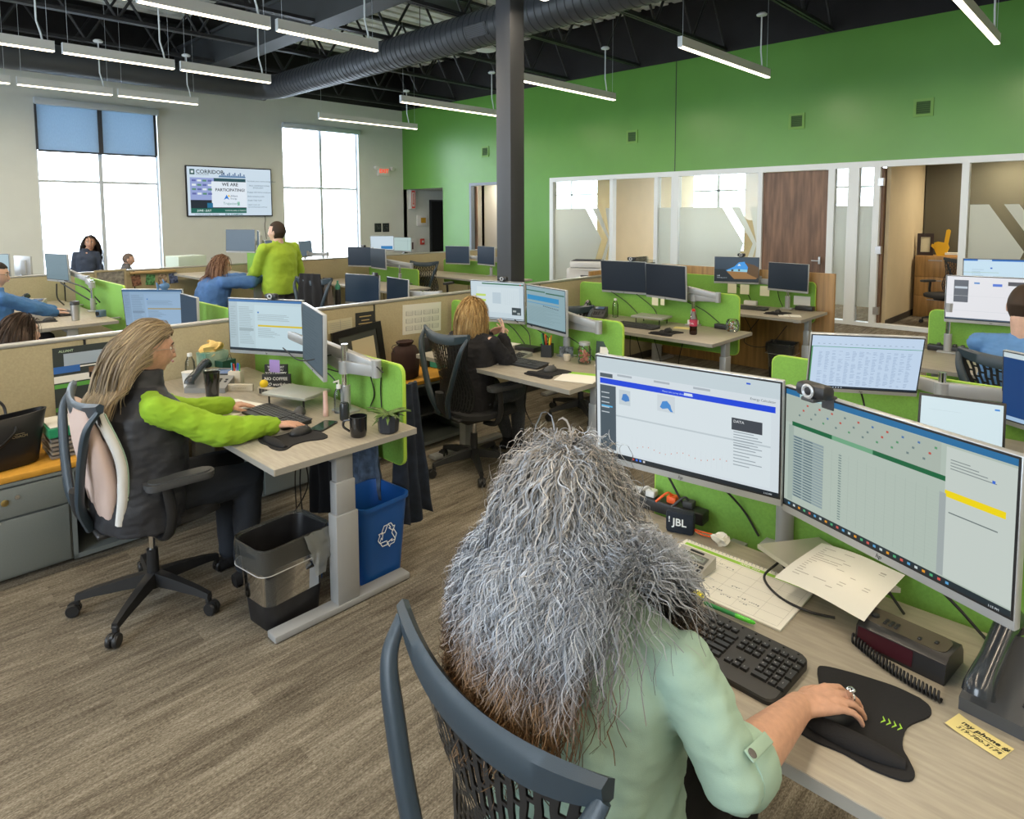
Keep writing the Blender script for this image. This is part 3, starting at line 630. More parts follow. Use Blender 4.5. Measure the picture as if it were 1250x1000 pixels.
def it_map():
    I=[(0,0,1,1,(212,222,228)),(0,.86,1,1,(196,210,216)),(.02,.80,.10,.84,(80,92,100)),(.02,.735,.98,.79,(24,70,220)),(.02,.06,.12,.72,(74,88,98)),(.12,.06,.96,.73,(216,227,232)),
       (.14,.55,.21,.70,(196,208,214)),(.37,.56,.47,.72,(204,214,220)),(.77,.52,.92,.63,(66,72,80)),(0,0,1,.035,(28,38,46)),(.12,.42,.96,.435,(190,202,208)),(.52,.752,.565,.778,(220,232,240)),(.84,.95,.86,.965,(40,90,210)),
       ('p',[(.155,.60),(.165,.66),(.185,.665),(.20,.64),(.205,.60),(.18,.585)],(70,130,200)),('p',[(.385,.60),(.40,.66),(.425,.67),(.445,.635),(.45,.60),(.46,.57),(.445,.57),(.43,.60),(.40,.585)],(70,140,210))]
    for k in range(6): I.append((.78,.50-k*.025,.88+.02*(k%3),.508-k*.025,(150,162,170)))
    for k in range(7): I.append((.78,.38-k*.03,.86+.03*(k%3),.388-k*.03,(150,162,170)))
    for k in range(3): I.append((.13+.22*k,.83,.22+.22*k,.85,(170,180,188)))
    for k in range(16): I.append((.25+k*.033,.14+.004*k+.02*math.sin(k),.254+k*.033,.15+.004*k+.02*math.sin(k),(210,120,90)))
    for k in range(20): I.append((.22+k*.028,.12,.221+k*.028,.25,(204,214,220)))
    for k in range(5): I.append((.03,.64-k*.05,.08,.65-k*.05,(190,200,206)))
    I.append((.03,.50,.10,.515,(90,180,230)))
    for k in range(4): I.append((.22+k*.022,.008,.232+k*.022,.028,((200,70,60),(60,110,220),(90,140,230),(210,210,210))[k]))
    return I
T_map=[(.78,.60,.035,'DATA',(220,225,228)),(.86,.83,.03,'Energy Calculator',(90,100,108)),(.40,.762,.022,'Please take survey about this page',(180,200,240)),(.93,.01,.022,'1:15 PM',(210,220,225))]
def it_sheet():
    I=[(0,0,1,1,(176,190,180)),(0,.955,1,1,(40,110,160)),(.08,.957,.26,.998,(175,205,205)),(.0,.72,.74,.95,(170,182,172)),(.04,.70,.76,.735,(24,100,62)),(.26,.70,.46,.735,(110,165,130)),(.76,.05,1,.94,(196,206,200)),(.76,.60,.97,.645,(240,215,20)),
       (0,0,1,.04,(38,50,56)),(.02,.05,.05,.70,(160,176,168)),(.74,.05,.765,.62,(160,170,170))]
    R=random.Random(3)
    for r in range(22): 
        I.append((.05,.10+r*.024,.22,.118+r*.024,(140,158,162)))
        I.append((.055,.103+r*.024,.10,.112+r*.024,(80,105,115))); I.append((.11,.103+r*.024,.16,.112+r*.024,(90,112,120)))
    for c in range(12): I.append((.22+c*.043,.08,.2215+c*.043,.62,(162,176,168)))
    for r in range(26): I.append((.30,.085+r*.0205,.315,.093+r*.0205,(110,130,130)))
    for r in range(20): I.append((.23,.09+r*.027,.74,.091+r*.027,(166,180,172)))
    for k in range(30): I.append((.08+k*.022,.80+.05*(k%3),.09+k*.022,.815+.05*(k%3),((110,130,130),(90,150,110),(190,80,70),(80,120,170))[R.choice((0,0,0,1,2,3))]))
    for k in range(26): I.append((.03+k*.03,.012,.042+k*.03,.03,((90,160,210),(200,210,210),(220,150,40),(80,170,120),(200,90,80))[k%5]))
    for k in range(4): I.append((.78,.86-k*.02,.85+.03*k,.866-k*.02,(130,140,140)))
    I+= [(.78,.50,.95,.508,(110,122,122)),(.925,.80,.935,.82,(60,110,210))]
    return I
def it_table(bar=(60,150,110)):
    I=[(0,0,1,1,(190,210,232)),(0,.79,1,.80,bar),(0,0,1,.035,(30,45,60)),(0,.04,.012,.79,(70,140,90))]
    R=random.Random(5)
    for r in range(30): 
        for c in range(14):
            if R.random()<.8: I.append((.07+c*.062,.07+r*.0225,.07+c*.062+R.uniform(.02,.045),.078+r*.0225,(150,172,200)))
    for c in range(18): I.append((.05+c*.05,.86,.07+c*.05,.87,(140,160,180)))
    for c in range(12): I.append((.03+c*.025,.01,.04+c*.025,.03,(180,195,210)))
    return I
def it_mail(bg_=(184,206,214),bar=(210,190,40),top=(50,110,170)):
    I=[(0,0,1,1,bg_),(0,.955,1,1,top),(0,.04,.12,.955,tuple(int(c*.93) for c in bg_)),(.36,.04,.99,.9,tuple(min(255,int(c*1.04)) for c in bg_)),(.4,.475,1,.51,bar),(0,0,1,.035,(35,50,60)),(.4,.74,.42,.77,(40,110,190))]
    I+=rows(.14,.34,.1,.86,22,tuple(int(c*.86) for c in bg_),.3,.35,2); I+=rows(.4,.85,.58,.72,5,tuple(int(c*.82) for c in bg_),.5,.3,4); I+=rows(.4,.7,.25,.44,7,tuple(int(c*.84) for c in bg_),.5,.35,6)
    I+=rows(.02,.1,.2,.86,14,tuple(int(c*.85) for c in bg_),.4,.35,8); I.append((.14,.38,.34,.43,tuple(int(c*.84) for c in bg_)))
    return I
def it_cal():
    I=[(0,0,1,1,(196,212,220)),(.22,.93,1,.965,(50,110,80)),(.0,.02,1,.035,(40,50,60)),(.12,.18,.92,.86,(206,220,226)),(.93,.935,.96,.96,(200,50,50))]
    for k in range(3): I.append((.10,.60-k*.14,.29,.66-k*.14,(190,215,100)))
    I.append((.10,.30,.29,.33,(190,90,80))); I.append((.42,.42,.58,.72,(185,202,212)))
    for c in range(9): I.append((.6+c*.035,.4,.603+c*.035,.8,(184,200,208)))
    I+= [(.78,.14,.95,.34,(60,72,78)),(.80,.22,.86,.27,(170,180,180)),(.88,.16,.93,.21,(170,180,180))]
    return I
def it_win():
    I=[(0,0,1,1,(140,168,176)),(0,.88,.5,.91,(60,110,90)),(.52,.86,.98,.89,(50,100,80)),(.02,.66,.85,.78,(50,140,190)),(.02,.58,.85,.60,(90,150,190)),(0,.0,1,.03,(40,55,60))]
    for k in range(9): I.append((.45+k*.045,.54-k*.004,.475+k*.045,.56-k*.004,(40,60,75)))
    I+=rows(.05,.9,.1,.5,14,(128,154,160),.5,.3,9)
    return I
def it_beach():
    I=[(0,0,1,1,(36,44,50)),(0,.5,1,1,(52,66,80)),('p',[(.25,.45),(.45,.62),(.55,.80),(.68,.83),(.76,.6),(.75,.35),(.45,.38)],(60,150,225)),('p',[(.28,.45),(.5,.52),(.75,.5),(.75,.38),(.3,.38)],(140,200,220)),('p',[(.27,.42),(.75,.40),(.98,.2),(.95,.12),(.45,.1)],(150,110,62)),('p',[(.74,.35),(.76,.62),(.68,.8),(.9,.7),(1,.6),(1,.15),(.85,.25)],(92,66,34)),
       (.38,.42,.43,.5,(70,70,60)),(.54,.43,.58,.52,(80,75,55)),('p',[(.52,.65),(.56,.75),(.6,.66)],(210,230,240))]
    return I
pL=(1.805,1.015,1.143,3.25,-.035); pR=(1.745,.435,1.127,2.755,-.01)
monitor('left of the two big foreground monitors, showing a page with a blue bar and maps',pL,.61,.37,it_map(),T_map)
monitor('right big foreground monitor at the right edge, showing a greyed spreadsheet with yellow strip',pR,.61,.37,it_sheet(),[(.965,.01,.02,'1:15 PM',(210,220,225),'RIGHT')])
arm('silver monitor arm on a post between the two big foreground monitors',(2.0,.76,.76),1.10,[pL,pR])
webcam('black webcam with silver lens ring on the right foreground monitor',(1.758,.60,1.315),2.755)
p=(3.749,1.046,1.0,3.652,-.322+.1)
monitor('tilted monitor of pale blue table rows just beyond the foreground pair',(3.50,.97,1.047,3.652,-.30),.505,.327,it_table(),(),1.0)
monitor('dark blue monitor cut by the right edge, on the arm beside the laptop',(3.62,.22,.985,2.6,-.04),.54,.35,[(0,0,1,1,(14,62,118)),(0,.93,1,1,(200,215,220)),(0,0,1,.06,(160,190,220))])
arm('silver two armed monitor arm behind the open laptop',(3.72,.68,.76),1.02,[(3.72,1.03,.93,3.652,0),(3.62,.22,.95,2.6,0)],.94)
monitor('left monitor at the lime sleeved woman\'s desk, showing an inbox with a yellow line',(1.83,3.88,1.106,-2.66,-.01),.54,.35,it_mail(),(),.95)
monitor('dim grey monitor turned toward the lime sleeved woman, on the silver arm',(1.80,3.26,1.112,2.83,.02),.54,.35,[(0,0,1,1,(92,108,118))]+rows(.05,.8,.1,.9,16,(84,100,110),.4,.3,3),(),.8)
arm('silver monitor arm over the lime sleeved woman\'s desk',(1.84,3.0,.76),1.12,[(1.83,3.88,1.106,-2.66,0),(1.80,3.26,1.08,2.83,0)],1.0,el_={1:(1.90,2.80,1.0)})
webcam('webcam with ring lens on the lime sleeved woman\'s left monitor',(1.84,3.80,1.285),-2.66,.85)
monitor('left monitor at the blonde woman\'s desk, pale schedule with lime blocks',(3.937,3.89,1.073,3.38,-.05)if 0 else (3.62,3.66,1.105,3.38,-.04),.5,.33,it_cal(),(),.95)
monitor('right monitor at the blonde woman\'s desk with a broad blue band',(3.58,3.12,1.10,2.90,-.02),.5,.33,it_win(),(),.95)
arm('silver folding monitor arm beside the blonde woman\'s right monitor',(3.68,3.0,.76),1.08,[(3.62,3.66,1.09,3.38,0),(3.58,3.12,1.09,2.90,0)],1.0,el_={1:(3.66,2.70,1.0)})
webcam('webcam on top of the blonde woman\'s left monitor',(3.63,3.60,1.272),3.38,.85)
off=[(0,0,1,1,(26,36,48))]
monitor('left of the two switched off monitors above the cola bottle',(5.50,3.76,1.155,3.262,-.1),.50,.33,off,(),.8)
monitor('right of the two switched off monitors above the cola bottle',(5.43,3.24,1.15,2.932,-.05),.50,.33,off,(),.8)
arm('silver monitor arm to the right of the two switched off monitors',(5.5,2.98,.76),1.10,[(5.50,3.76,1.12,3.262,0),(5.43,3.24,1.12,2.932,0)],1.02,el_={1:(5.5,2.74,1.03)})
webcam('webcam on the left switched off monitor above the cola bottle',(5.50,3.66,1.325),3.26,.9)
monitor('monitor with beach cave wallpaper near the oak panel',(7.18,3.36,1.14,3.5,.0),.49,.31,it_beach(),[(.05,.22,.07,'1:45',(200,210,215),'LEFT',1),(.05,.14,.05,'Wednesday, April 3',(200,210,215))])
monitor('dark monitor on a stand at the right of the beach wallpaper monitor',(7.13,2.76,1.10,2.986,.02),.46,.31,off,(),.8)
arm('short silver monitor post under the dark monitor by the oak panel',(7.2,2.78,.75),1.06,[(7.13,2.76,1.1,2.986,0),(7.18,3.36,1.1,3.5,0)],1.02)
webcam('webcam on the beach wallpaper monitor',(7.17,3.30,1.30),3.3,.9)
monitor('monitor facing the blue shirted man, white page with two blue shapes',(5.72,.77,1.165,3.3,.05),.56,.345,[(0,0,1,1,(226,226,230)),(.08,.4,.24,.92,(92,96,104)),(.09,.72,.23,.77,(190,200,210)),(.30,.84,.36,.88,(90,140,200)),(.50,.80,.60,.86,(80,120,210)),(.66,.83,.84,.92,(80,80,86)),(0,0,1,.03,(60,80,100)),(0,.55,1,.555,(210,212,216)),(.05,.2,.95,.205,(200,205,210)),(.92,.08,.97,.1,(120,150,210))],(),.98)
arm('silver monitor arm beside the blue shirted man\'s monitor',(5.7,1.02,.76),1.16,[(5.72,.77,1.14,3.3,0)],1.1)
monitor('bright monitor seen above the blue shirted man\'s monitor',(7.5,.97,1.19,3.45,.1),.56,.345,[(0,0,1,1,(196,222,238)),(0,.95,1,1,(40,110,190)),(.2,.95,.4,1,(190,215,235)),(0,.6,.5,.61,(150,180,150)),(.38,.72,.41,.76,(40,100,190)),(.93,.2,1,.55,(225,235,30))]+rows(.12,.3,.1,.7,10,(170,196,212),.4,.3,1)+rows(.42,.9,.1,.5,8,(176,200,214),.4,.3,2),(),1.0)
# beyond the near partition
monitor('low pale blue monitor with an ochre line beyond the near partition at left',(1.90,6.12,.985,3.85,-.12),.54,.36,it_mail((142,172,200),(160,150,110),(70,110,150)),(),.9,stand=.76)
monitor('narrow edge on monitor right of the low pale blue monitor',(2.02,5.66,.97,3.1,0),.40,.33,[(0,0,1,1,(60,76,92))],stand=.76)
monitor('grey blue monitor above the desk of the man with glasses',(1.80,9.05,1.19,3.381,-.04),.5,.325,[(0,0,1,1,(128,152,162))]+rows(.05,.9,.1,.9,18,(120,145,156),.3,.3,5),(),.8)
arm('large silver monitor arm at the desk of the man with glasses',(1.93,8.15,.76),1.1,[(1.80,9.05,1.17,3.381,0)],1.05)
monitor('tall set dark blue monitor above the woman in blue',(3.95,9.05,1.43,3.576,.04),.5,.325,[(0,0,1,1,(72,92,108))],(),.9)
monitor('edge on monitor directly left of the lime shirted man',(3.95,8.5,1.42,2.75,.0),.46,.32,[(0,0,1,1,(90,108,120))],stand=1.0)
arm('monitor arm with knob behind the lime shirted man',(4.05,8.55,1.0),1.45,[(3.95,9.05,1.42,3.576,0)],1.38)
monitor('left of the two far dark monitors before the short lime screen',(5.98,9.2,1.10,3.511,-.02),.5,.325,[(0,0,1,1,(40,52,66))],(),.8)
monitor('right of the two far dark monitors before the short lime screen',(5.92,8.62,1.10,3.002,-.02),.5,.325,[(0,0,1,1,(56,66,74))],(),.8)
arm('grey monitor arm right of the far dark monitors',(6.1,8.3,.74),1.05,[(5.98,9.2,1.1,3.5,0),(5.92,8.62,1.08,3,0)],1.0,el_={1:(6.1,8.0,1.0)})
webcam('tiny webcam on the far dark monitors',(5.98,9.1,1.265),3.5,.8)
monitor('left of two low dark monitors showing over the near partition',(4.239,6.508,.925,3.36,.02),.54,.35,[(0,0,1,1,(38,54,70))],(),.8)
monitor('right of two low dark monitors showing over the near partition',(4.38,6.02,.905,3.0,.02),.50,.35,[(0,0,1,1,(32,46,60))],(),.8)
webcam('pale webcam on the low dark monitors over the near partition',(4.25,6.25,1.105),3.3,.8)
arm('grey monitor arm right of the low dark monitors',(4.42,5.6,.74),.97,[(4.38,6.02,.905,3.0,0)],.93,el_={0:(4.45,5.35,.93)})
monitor('small dark monitor far left of the column, left of its pair',(7.72,8.8,1.06,3.425,-.02),.5,.325,[(0,0,1,1,(44,58,74))],(),.8)
monitor('small dark monitor far left of the column, right of its pair',(7.70,8.05,1.08,3.017,.01),.48,.325,[(0,0,1,1,(40,54,70))],(),.8)
arm('slim silver arm under the small far monitor by the column',(7.78,8.0,.74),1.05,[(7.70,8.05,1.06,3.017,0),(7.72,8.8,1.05,3.4,0)],1.0)
monitor('bright white monitor with blue strip beside the bald man',(8.15,11.7,1.17,3.96,-.05),.5,.325,[(0,0,1,1,(200,216,226)),(.45,.05,.95,.28,(40,120,180))],(),.95,stand=.74)
monitor('pale green grey monitor right of the bright white one at the window side',(8.75,11.8,1.12,3.378,.02),.5,.325,[(0,0,1,1,(170,192,188)),(.1,.75,.9,.76,(120,150,150)),(.8,.1,.81,.9,(120,150,150))],(),.95,stand=.74)
monitor('tilted grey monitor back before the second window, arm at its right',(5.95,10.9,1.17,-.998,.1),.45,.3,[(0,0,1,1,(90,105,115))],stand=.74)
monitor('grey monitor beside the lime shirted man before the second window',(5.35,10.9,1.2,-1.6,.0),.4,.3,[(0,0,1,1,(90,105,115))],stand=.74)
arm('monitor arm before the second window',(6.2,10.6,.74),1.12,[(5.95,10.9,1.12,-.998,0)],1.08)
monitor('pale monitor at the far left before the window wall',(1.42,10.9,1.12,3.9,0),.56,.35,[(0,0,1,1,(165,190,198))],(),.9,stand=.74)
monitor('white backed monitor turned aside at the far left',(1.80,10.9,1.1,.3,.0),.4,.3,[(0,0,1,1,(190,205,210))],stand=.74)
t=thing('laptop','open black laptop with a bright page behind the right foreground monitor','laptop',(3.36,.54,.76),3.30)
MB().rbox(-.02,.2,-.16,.16,0,.016,.004).build('keyboard_deck',m_dgrey,t)
o=MB().rbox(-.006,.004,-.16,.16,.0,.215,.004).build('lid',m_blackpl,t); o.location=(-.02,0,.012); o.rotation_euler=(0,-.30,0)
s_=screen_mesh(o,.30,.185,[(0,0,1,1,(205,224,230)),(.9,.86,.96,.9,(40,130,210)),(.1,.7,.5,.705,(180,200,205))],1.0,x=.0045); s_.location=(0,0,.11)
# ================= CHAIRS =================
m_rail=mat('slate_blue_plastic',(.028,.045,.062),.38,bump=.15,bump_s=900)
m_meshb=mat('black_chair_mesh',(.012,.013,.015),.55,spec=.6)
m_seat=mat('charcoal_seat_fabric',(.02,.021,.023),.9,bump=.4,bump_s=500)
def chair_meshes():
    K={}
    ZB,ZT=.43,.985
    def hw(z):
        T=[(.43,.10),(.47,.165),(.53,.20),(.60,.21),(.68,.20),(.76,.192),(.84,.205),(.91,.232),(.985,.255)]
        for (a,x),(b_,y) in zip(T,T[1:]):
            if z<=b_: t=(z-a)/(b_-a); t=t*t*(3-2*t); return x+(y-x)*max(0,t)
        return .255
    def bx(z,u): return -.215-.055*max(0,(z-.62)/.36)**1.4+.03*math.sin(max(0,min(1,(z-.43)/.35))*PI)-.0+.045*u*u
    def sf(u,v):
        z=ZB+(ZT+.02*u*u-ZB)*v; return (bx(z,u),u*hw(min(z,.985)),z)
    nu,nv=34,60; mb=MB(); V=[sf(-1+2*i/nu,j/nv) for j in range(nv+1) for i in range(nu+1)]; F=[]
    for j in range(nv):
        for i in range(nu):
            keep = (i%2==0) or ((j+(i//2%2)*3)%6==0) or i in(0,nu-1) or j in(0,1,nv-1)
            if keep:
                a=j*(nu+1)+i; F.append((a,a+1,a+nu+2,a+nu+1))
    n=len(V); V2=[(x-.005,y,z) for x,y,z in V]; mb.add(V+V2,F+[tuple(k+n for k in f[::-1]) for f in F]); K['back']=mb.mesh('back',m_meshb)
    mb=MB()   # top rail: wide band with raised tips
    N=24; P=[]
    for i in range(N+1):
        u=-1.04+2.08*i/N; z=.985+.035*abs(u)**2.2; th=.026*(1-.55*abs(u)**6); hh=.036*(1-.35*abs(u)**4)
        x=bx(.985,u)-.002; y=u*.255
        P.append([(x-.012,y,z-hh),(x+.010,y,z-hh*.9),(x+.013,y,z+hh*.5),(x-.002,y,z+hh*.95),(x-.017,y,z+hh*.5)])
    vs=[p for q in P for p in q]; mb.add(vs,[(i*5+k,i*5+(k+1)%5,(i+1)*5+(k+1)%5,(i+1)*5+k) for i in range(N) for k in range(5)]+[(4,3,2,1,0),tuple(N*5+k for k in range(5))]); K['rail']=mb.mesh('rail',m_rail,50)
    for s,nm in((-1,'sideL'),(1,'sideR')):
        mb=MB(); mb.tube(bez([(bx(.985,1)-.005,s*.26,1.01),(-.272,s*.246,.94),(-.285,s*.205,.83),(-.290,s*.155,.70),(-.285,s*.10,.57),(-.245,s*.05,.455)],6),[.011+.007*min(1,i/10) for i in range(31)],8,sx=1.3); K[nm]=mb.mesh(nm,m_rail,50)
        mb=MB(); mb.tube(bez([(-.02,s*.16,.40),(.0,s*.25,.41),(.015,s*.285,.5),(.0,s*.29,.64)],5),.018,8,sx=1.4); K['post'+nm]=mb.mesh('post',m_blackpl,50)
        mb=MB(); mb.prism([(x,s*.29+y) for x,y in rrect(.27,.085,.035,4,.05,0)],'z',.645,.655).prism([(x,s*.29+y) for x,y in rrect(.28,.095,.042,4,.05,0)],'z',.655,.675).prism([(x,s*.29+y) for x,y in rrect(.25,.07,.034,4,.05,0)],'z',.675,.681); K['pad'+nm]=mb.mesh('pad',m_dgrey,50)
    mb=MB().tube(bez([(-.285,0,.62),(-.27,0,.52),(-.2,0,.44),(-.08,0,.40)],5),.024,8,sx=1.8); mb.rbox(-.24,-.18,-.15,.15,.43,.455,.01); K['spine']=mb.mesh('spine',m_blackpl,50)
    mb=MB(); n=20; V=[];
    for (z,k) in((.435,.94),(.445,1.0),(.475,1.0),(.488,.93),(.484,.5)):
        for i in range(28):
            a=2*PI*i/28; x=.245*math.copysign(abs(math.cos(a))**.6,math.cos(a))*k+.03; y=.25*math.copysign(abs(math.sin(a))**.6,math.sin(a))*k
            V.append((x,y,z-(.03*max(0,(x-.18)/.1)**2 if x>.18 else 0)))
    mb.add(V,[(i*28+k,i*28+(k+1)%28,(i+1)*28+(k+1)%28,(i+1)*28+k) for i in range(4) for k in range(28)]+[tuple(range(28))[::-1],tuple(112+k for k in range(28))]); K['seat']=mb.mesh('seat',m_seat,50)
    K['mech']=MB().rbox(-.13,.15,-.1,.1,.375,.43,.02).mesh('mech',m_blackpl,40)
    K['gas']=MB().cyl(0,0,.26,.38,.014).mesh('gas',m_chrome,40); K['sleeve']=MB().cyl(0,0,.075,.26,.028,.024).mesh('sleeve',m_blackpl,40)
    mb=MB(); 
    P=[(.02,.125,.030,.028),(.12,.115,.024,.024),(.24,.10,.019,.017),(.315,.085,.016,.012)]
    V=[]; 
    for x,z,w,h in P: V+=[(x,-w,z-h),(x,w,z-h),(x,w*.7,z+h),(x,-w*.7,z+h)]
    mb.add(V,[(i*4+k,i*4+(k+1)%4,(i+1)*4+(k+1)%4,(i+1)*4+k) for i in range(3) for k in range(4)]+[(3,2,1,0),(12,13,14,15)]); mb.rbox(.298,.318,-.012,.012,.05,.085,.004); K['leg']=mb.mesh('leg',m_blackpl,40)
    mb=MB()
    for s in(-1,1): mb.lathe([(.006,-.010),(.026,-.010),(.0295,-.004),(.0295,.004),(.026,.010),(.006,.010)],20,M=Matrix.Translation((.325,s*.014,.03))@Matrix.Rotation(PI/2,4,'X'))
    mb.prism(rrect(.05,.03,.012,3,.322,.046),'y',-.006,.006); K['caster']=mb.mesh('caster',m_blackpl,50)
    return K
CK=chair_meshes()
def chair(label,x,y,rz,base=0.0,dz=0,group='black mesh back office chairs'):
    t=thing('office_chair',label,'chair',(x,y,0),rz,group)
    def L_(nm,k,p=t,z=dz):
        o=link(nm,CK[k],p); o.location=(0,0,z); return o
    L_('mesh_back','back'); L_('top_rail','rail'); L_('side_rail','sideL'); L_('side_rail','sideR'); L_('back_spine','spine'); L_('seat','seat'); L_('tilt_mechanism','mech')
    for s in('sideL','sideR'):
        a=L_('armrest','post'+s); link('arm_pad',CK['pad'+s],a)
    L_('gas_lift','gas'); L_('gas_sleeve','sleeve',z=0)
    for k in range(5):
        o=link('base_leg',CK['leg'],t); o.rotation_euler=(0,0,base+k*2*PI/5-rz); link('caster',CK['caster'],o)
    return t
chair('mesh office chair in the foreground under the woman with long grey hair',.993,.785,-.11,.5,-.06).scale=(1,1.10,1.0)
chair('mesh office chair with white lumbar cushion under the lime sleeved woman',.95,3.24,-.05,math.radians(9))
chair('mesh office chair under the blonde woman in black',3.07,3.34,-.12,math.radians(20),-.02)
chair('empty mesh office chair pushed toward the cola bottle desk',4.55,3.55,.1,.3)
chair('mesh office chair under the man in the blue shirt at the right edge',4.62,.47,0,.2,.0)
chair('mesh office chair wearing a dark jacket beyond the near partition',3.93,6.72,.3,.3,.06)
chair('vacant mesh office chair before the far partition, bare black back',6.85,8.45,.35,.3)
chair('office chair with olive seat inside the office with open door',12.25,2.25,2.6,.3,.02)
# lumbar cushion
cu=thing('lumbar_cushion','white and pale pink mesh lumbar cushion on the lime sleeved woman\'s chair','cushion',(.80,3.22,.50),-.05)
m_cush=mat('blush_mesh_fabric',(.56,.43,.38),.9,bump=.5,bump_s=900); m_cw=mat('white_mesh_fabric',(.66,.66,.64),.9,bump=.6,bump_s=1200)
mb=MB(); 
V=[];N=26;Mv=14
for j in range(Mv+1):
    v=j/Mv; z=.0+.50*v; w=.215*(1-.25*abs(2*v-1)**3); th=.028+.03*math.sin(v*PI)
    xc=-.045-.10*max(0,(v-.35))
    for i in range(N):
        a=2*PI*i/N; V.append((xc+th*math.cos(a),w*math.copysign(abs(math.sin(a))**.7,math.sin(a)),z))
mb.add(V,[(j*N+k,j*N+(k+1)%N,(j+1)*N+(k+1)%N,(j+1)*N+k) for j in range(Mv) for k in range(N)]+[tuple(range(N))[::-1],tuple(Mv*N+k for k in range(N))]); mb.build('cushion_body',m_cush,cu,60)
MB().tube(bez([(-.02,-.20,.01),(-.01,-.222,.15),(-.015,-.222,.3),(-.075,-.19,.49)],6),.02,8).build('white_side_band',m_cw,cu,60)
MB().tube(bez([(-.0,-.205,.01),(.01,-.226,.15),(.005,-.226,.3),(-.055,-.2,.49)],6),.004,6).build('piping',mat('pale_green_piping',(.35,.5,.42),.6),cu,60)
# jacket over a far chair
def noisy(mb,amp,sc,seed=0):
    out=[]
    for p in mb.v:
        v=Vector(p)*sc+Vector((seed,0,0)); out.append((p[0]+amp*(noise.noise(v)),p[1]+amp*noise.noise(v+Vector((5,7,1))),p[2]+amp*.6*noise.noise(v+Vector((9,2,3)))))
    mb.v=out; return mb
def drape(name,label,cat,loc,rz,w0,w1,h,th,m,seed=1,fold=.02,n=28,k=18):
    """hanging cloth: closed sheet with vertical folds, top at loc"""
    t=MB(); V=[]
    for s in(1,-1):
        for j in range(k+1):
            v=j/k
            for i in range(n+1):
                u=i/n*2-1; w=(w0+(w1-w0)*v)/2; e=math.sqrt(max(0,1-abs(u)**6))
                V.append((s*th*e*(.4+.6*v)+fold*(.3+v)*math.sin(u*9+seed+v*2)+.01*noise.noise(Vector((u*3,v*5,seed))),u*w,-h*v+.02*v*math.sin(u*5+seed)))
    q=(n+1)*(k+1); F=[]
    for j in range(k):
        for i in range(n):
            a=j*(n+1)+i; F.append((a,a+1,a+n+2,a+n+1)); F.append((a+q,a+n+1+q,a+n+2+q,a+1+q))
    for i in range(n): F.append((i,q+i,q+i+1,i+1)); a=k*(n+1)+i; F.append((a,a+1,q+a+1,q+a))
    for j in range(k):
        for i in(0,n): a=j*(n+1)+i; F.append((a,a+n+1,q+a+n+1,q+a) if i==0 else (a,q+a,q+a+n+1,a+n+1))
    t.add(V,F); o=t.build(name,m,None,70,loc); o.rotation_euler=(0,0,rz); tag(o,label,cat); return o
m_navy=mat('navy_fabric',(.012,.02,.038),.9,bump=.4,bump_s=300,noise_s=20,noise_a=.2); m_denim=mat('grey_blue_fabric',(.07,.10,.15),.9,bump=.5,bump_s=400,noise_s=25,noise_a=.3); m_blk=mat('black_fabric',(.009,.009,.011),.9,bump=.4,bump_s=300)
drape('hanging_jacket','black jacket hung on the mesh chair beyond the near partition','jacket',(3.67,6.65,1.14),.3,.30,.42,.55,.05,m_blk,2)
drape('hanging_scarf','grey brown scarf hanging over the jacket chair beyond the near partition','scarf',(3.77,6.47,1.10),.3,.10,.16,.50,.03,mat('taupe_cloth',(.11,.09,.075),.9,bump=.4,bump_s=300),3)
t=thing('water_bottle','dark bottle with green cap on the desk behind the jacket chair','bottle',(3.95,6.55,.74)); MB().lathe([(.03,0),(.033,.02),(.033,.18),(.028,.21)],16).build('bottle_body',m_blackpl,t,50); MB().lathe([(.028,.21),(.03,.25),(.012,.28),(.01,.31)],16).build('cap',mat('teal_green_plastic',(.05,.25,.18),.4),t,50)
# coats hanging behind the lime screen
drape('hanging_coat','long navy coat hanging behind the lime screen by the blue bin','coat',(2.09,2.78,.90),PI/2+.25,.14,.30,.74,.03,m_navy,4,.022)
drape('hanging_jacket','grey blue jacket hanging under the desk between leg and blue bin','jacket',(1.93,3.02,.68),.1,.3,.4,.40,.03,m_denim,6,.02)
drape('hanging_jacket','black jacket hanging under the desk behind the blue bin','jacket',(1.90,3.30,.70),0,.3,.34,.62,.03,m_blk,8,.02)
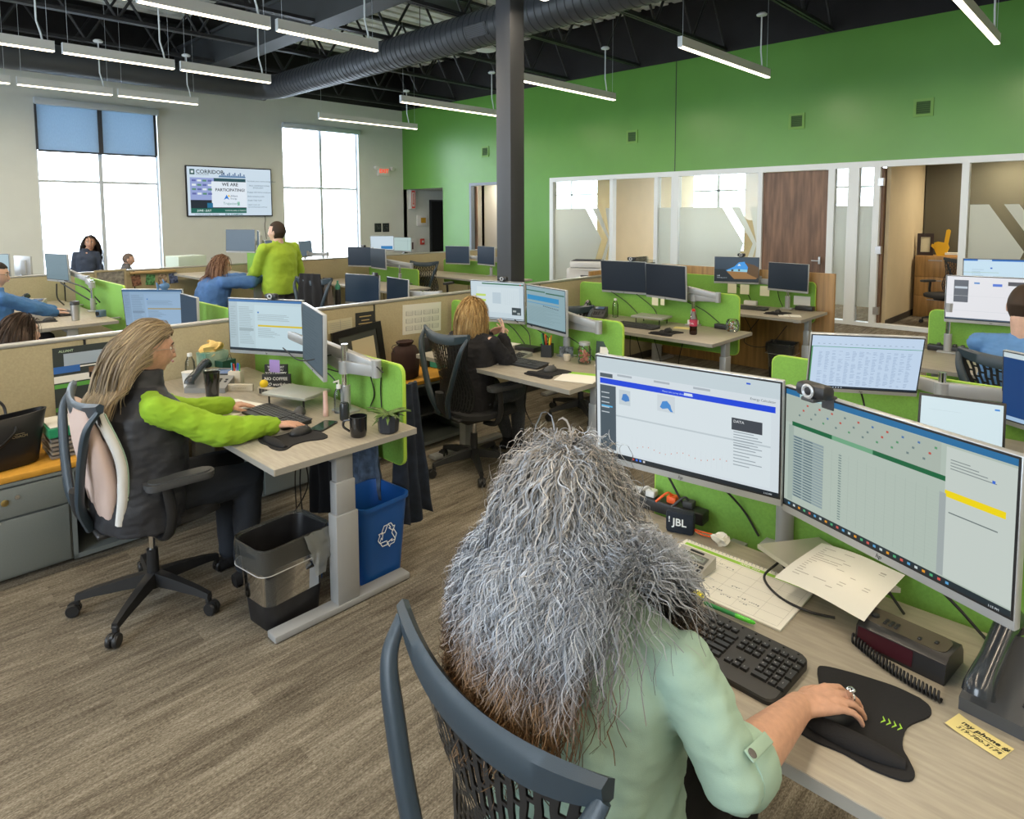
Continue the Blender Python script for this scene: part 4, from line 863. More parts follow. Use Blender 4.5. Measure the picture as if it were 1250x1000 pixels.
# ================= CLUTTER =================
def keyboard(label,loc,rz,w=.43,d=.17,m=m_blackpl,full=False,keym=None):
    t=thing('keyboard',label,'keyboard',loc,rz); keym=keym or m_dgrey
    # local: +X away from the typist, y left
    def zf(x): return .012+.010*((x+d/2)/d)
    o=rrect(w,d,.022,4); n=len(o); mb=MB(); lip=[(-x2,x1) for x1,x2 in o]
    mb.add([(x,y,0) for x,y in lip]+[(x,y,zf(x)-.004) for x,y in lip]+[(x*.975,y*.985,zf(x)) for x,y in lip],[tuple(range(n))[::-1],tuple(2*n+i for i in range(n))]+[(k*n+i,k*n+(i+1)%n,(k+1)*n+(i+1)%n,(k+1)*n+i) for k in range(2) for i in range(n)]); mb.build('case',m,t,30)
    rows_=[(.062,[1]*0),]
    x0=-d*.22; p=.0185*w/.43; KW=p*.84
    lay=[]  # (x,y,wid,dep)
    ys=w/2-.018
    R=[[ (1,)]*1]
    def row(i,ws,ystart): 
        y=ystart
        for q in ws:
            if q>0: lay.append((x0+i*p,y-q*p/2,q*p-p*.14,p*.82))
            y-=abs(q)*p
    row(0,[1.25,1.25,1.25,6,1.25,1.25,1.25,1.25],ys); row(1,[2.2]+[1]*10+[2.6],ys); row(2,[1.8]+[1]*11+[2.0],ys); row(3,[1.5]+[1]*12+[1.3],ys); row(4,[1]*13+[1.8],ys); row(5.25,[1,-.5,1,1,1,1,-.4,1,1,1,1,-.4,1,1,1,1],ys)
    y2=ys-15.2*p; row(0,[1,1,1],y2); row(1,[-1,1],y2); row(3,[1]*3,y2); row(4,[1]*3,y2); row(5.25,[1]*3,y2)
    y3=y2-3.3*p; row(0,[2,1],y3); row(1,[1]*3,y3); row(2,[1]*3,y3); row(3,[1]*3,y3); row(4,[1]*3,y3); row(5.25,[1]*4,y3); lay.append((x0+.5*p,y3-3.5*p,p*.86,p*1.82)); lay.append((x0+2.5*p,y3-3.5*p,p*.86,p*1.82)); lay.append((x0+4*p,y3-3.5*p,p*.86,p*.82))
    cache={}; al=MB()
    for (x,y,a,b_) in lay:
        z=zf(x)-.001
        if full:
            k=(round(a,4),round(b_,4))
            if k not in cache:
                q=MB(); h=.0062; c=.0016; q.add([(sx*b_/2,sy*a/2,0) for sx,sy in((-1,-1),(1,-1),(1,1),(-1,1))]+[(sx*(b_/2-c),sy*(a/2-c),h) for sx,sy in((-1,-1),(1,-1),(1,1),(-1,1))],[(3,2,1,0),(4,5,6,7)]+[(i,(i+1)%4,4+(i+1)%4,4+i) for i in range(4)])
                cache[k]=q.mesh('key',keym)
            o=link('key',cache[k],t); o.location=(x,y,z)
        else: al.box(x-b_/2,x+b_/2,y-a/2,y+a/2,z,z+.005)
    if not full: tag(al.build('keys',keym,t,None),kind='stuff')
    else:
        lg=MB(); g='QWERTYUIOPASDFGHJKLZXCVBNM7894561230'; 
        for i,(x,y,a,b_) in enumerate(lay):
            if a<p and i%1==0: text_mb(lg,g[i%len(g)],.006,basis((x+.001,y+.002,zf(x)+.0054),(0,-1,0),(1,0,0),(0,0,1)),ext=.00008)
        tag(lg.build('key_legends',mat('key_legend_white',(.5,.5,.5),.5),t,None),kind='stuff')
        lg=MB(); text_mb(lg,'logi',.009,basis((d/2-.016,.06,zf(d/2-.016)+.0001),(0,-1,0),(1,0,0),(0,0,1)),ext=.0001,bold=True); lg.build('logo',mat('key_legend_white',(.5,.5,.5),.5),t,None)
        for k in range(12): MB().lathe([(.0028,0),(.0028,.002),(.002,.0028)],8).build('hot_key',keym,t,40,(d/2-.010,.19-k*.034-(0 if k<4 else .02),zf(d/2-.01)-.0003))
    return t
def mouse(label,loc,rz,m=m_blackpl):
    t=thing('computer_mouse',label,'mouse',loc,rz); mb=MB(); mb.ell((0,0,.006),(.056,.031,.030),20,12); mb.v=[(x,y,max(0,z)) for x,y,z in mb.v]; mb.build('mouse_body',m,t,60)
    MB().rbox(.02,.038,-.004,.004,.028,.036,.003).build('wheel',m_dgrey,t); return t
def gelpad(label,loc,rz,s=1.0):
    """black mouse pad with a waisted outline and raised wrist roll; +X away"""
    t=thing('mouse_pad',label,'mouse pad',loc,rz)
    o=[(.125,-.085),(.13,-.04),(.125,.0),(.115,.05),(.10,.095),(.08,.105),(.02,.085),(-.04,.082),(-.07,.10),(-.10,.115),(-.125,.10),(-.135,.05),(-.13,0),(-.135,-.05),(-.125,-.10),(-.10,-.112),(-.07,-.098),(-.04,-.082),(.02,-.08),(.08,-.108),(.11,-.105)]
    o=[(x*s,y*s) for x,y in o]; o=[(p.x,p.y) for p in bez([(*q,0) for q in o+o[:1]],4)[:-1]]; MB().prism(o,'z',0,.0045).build('pad_sheet',m_blk,t,40)
    mb=MB().tube(bez([(-.09*s,-.095*s,.006),(-.097*s,-.04*s,.009),(-.097*s,.04*s,.009),(-.09*s,.1*s,.006)],6),[.012+.012*math.sin(PI*min(1,max(0,i/18))) for i in range(19)],12); mb.v=[(x,y,max(.002,z*.8)) for x,y,z in mb.v]; mb.build('wrist_rest',m_blk,t,60)
    return t
def cable(label,P,r=.003,m=m_cable,cat='cable',name='cable'):
    p0=Vector(P[0]); o=MB().tube([Vector(q)-p0 for q in bez(P,8)],r,6).build(name,m,None,60,p0); return tag(o,label,cat)
def deskphone(label,loc,rz,m_body=m_dgrey,full=False):
    """phone: local -X faces the user, handset cradle at +Y"""
    t=thing('desk_phone',label,'telephone',loc,rz)
    def zf(x): return .035+.32*(x+.1)
    prof=[(-.105,0),(.10,0),(.10,.10),(-.105,.028)]
    MB().prism(prof,'y',-.135,.105).build('phone_body',m_body,t,30)
    n=Vector((-.33,0,.944)).normalized(); u=Vector((.944,0,.33)); 
    def at(x,y,dz=0): p=Vector((x,y,.028+(x+.105)*.351))+n*dz; return basis(p,(0,-1,0),u,n)
    o=MB(); o.rbox(-.055,.055,-.03,.03,0,.006,.003,0,at(.055,-.065)); o=o.build('display',m_blackpl,t,30)
    MB().rbox(-.046,.046,-.022,.022,.0055,.0065,.0005,0,at(.055,-.065)).build('display_glass',mat('display_blue',(.10,.16,.30),.2) if not full else m_silver,o,30)
    km=MB().rbox(-.0075,.0075,-.005,.005,0,.005,.0015).mesh('phone_key',m_blackpl,30)
    for r in range(4):
        for c in range(3):
            k=link('phone_key',km,t); k.matrix_local=at(-.015-r*.018,-.03-c*.022,.0)
    for r in range(3):
        k=link('phone_key',km,t); k.matrix_local=at(-.02-r*.02,.0,.0)
    for r in range(2):
        k=link('phone_key',km,t); k.matrix_local=at(-.02-r*.02,-.11,.0)
    P=bez([(-.112,.070,.055),(-.10,.070,.074),(-.03,.070,.098),(.05,.070,.128),(.095,.070,.135),(.115,.070,.115)],6)
    MB().tube(P,[.022+.007*abs(math.cos(PI*i/(len(P)-1)))**2 for i in range(len(P))],14,up=(0,1,0)).build('handset',mat('gloss_dark_handset',(.022,.028,.036),.25,coat=.4),t,60)
    return t
def lathed(name,label,cat,loc,prof,m,n=24,part='body',smooth=50):
    t=thing(name,label,cat,loc); MB().lathe(prof,n).build(part,m,t,smooth); return t
m_clear=glassmat('clear_plastic',(.88,.9,.9),.9)
# ---- foreground desk
keyboard('black full size keyboard in front of the woman with grey hair',(1.418,.735,.7605),-.04,.455,.19,mat('soft_black_case',(.028,.027,.026),.5),True,mat('key_black',(.018,.018,.019),.38))
o=gelpad('black gel mouse pad with lime arrows under the grey haired woman\'s hand',(1.425,.375,.7605),.06,1.02)
mb=MB()
for k in range(4): mb.prism([(.0+0,.012-k*.010),(.012,.005-k*.010),(.0,-.002-k*.010) if 0 else (.024,.012-k*.010),(.020,.012-k*.010),(.012,.0085-k*.010),(.004,.012-k*.010)],'z',.0046,.005,0,Matrix.Translation((-.005,-.05,0)))
tag(mb.build('arrow_print',mat('lime_print',(.35,.62,.05),.5),o,None),kind='stuff')
mouse('black mouse in the grey haired woman\'s right hand',(1.385,.405,.765),-.4)
cr_=thing('clock_radio','black clock radio with dark red display beneath the right foreground monitor','clock',(1.712,.355,.7605),-.12)
MB().prism([(-.062,0),(.062,0),(.06,.03),(.045,.05),(-.035,.056),(-.055,.045)],'y',-.095,.095).build('clock_case',mat('gloss_black_case',(.02,.02,.021),.3),cr_,40)
MB().prism([(-.0632,.008),(-.0628,.008),(-.0562,.043),(-.0566,.043)],'y',-.03,.09).build('display',mat('dark_red_display',(.05,.012,.018),.15),cr_,None)
MB().prism(rrect(.07,.17,.02,4,.0,0),'z',.051,.0565).build('top_panel',mat('brown_grey_panel',(.10,.085,.065),.35,.3),cr_,40)
for k in range(8): MB().rbox(-.006,.006,-.004,.004,0,.004,.002).build('button',m_blackpl,cr_,40,(-.018+.014*(k%2),.045-.012*(k//2) if k<6 else -.03-.03*(k-6),.0565))
MB().lathe([(.009,0),(.009,.005),(.006,.006)],14).build('snooze_knob',m_blackpl,cr_,40,(-.005,.072,.0565))
# coiled cord
P=[]
pa,pb=Vector((1.662,.462,.772)),Vector((1.578,.262,.772))
for i in range(26*9):
    t_=i/(26*9-1); c=pa.lerp(pb,t_)+Vector((-.014*math.sin(t_*PI),0,0)); a=2*PI*i/9; P.append(c+Vector((.010*math.cos(a),0,.010*math.sin(a))))
o=MB().tube([p-pa for p in P],.0028,5).build('coiled_cord',m_cable,None,60,pa); tag(o,'black coiled telephone cord lying before the clock radio','cord')
deskphone('black office telephone with leaning handset at the right edge of the nearest desk',(1.675,.115,.7605),-.12,full=True)
t=thing('sticky_note','yellow handwritten note reading my phone # on the nearest desk','note',(1.523,.187,.7612),-PI/2-.30)
mb=MB(); 
N=8; V=[(-.05+.1*i/N,y,.0006+.010*max(0,(.25-i/N))**1.3*2) for i in range(N+1) for y in(-.026,.026)]; mb.add(V,[(2*i,2*i+2,2*i+3,2*i+1) for i in range(N)]); mb.build('note_paper',mat('pale_yellow_paper',(.72,.62,.26),.8),t,60)
mb=MB(); text_mb(mb,'my phone #',.017,basis((.006,.010,.0016),(1,0,0),(0,1,0),(0,0,1)),shear=.2,ext=.0001,bold=True); text_mb(mb,'319-780-3174',.014,basis((.004,-.011,.0016),(1,0,0),(0,1,0),(0,0,1)),shear=.2,ext=.0001); mb.box(-.035,.045,-.001,-.0005,.0012,.0015); mb.build('handwriting',m_blackpl,t,None)
# calendar pad
t=thing('desk_calendar','spiral desk calendar pad with a green APRIL 2024 bar on the nearest desk','calendar',(1.578,.602,.7605))
MB().rbox(0,.255,0,.40,0,.006,.001).build('sheets',m_paper,t,None)
MB().box(.222,.236,.012,.388,.006,.0066).build('green_bar',mat('calendar_green',(.30,.58,.06),.6),t,None)
mb=MB(); text_mb(mb,'APRIL 2024',.012,basis((.229,.18,.0068),(0,-1,0),(1,0,0),(0,0,1)),ext=.0001,bold=True); mb.build('month_lettering',m_paper,t,None)
mb=MB()
for k in range(7): mb.box(.01,.215,.012+k*.062,.0126+k*.062,.006,.0063)
for k in range(6): mb.box(.01+k*.041,.0106+k*.041,.012,.388,.006,.0063)
tag(mb.build('grid_lines',mat('faint_grey_ink',(.5,.5,.46),.8),t,None),kind='stuff')
mb=MB()
for k in range(34): mb.tube([(.243,.01+k*.0115,.004),(.250,.01+k*.0115,.011),(.257,.01+k*.0115,.004),(.25,.01+k*.0115,-.0)],.001,4)
tag(mb.build('spiral_binding',m_silver,t,None),kind='stuff')
R=random.Random(11); mb=MB()
for k in range(9):
    x,y=R.uniform(.03,.19),R.uniform(.03,.24)
    for j in range(5): mb.box(x+R.uniform(-.004,.004),x+.001+R.uniform(0,.003),y+j*.006,y+j*.006+.004,.0064,.0066)
tag(mb.build('pencil_notes',mat('pencil_ink',(.25,.27,.27),.8),t,None),kind='stuff')
# calculator
t=thing('calculator','light desk calculator with tilted display on the calendar pad','calculator',(1.655,.905,.768),-.02)
def czf(x): return .008+.20*(x+.075)
MB().prism([(-.078,0),(.075,0),(.075,.036),(-.078,.007)],'y',-.054,.054).build('case',mat('warm_grey_plastic',(.42,.41,.37),.45),t,30)
n=Vector((-.187,0,.982)); u=Vector((.982,0,.187))
def cat_(x,y): return basis(Vector((x,y,.007+(x+.078)*.1895)),(0,-1,0),u,n)
MB().rbox(-.044,.044,-.016,.016,0,.002,.001,0,cat_(.038,0)).build('display_bezel',mat('dark_bezel',(.12,.12,.11),.3),t,30)
MB().rbox(-.038,.038,-.010,.010,.002,.0025,.0002,0,cat_(.038,0)).build('display',mat('lcd_green_grey',(.26,.29,.25),.25),t,None)
mb=MB(); text_mb(mb,'0.',.013,basis(Vector((.038,-.030,.007+.116*.1895+.003)),(0,-1,0),u,n),ext=.0001); mb.build('digits',m_blackpl,t,None)
MB().rbox(-.022,.022,-.004,.004,.0,.0015,.0003,0,cat_(.064,.0)).build('brand_strip',m_blackpl,t,None)
kk={c:MB().rbox(-.0065,.0065,-.0048,.0048,0,.004,.0015).mesh('ckey',mm,30) for c,mm in (('g',mat('calc_key_grey',(.20,.20,.18),.4)),('r',mat('calc_key_red',(.35,.03,.03),.4)),('b',m_blackpl))}
for r in range(5):
    for c in range(6):
        k=link('calculator_key',kk['r' if (r in(3,) and c==0) or (r==4 and c==0) else ('b' if c in(0,5) or (r==4 and c==3) or r==0 else 'g')],t); k.matrix_local=cat_(.010-r*.0165,.0425-c*.017)
def pen(label,a,b_,r,m,capm=None,cat='pen',name='pen'):
    a,b_=Vector(a),Vector(b_); L_=(b_-a).length; ang=math.atan2((b_-a).y,(b_-a).x); t=thing(name,label,cat,a,ang); T=Matrix.Rotation(PI/2,4,'Y')
    MB().lathe([(r*.4,0),(r*.9,.004),(r,.01),(r,L_*.62),(r*1.08,L_*.63)],12,M=T).build('barrel',m,t,50)
    MB().lathe([(r*1.08,L_*.63),(r*1.08,L_*.9),(r*.8,L_*.97),(r*.3,L_)],12,M=T).build('cap',capm or m,t,50); return t
pen('yellow highlighter at the left of the yellow pair above the keyboard',(1.553,.955,.775),(1.556,.862,.775),.0075,mat('highlighter_yellow',(.85,.78,.02),.4),cat='highlighter',name='highlighter')
pen('yellow highlighter nearer the green pen, above the keyboard',(1.561,.882,.776),(1.562,.80,.776),.0085,mat('highlighter_yellow',(.85,.78,.02),.4),cat='highlighter',name='highlighter')
pen('short white marker lying between highlighters and keyboard',(1.541,.875,.776),(1.535,.80,.776),.0075,m_wp,mat('printed_white',(.7,.62,.58),.4),cat='marker',name='marker')
pen('translucent green pen lying above the keyboard',(1.546,.792,.772),(1.553,.655,.772),.0055,mat('deep_green_plastic',(.02,.22,.05),.3),mat('bright_green_plastic',(.10,.62,.05),.25))
# speaker
t=thing('portable_speaker','small navy square portable speaker with white JBL lettering','speaker',(1.87,1.045,.7605),.32)
MB().rbox(-.018,.018,-.045,.045,0,.072,.009).build('speaker_body',mat('navy_speaker_cloth',(.006,.013,.026),.8,bump=.5,bump_s=900),t,40)
mb=MB(); text_mb(mb,'JBL',.034,basis((-.0185,0,.038),(0,-1,0),(0,0,1),(-1,0,0)),bold=True); text_mb(mb,'!',.026,basis((-.0185,.033,.045),(0,-1,0),(0,0,1),(-1,0,0)),bold=True); mb.build('lettering',m_white,t,None)
MB().tube(bez([(0,-.043,.018),(.01,-.065,.010),(.015,-.10,.006),(.0,-.105,.005),(-.005,-.07,.008),(0,-.043,.015)],6),.0022,6).build('orange_loop',mat('orange_cord',(.85,.12,.02),.5),t,60)
t=thing('power_strip','black power strip with plugs against the lime screen by the speaker','power strip',(1.965,1.16,.7605),.08)
MB().rbox(-.028,.028,-.15,.15,0,.042,.006).build('strip_case',m_blackpl,t,30)
for k,(y,mm,nm) in enumerate(((.05,m_wp,'white_plug'),(-.03,mat('orange_cord',(.85,.12,.02),.5),'orange_plug'),(-.09,m_dgrey,'grey_plug'))): MB().rbox(-.018,.018,-.018,.018,.042,.066,.006).tube(bez([(0,0,.06),(-.02,.01,.08),(-.05,.04,.05)],5),.004,6).build(nm,mm,t,40,(0,y,0))
MB().tube(bez([(-.0,.06,.065),(-.035,.10,.07),(-.03,.15,.055),(-.05,.19,.05)],5),.007,6,sx=.4).build('white_ribbon_cord',m_wp,t,40)
t=tag(noisy(MB().ell((0,0,.016),(.022,.026,.018),14,10),.016,60).build('crumpled_paper',m_paper,None,None,(1.886,.915,.7605)),'small crumpled white paper ball by the calendar','paper ball')
t=thing('toy_car','tiny grey toy car at the left side of the nearest desk','toy car',(1.775,1.15,.7605),-1.9)
MB().rbox(-.026,.026,-.012,.012,.005,.017,.003).rbox(-.014,.014,-.010,.010,.015,.026,.004).build('car_body',mat('toy_grey',(.16,.20,.20),.35),t,30)
for q in((-.016,-.012),(.016,-.012),(-.016,.012),(.016,.012)): MB().cyl(0,0,-.002,.002,.006,M=Matrix.Rotation(PI/2,4,'X')).build('wheel',m_blackpl,t,40,(q[0],q[1],.006))
# laptop riser with closed laptop and paper
t=thing('laptop_riser','slanted silver laptop riser under the white printed sheet','stand',(1.90,.60,.7605))
def poly(P,z0,z1): return [(x-1.90,y-.60) for x,y in P],z0,z1
pp,_,_=poly([(1.838,.775),(1.745,.585),(1.87,.41),(2.005,.66)],0,0)
MB().prism(pp,'z',.055,.068).build('closed_laptop',mat('silver_laptop_lid',(.50,.49,.42),.3,.4),t,None)
for a,b_ in(((-.10,-.02),(-.04,.03)),((-.05,-.17),(.03,-.1)),((.06,.02),(.0,-.05)),((-.04,.14),(.03,.06))): MB().tube([(a[0],a[1],.055),(b_[0],b_[1],0.003)],.005,6).tube([(a[0],a[1],.055),(a[0]+.02,a[1]-.03,.003)],.004,6).build('leg',m_blackpl,t,50)
mb=MB(); A,B_,C_,D_=[Vector(p) for p in((1.946,.632,.842),(1.698,.668,.836),(1.664,.438,.836),(1.93,.414,.842))]; N=10
V=[]
for i in range(N+1):
    for j in range(N+1):
        u,v=i/N,j/N; p=A.lerp(D_,u).lerp(B_.lerp(C_,u),v); p.z+=-.018*max(0,v-.6)**1.5*2+.006*math.sin(u*4); V.append(p-A)
t=thing('printed_sheet','white printed sheet lying over the laptop riser on the nearest desk','paper',A)
mb.add(V,[(i*(N+1)+j,i*(N+1)+j+1,(i+1)*(N+1)+j+1,(i+1)*(N+1)+j) for i in range(N) for j in range(N)]); mb.build('sheet',m_paper,t,60)
mb=MB(); R=random.Random(4)
for k in range(15):
    v=.10+.05*k; u1=.86 if k in(1,2,9,10) else R.uniform(.4,.7)
    q=[A.lerp(D_,u).lerp(B_.lerp(C_,u),vv)+Vector((0,0,.0012-.018*max(0,vv-.6)**1.5*2+.006*math.sin(u*4)))-A for u,vv in((.1,v),(u1,v),(u1,v+(.012 if k!=1 else .025)),(.1,v+.012))]
    mb.quad(*q)
tag(mb.build('print_lines',mat('print_grey',(.42,.40,.36),.8),t,None),kind='stuff')
cable('black cable looping from under the printed sheet over the calendar',[(1.83,.71,.80),(1.77,.725,.775),(1.715,.66,.769),(1.70,.58,.77),(1.72,.52,.769)],.0035)
cable('black cable from the left foreground monitor down the lime screen',[(1.85,1.05,1.0),(1.93,.98,.95),(1.995,.90,.85),(2.0,.84,.77)],.004)
cable('black cable from the left foreground monitor to the power strip',[(1.86,1.2,1.0),(1.95,1.17,.93),(1.96,1.10,.83),(1.965,1.08,.80)],.004)
cable('black cables bunched beneath the right foreground monitor',[(1.90,.48,.98),(1.99,.42,.86),(1.95,.30,.79),(1.85,.2,.77),(1.80,.1,.77)],.004)
cable('black cables hanging below the front edge of the nearest desk',[(1.42,.3,.70),(1.35,.33,.55),(1.45,.28,.45),(1.38,.22,.6),(1.5,.2,.70)],.004)
# ---- desk of the lime sleeved woman
keyboard('dark keyboard under the hands of the lime sleeved woman',(1.53,3.16,.7605),.05,.44,.16)
gelpad('black gel mouse pad at the lime sleeved woman\'s right hand',(1.44,2.80,.7605),0,1.0)
mouse('dark mouse in the lime sleeved woman\'s right hand',(1.49,2.83,.765),0)
t=thing('smartphone','black smartphone lying beyond the mouse pad on the lime woman\'s desk','phone',(1.625,2.855,.7605),.5); MB().prism(rrect(.15,.075,.01,4),'z',0,.008).build('phone_case',m_blackpl,t,40); MB().prism(rrect(.14,.066,.006,3),'z',.008,.0083).build('phone_screen',mat('dark_green_glass',(.02,.05,.04),.06),t,None)
mg=thing('coffee_mug','glossy black mug at the right end of the lime woman\'s desk','mug',(1.665,2.61,.7605),2.3)
m_gb=mat('gloss_black_ceramic',(.008,.009,.011),.12,coat=.5)
MB().lathe([(.030,0),(.036,.004),(.040,.03),(.041,.09),(.0415,.098),(.038,.098),(.037,.09),(.036,.012),(.001,.010)],28,cap=False).build('cup',m_gb,mg,60); MB().tube(bez([(.039,0,.078),(.066,0,.072),(.07,0,.045),(.040,0,.022)],6),.006,8,up=(0,1,0)).build('handle',m_gb,mg,60)
pt=thing('potted_plant','small spiky succulent in faceted dark pot at the lime woman\'s desk corner','plant',(1.80,2.56,.7605))
MB().lathe([(.040,0),(.048,.008),(.052,.055),(.052,.085),(.047,.085),(.045,.07),(.001,.068)],12,cap=False).build('pot',mat('dark_blue_grey_pot',(.03,.035,.045),.35),pt,20)
R=random.Random(2)
m_leafg=mat('succulent_green',(.09,.16,.03),.45,noise_s=30,noise_a=.35)
for k in range(20):
    a=k*2.4+R.uniform(-.2,.2); L_=R.uniform(.07,.115); el=R.uniform(.15,.9); P=[]
    for i in range(7):
        s=i/6; P.append((math.cos(a)*L_*s*math.cos(el*(1-s*.9)),math.sin(a)*L_*s*math.cos(el*(1-s*.9)),.075+L_*s*math.sin(el)-.05*s*s))
    MB().tube(P,[.006,.0075,.007,.006,.005,.003,.0006],6,sx=1.5).build('leaf',m_leafg,pt,60)
t=thing('sanitizer_bottle','clear pump bottle on the lime woman\'s desk beneath the monitor arm','bottle',(1.80,3.0,.7605)); MB().lathe([(.024,0),(.026,.01),(.026,.10),(.018,.125),(.012,.13)],18).build('bottle_body',m_clear,t,60); MB().lathe([(.012,.13),(.012,.15),(.004,.152),(.004,.175)],12).tube([(0,0,.17),(-.03,0,.168)],.005,6).build('pump',m_wp,t,60)
lathed('small_bottle','squat black bottle between the sanitizer and the black mug','bottle',(1.755,2.875,.7605),[(.022,0),(.025,.006),(.025,.075),(.02,.088),(.014,.09)],mat('dark_smoke_plastic',(.02,.025,.03),.25),20)
lathed('lotion_tube','slim pale pink tube standing on the lime woman\'s desk','tube',(1.722,3.0,.7605),[(.012,0),(.014,.004),(.014,.03),(.013,.032),(.011,.13)],mat('pale_pink_plastic',(.62,.42,.36),.4),16)
t=thing('tumbler','tall black tumbler with clear lid before the lime woman\'s telephone','tumbler',(1.435,3.72,.7605)); MB().lathe([(.030,0),(.033,.01),(.043,.16)],24).build('tumbler_body',m_gb,t,60); MB().lathe([(.043,.16),(.045,.165),(.045,.178),(.036,.18)],24).build('lid',m_clear,t,60)
ph=deskphone('grey office telephone with lit blue display behind the black tumbler',(1.53,3.99,.7605),.75,mat('silver_grey_phone',(.22,.22,.21),.5)); 
t=thing('laptop','closed pale laptop on a low riser behind the lime woman\'s keyboard','laptop',(1.73,3.32,.7605),.35)
MB().rbox(-.105,.105,-.15,.15,.055,.072,.004).build('laptop_case',mat('pale_laptop_lid',(.42,.43,.38),.35,.2),t,30)
for q in((-.08,-.12),(.08,-.12),(-.08,.12),(.08,.12)): MB().tube([(q[0],q[1],0),(q[0],q[1],.055)],.005,6).build('riser_leg',m_blackpl,t,50)
mouse('second dark mouse in front of the pale laptop riser',(1.64,3.12,.765),1.0,m_dgrey)
def sign(label,loc,rz,w,h,d,lines,m,tm,cat='sign',name='desk_sign',lean=.0):
    t=thing(name,label,cat,loc,rz); MB().rbox(0,d,-w/2,w/2,0,h,.002,0,Matrix.Rotation(lean,4,'Y')).build('block',m,t,None); mb=MB()
    for k,(tx_,s_,z_) in enumerate(lines): text_mb(mb,tx_,s_,Matrix.Rotation(lean,4,'Y')@basis((-.0006,0,z_),(0,-1,0),(0,0,1),(-1,0,0)),bold=True,shear=.3 if 'work' in tx_ else 0)
    if lines: mb.build('lettering',tm,t,None)
    return t
m_chalk=mat('chalk_black',(.025,.027,.028),.6)
sign('black block sign reading NO COFFEE NO workday on the lime woman\'s desk',(1.80,3.70,.7605),.75,.17,.085,.02,[('NO COFFEE',.026,.058),('NO workday',.026,.024)],m_chalk,m_paper)
sign('black block sign reading WHEN YOU ARE HAPPY behind the coffee sign',(1.84,3.78,.7605),.75,.14,.125,.018,[('THINGS THAT',.016,.11),('MAKE YOU',.018,.092),('YOU HAPPY',.024,.07)],m_chalk,m_paper)
sign('cream block sign with faint script before the pen holder',(1.62,3.80,.7605),.75,.16,.04,.022,[('GO AWAY',.018,.018)],mat('cream_block',(.55,.50,.40),.6),mat('faint_tan',(.40,.36,.28),.6))
t=thing('pen_holder','square cream pen holder full of coloured pens reading YOU','pen holder',(1.66,3.93,.7605),.75)
MB().rbox(-.03,.03,-.038,.038,0,.095,.004).build('holder_box',mat('cream_block',(.55,.50,.40),.6),t,30)
mb=MB(); text_mb(mb,'YOU',.022,basis((-.0306,0,.045),(0,-1,0),(0,0,1),(-1,0,0)),bold=True); mb.build('lettering',mat('faint_tan',(.40,.36,.28),.6),t,None)
for k,c in enumerate(((.05,.4,.1),(.03,.1,.5),(.03,.1,.5),(.6,.05,.03),(.02,.02,.03),(.1,.5,.6))): MB().tube([((k%2)*.02-.01,-.025+k*.01,.02),((k%3)*.012-.014,-.03+k*.012,.14)],.004,6).build('pen',mat('pen_%d'%k,c,.4),t,50)
t=thing('sticky_note','lavender sticky note hanging under the lime woman\'s left monitor','note',(1.775,3.66,.945),-2.66+PI/2); MB().box(-.035,.035,-.001,0,-.075,0).build('note_paper',mat('lavender_paper',(.38,.27,.62),.8),t,None)
t=thing('gift_bag','teal and white gift bag with yellow tissue against the near partition','gift bag',(1.65,4.25,.7605),.2)
MB().prism([(-.075,0),(.075,0),(.08,.17),(-.08,.17)],'y',-.05,.05,0).build('bag',mat('teal_wash_paper',(.01,.20,.17),.5,noise_s=9,col2=(.45,.55,.42)),t,None)
noisy(MB().ell((0,0,.185),(.06,.045,.04),16,12),.06,25,3).build('tissue_paper',mat('yellow_tissue',(.75,.52,.18),.8),t,None)
t=thing('gift_bag','dark green small bag between the telephone and the pen holder','gift bag',(1.66,4.08,.7605),.3); MB().prism([(-.045,0),(.045,0),(.05,.14),(-.05,.14)],'y',-.035,.035).build('bag',mat('dark_green_paper',(.01,.06,.035),.5),t,None); MB().tube(bez([(-.02,-.035,.14),(0,-.04,.18),(.02,-.035,.14)],5),.0015,5).build('handle',m_blackpl,t,50)
t=thing('water_bottle','clear small water bottle behind the lime sleeved woman\'s face','bottle',(1.50,4.22,.7605)); MB().lathe([(.028,0),(.03,.01),(.028,.05),(.03,.09),(.028,.13),(.013,.165)],18).build('bottle_body',m_clear,t,60); MB().lathe([(.014,.165),(.014,.185)],14).build('cap',m_wp,t,60)
lathed('paper_cup','white paper cup between the water bottle and the telephone','cup',(1.44,4.08,.7605),[(.028,0),(.038,.10),(.04,.103)],m_wp)
t=thing('paper_stack','loose white sheets beside the lime woman\'s left hand','papers',(1.47,3.50,.7605),.2)
for k in range(3): MB().box(-.1,.1,-.13,.13,k*.0012,k*.0012+.001,0,Matrix.Rotation(.06*k,4,'Z')).build('sheet',m_paper,t,None)
t=thing('desk_clock','small flip block calendar with a yellow ball behind the keyboard','ornament',(1.70,3.60,.7605),.3); MB().rbox(-.02,.02,-.06,.06,0,.045,.003).build('block_base',mat('cream_block',(.55,.50,.40),.6),t,None)
for k in range(4): MB().rbox(-.0225,-.02,-.045+k*.024,-.025+k*.024,.008,.038,.001).build('number_tile',m_dgrey,t,None)
MB().ell((0,.03,.062),(.024,.024,.024),18,12).build('yellow_ball',mat('bright_yellow',(.85,.60,.02),.5),t,60)
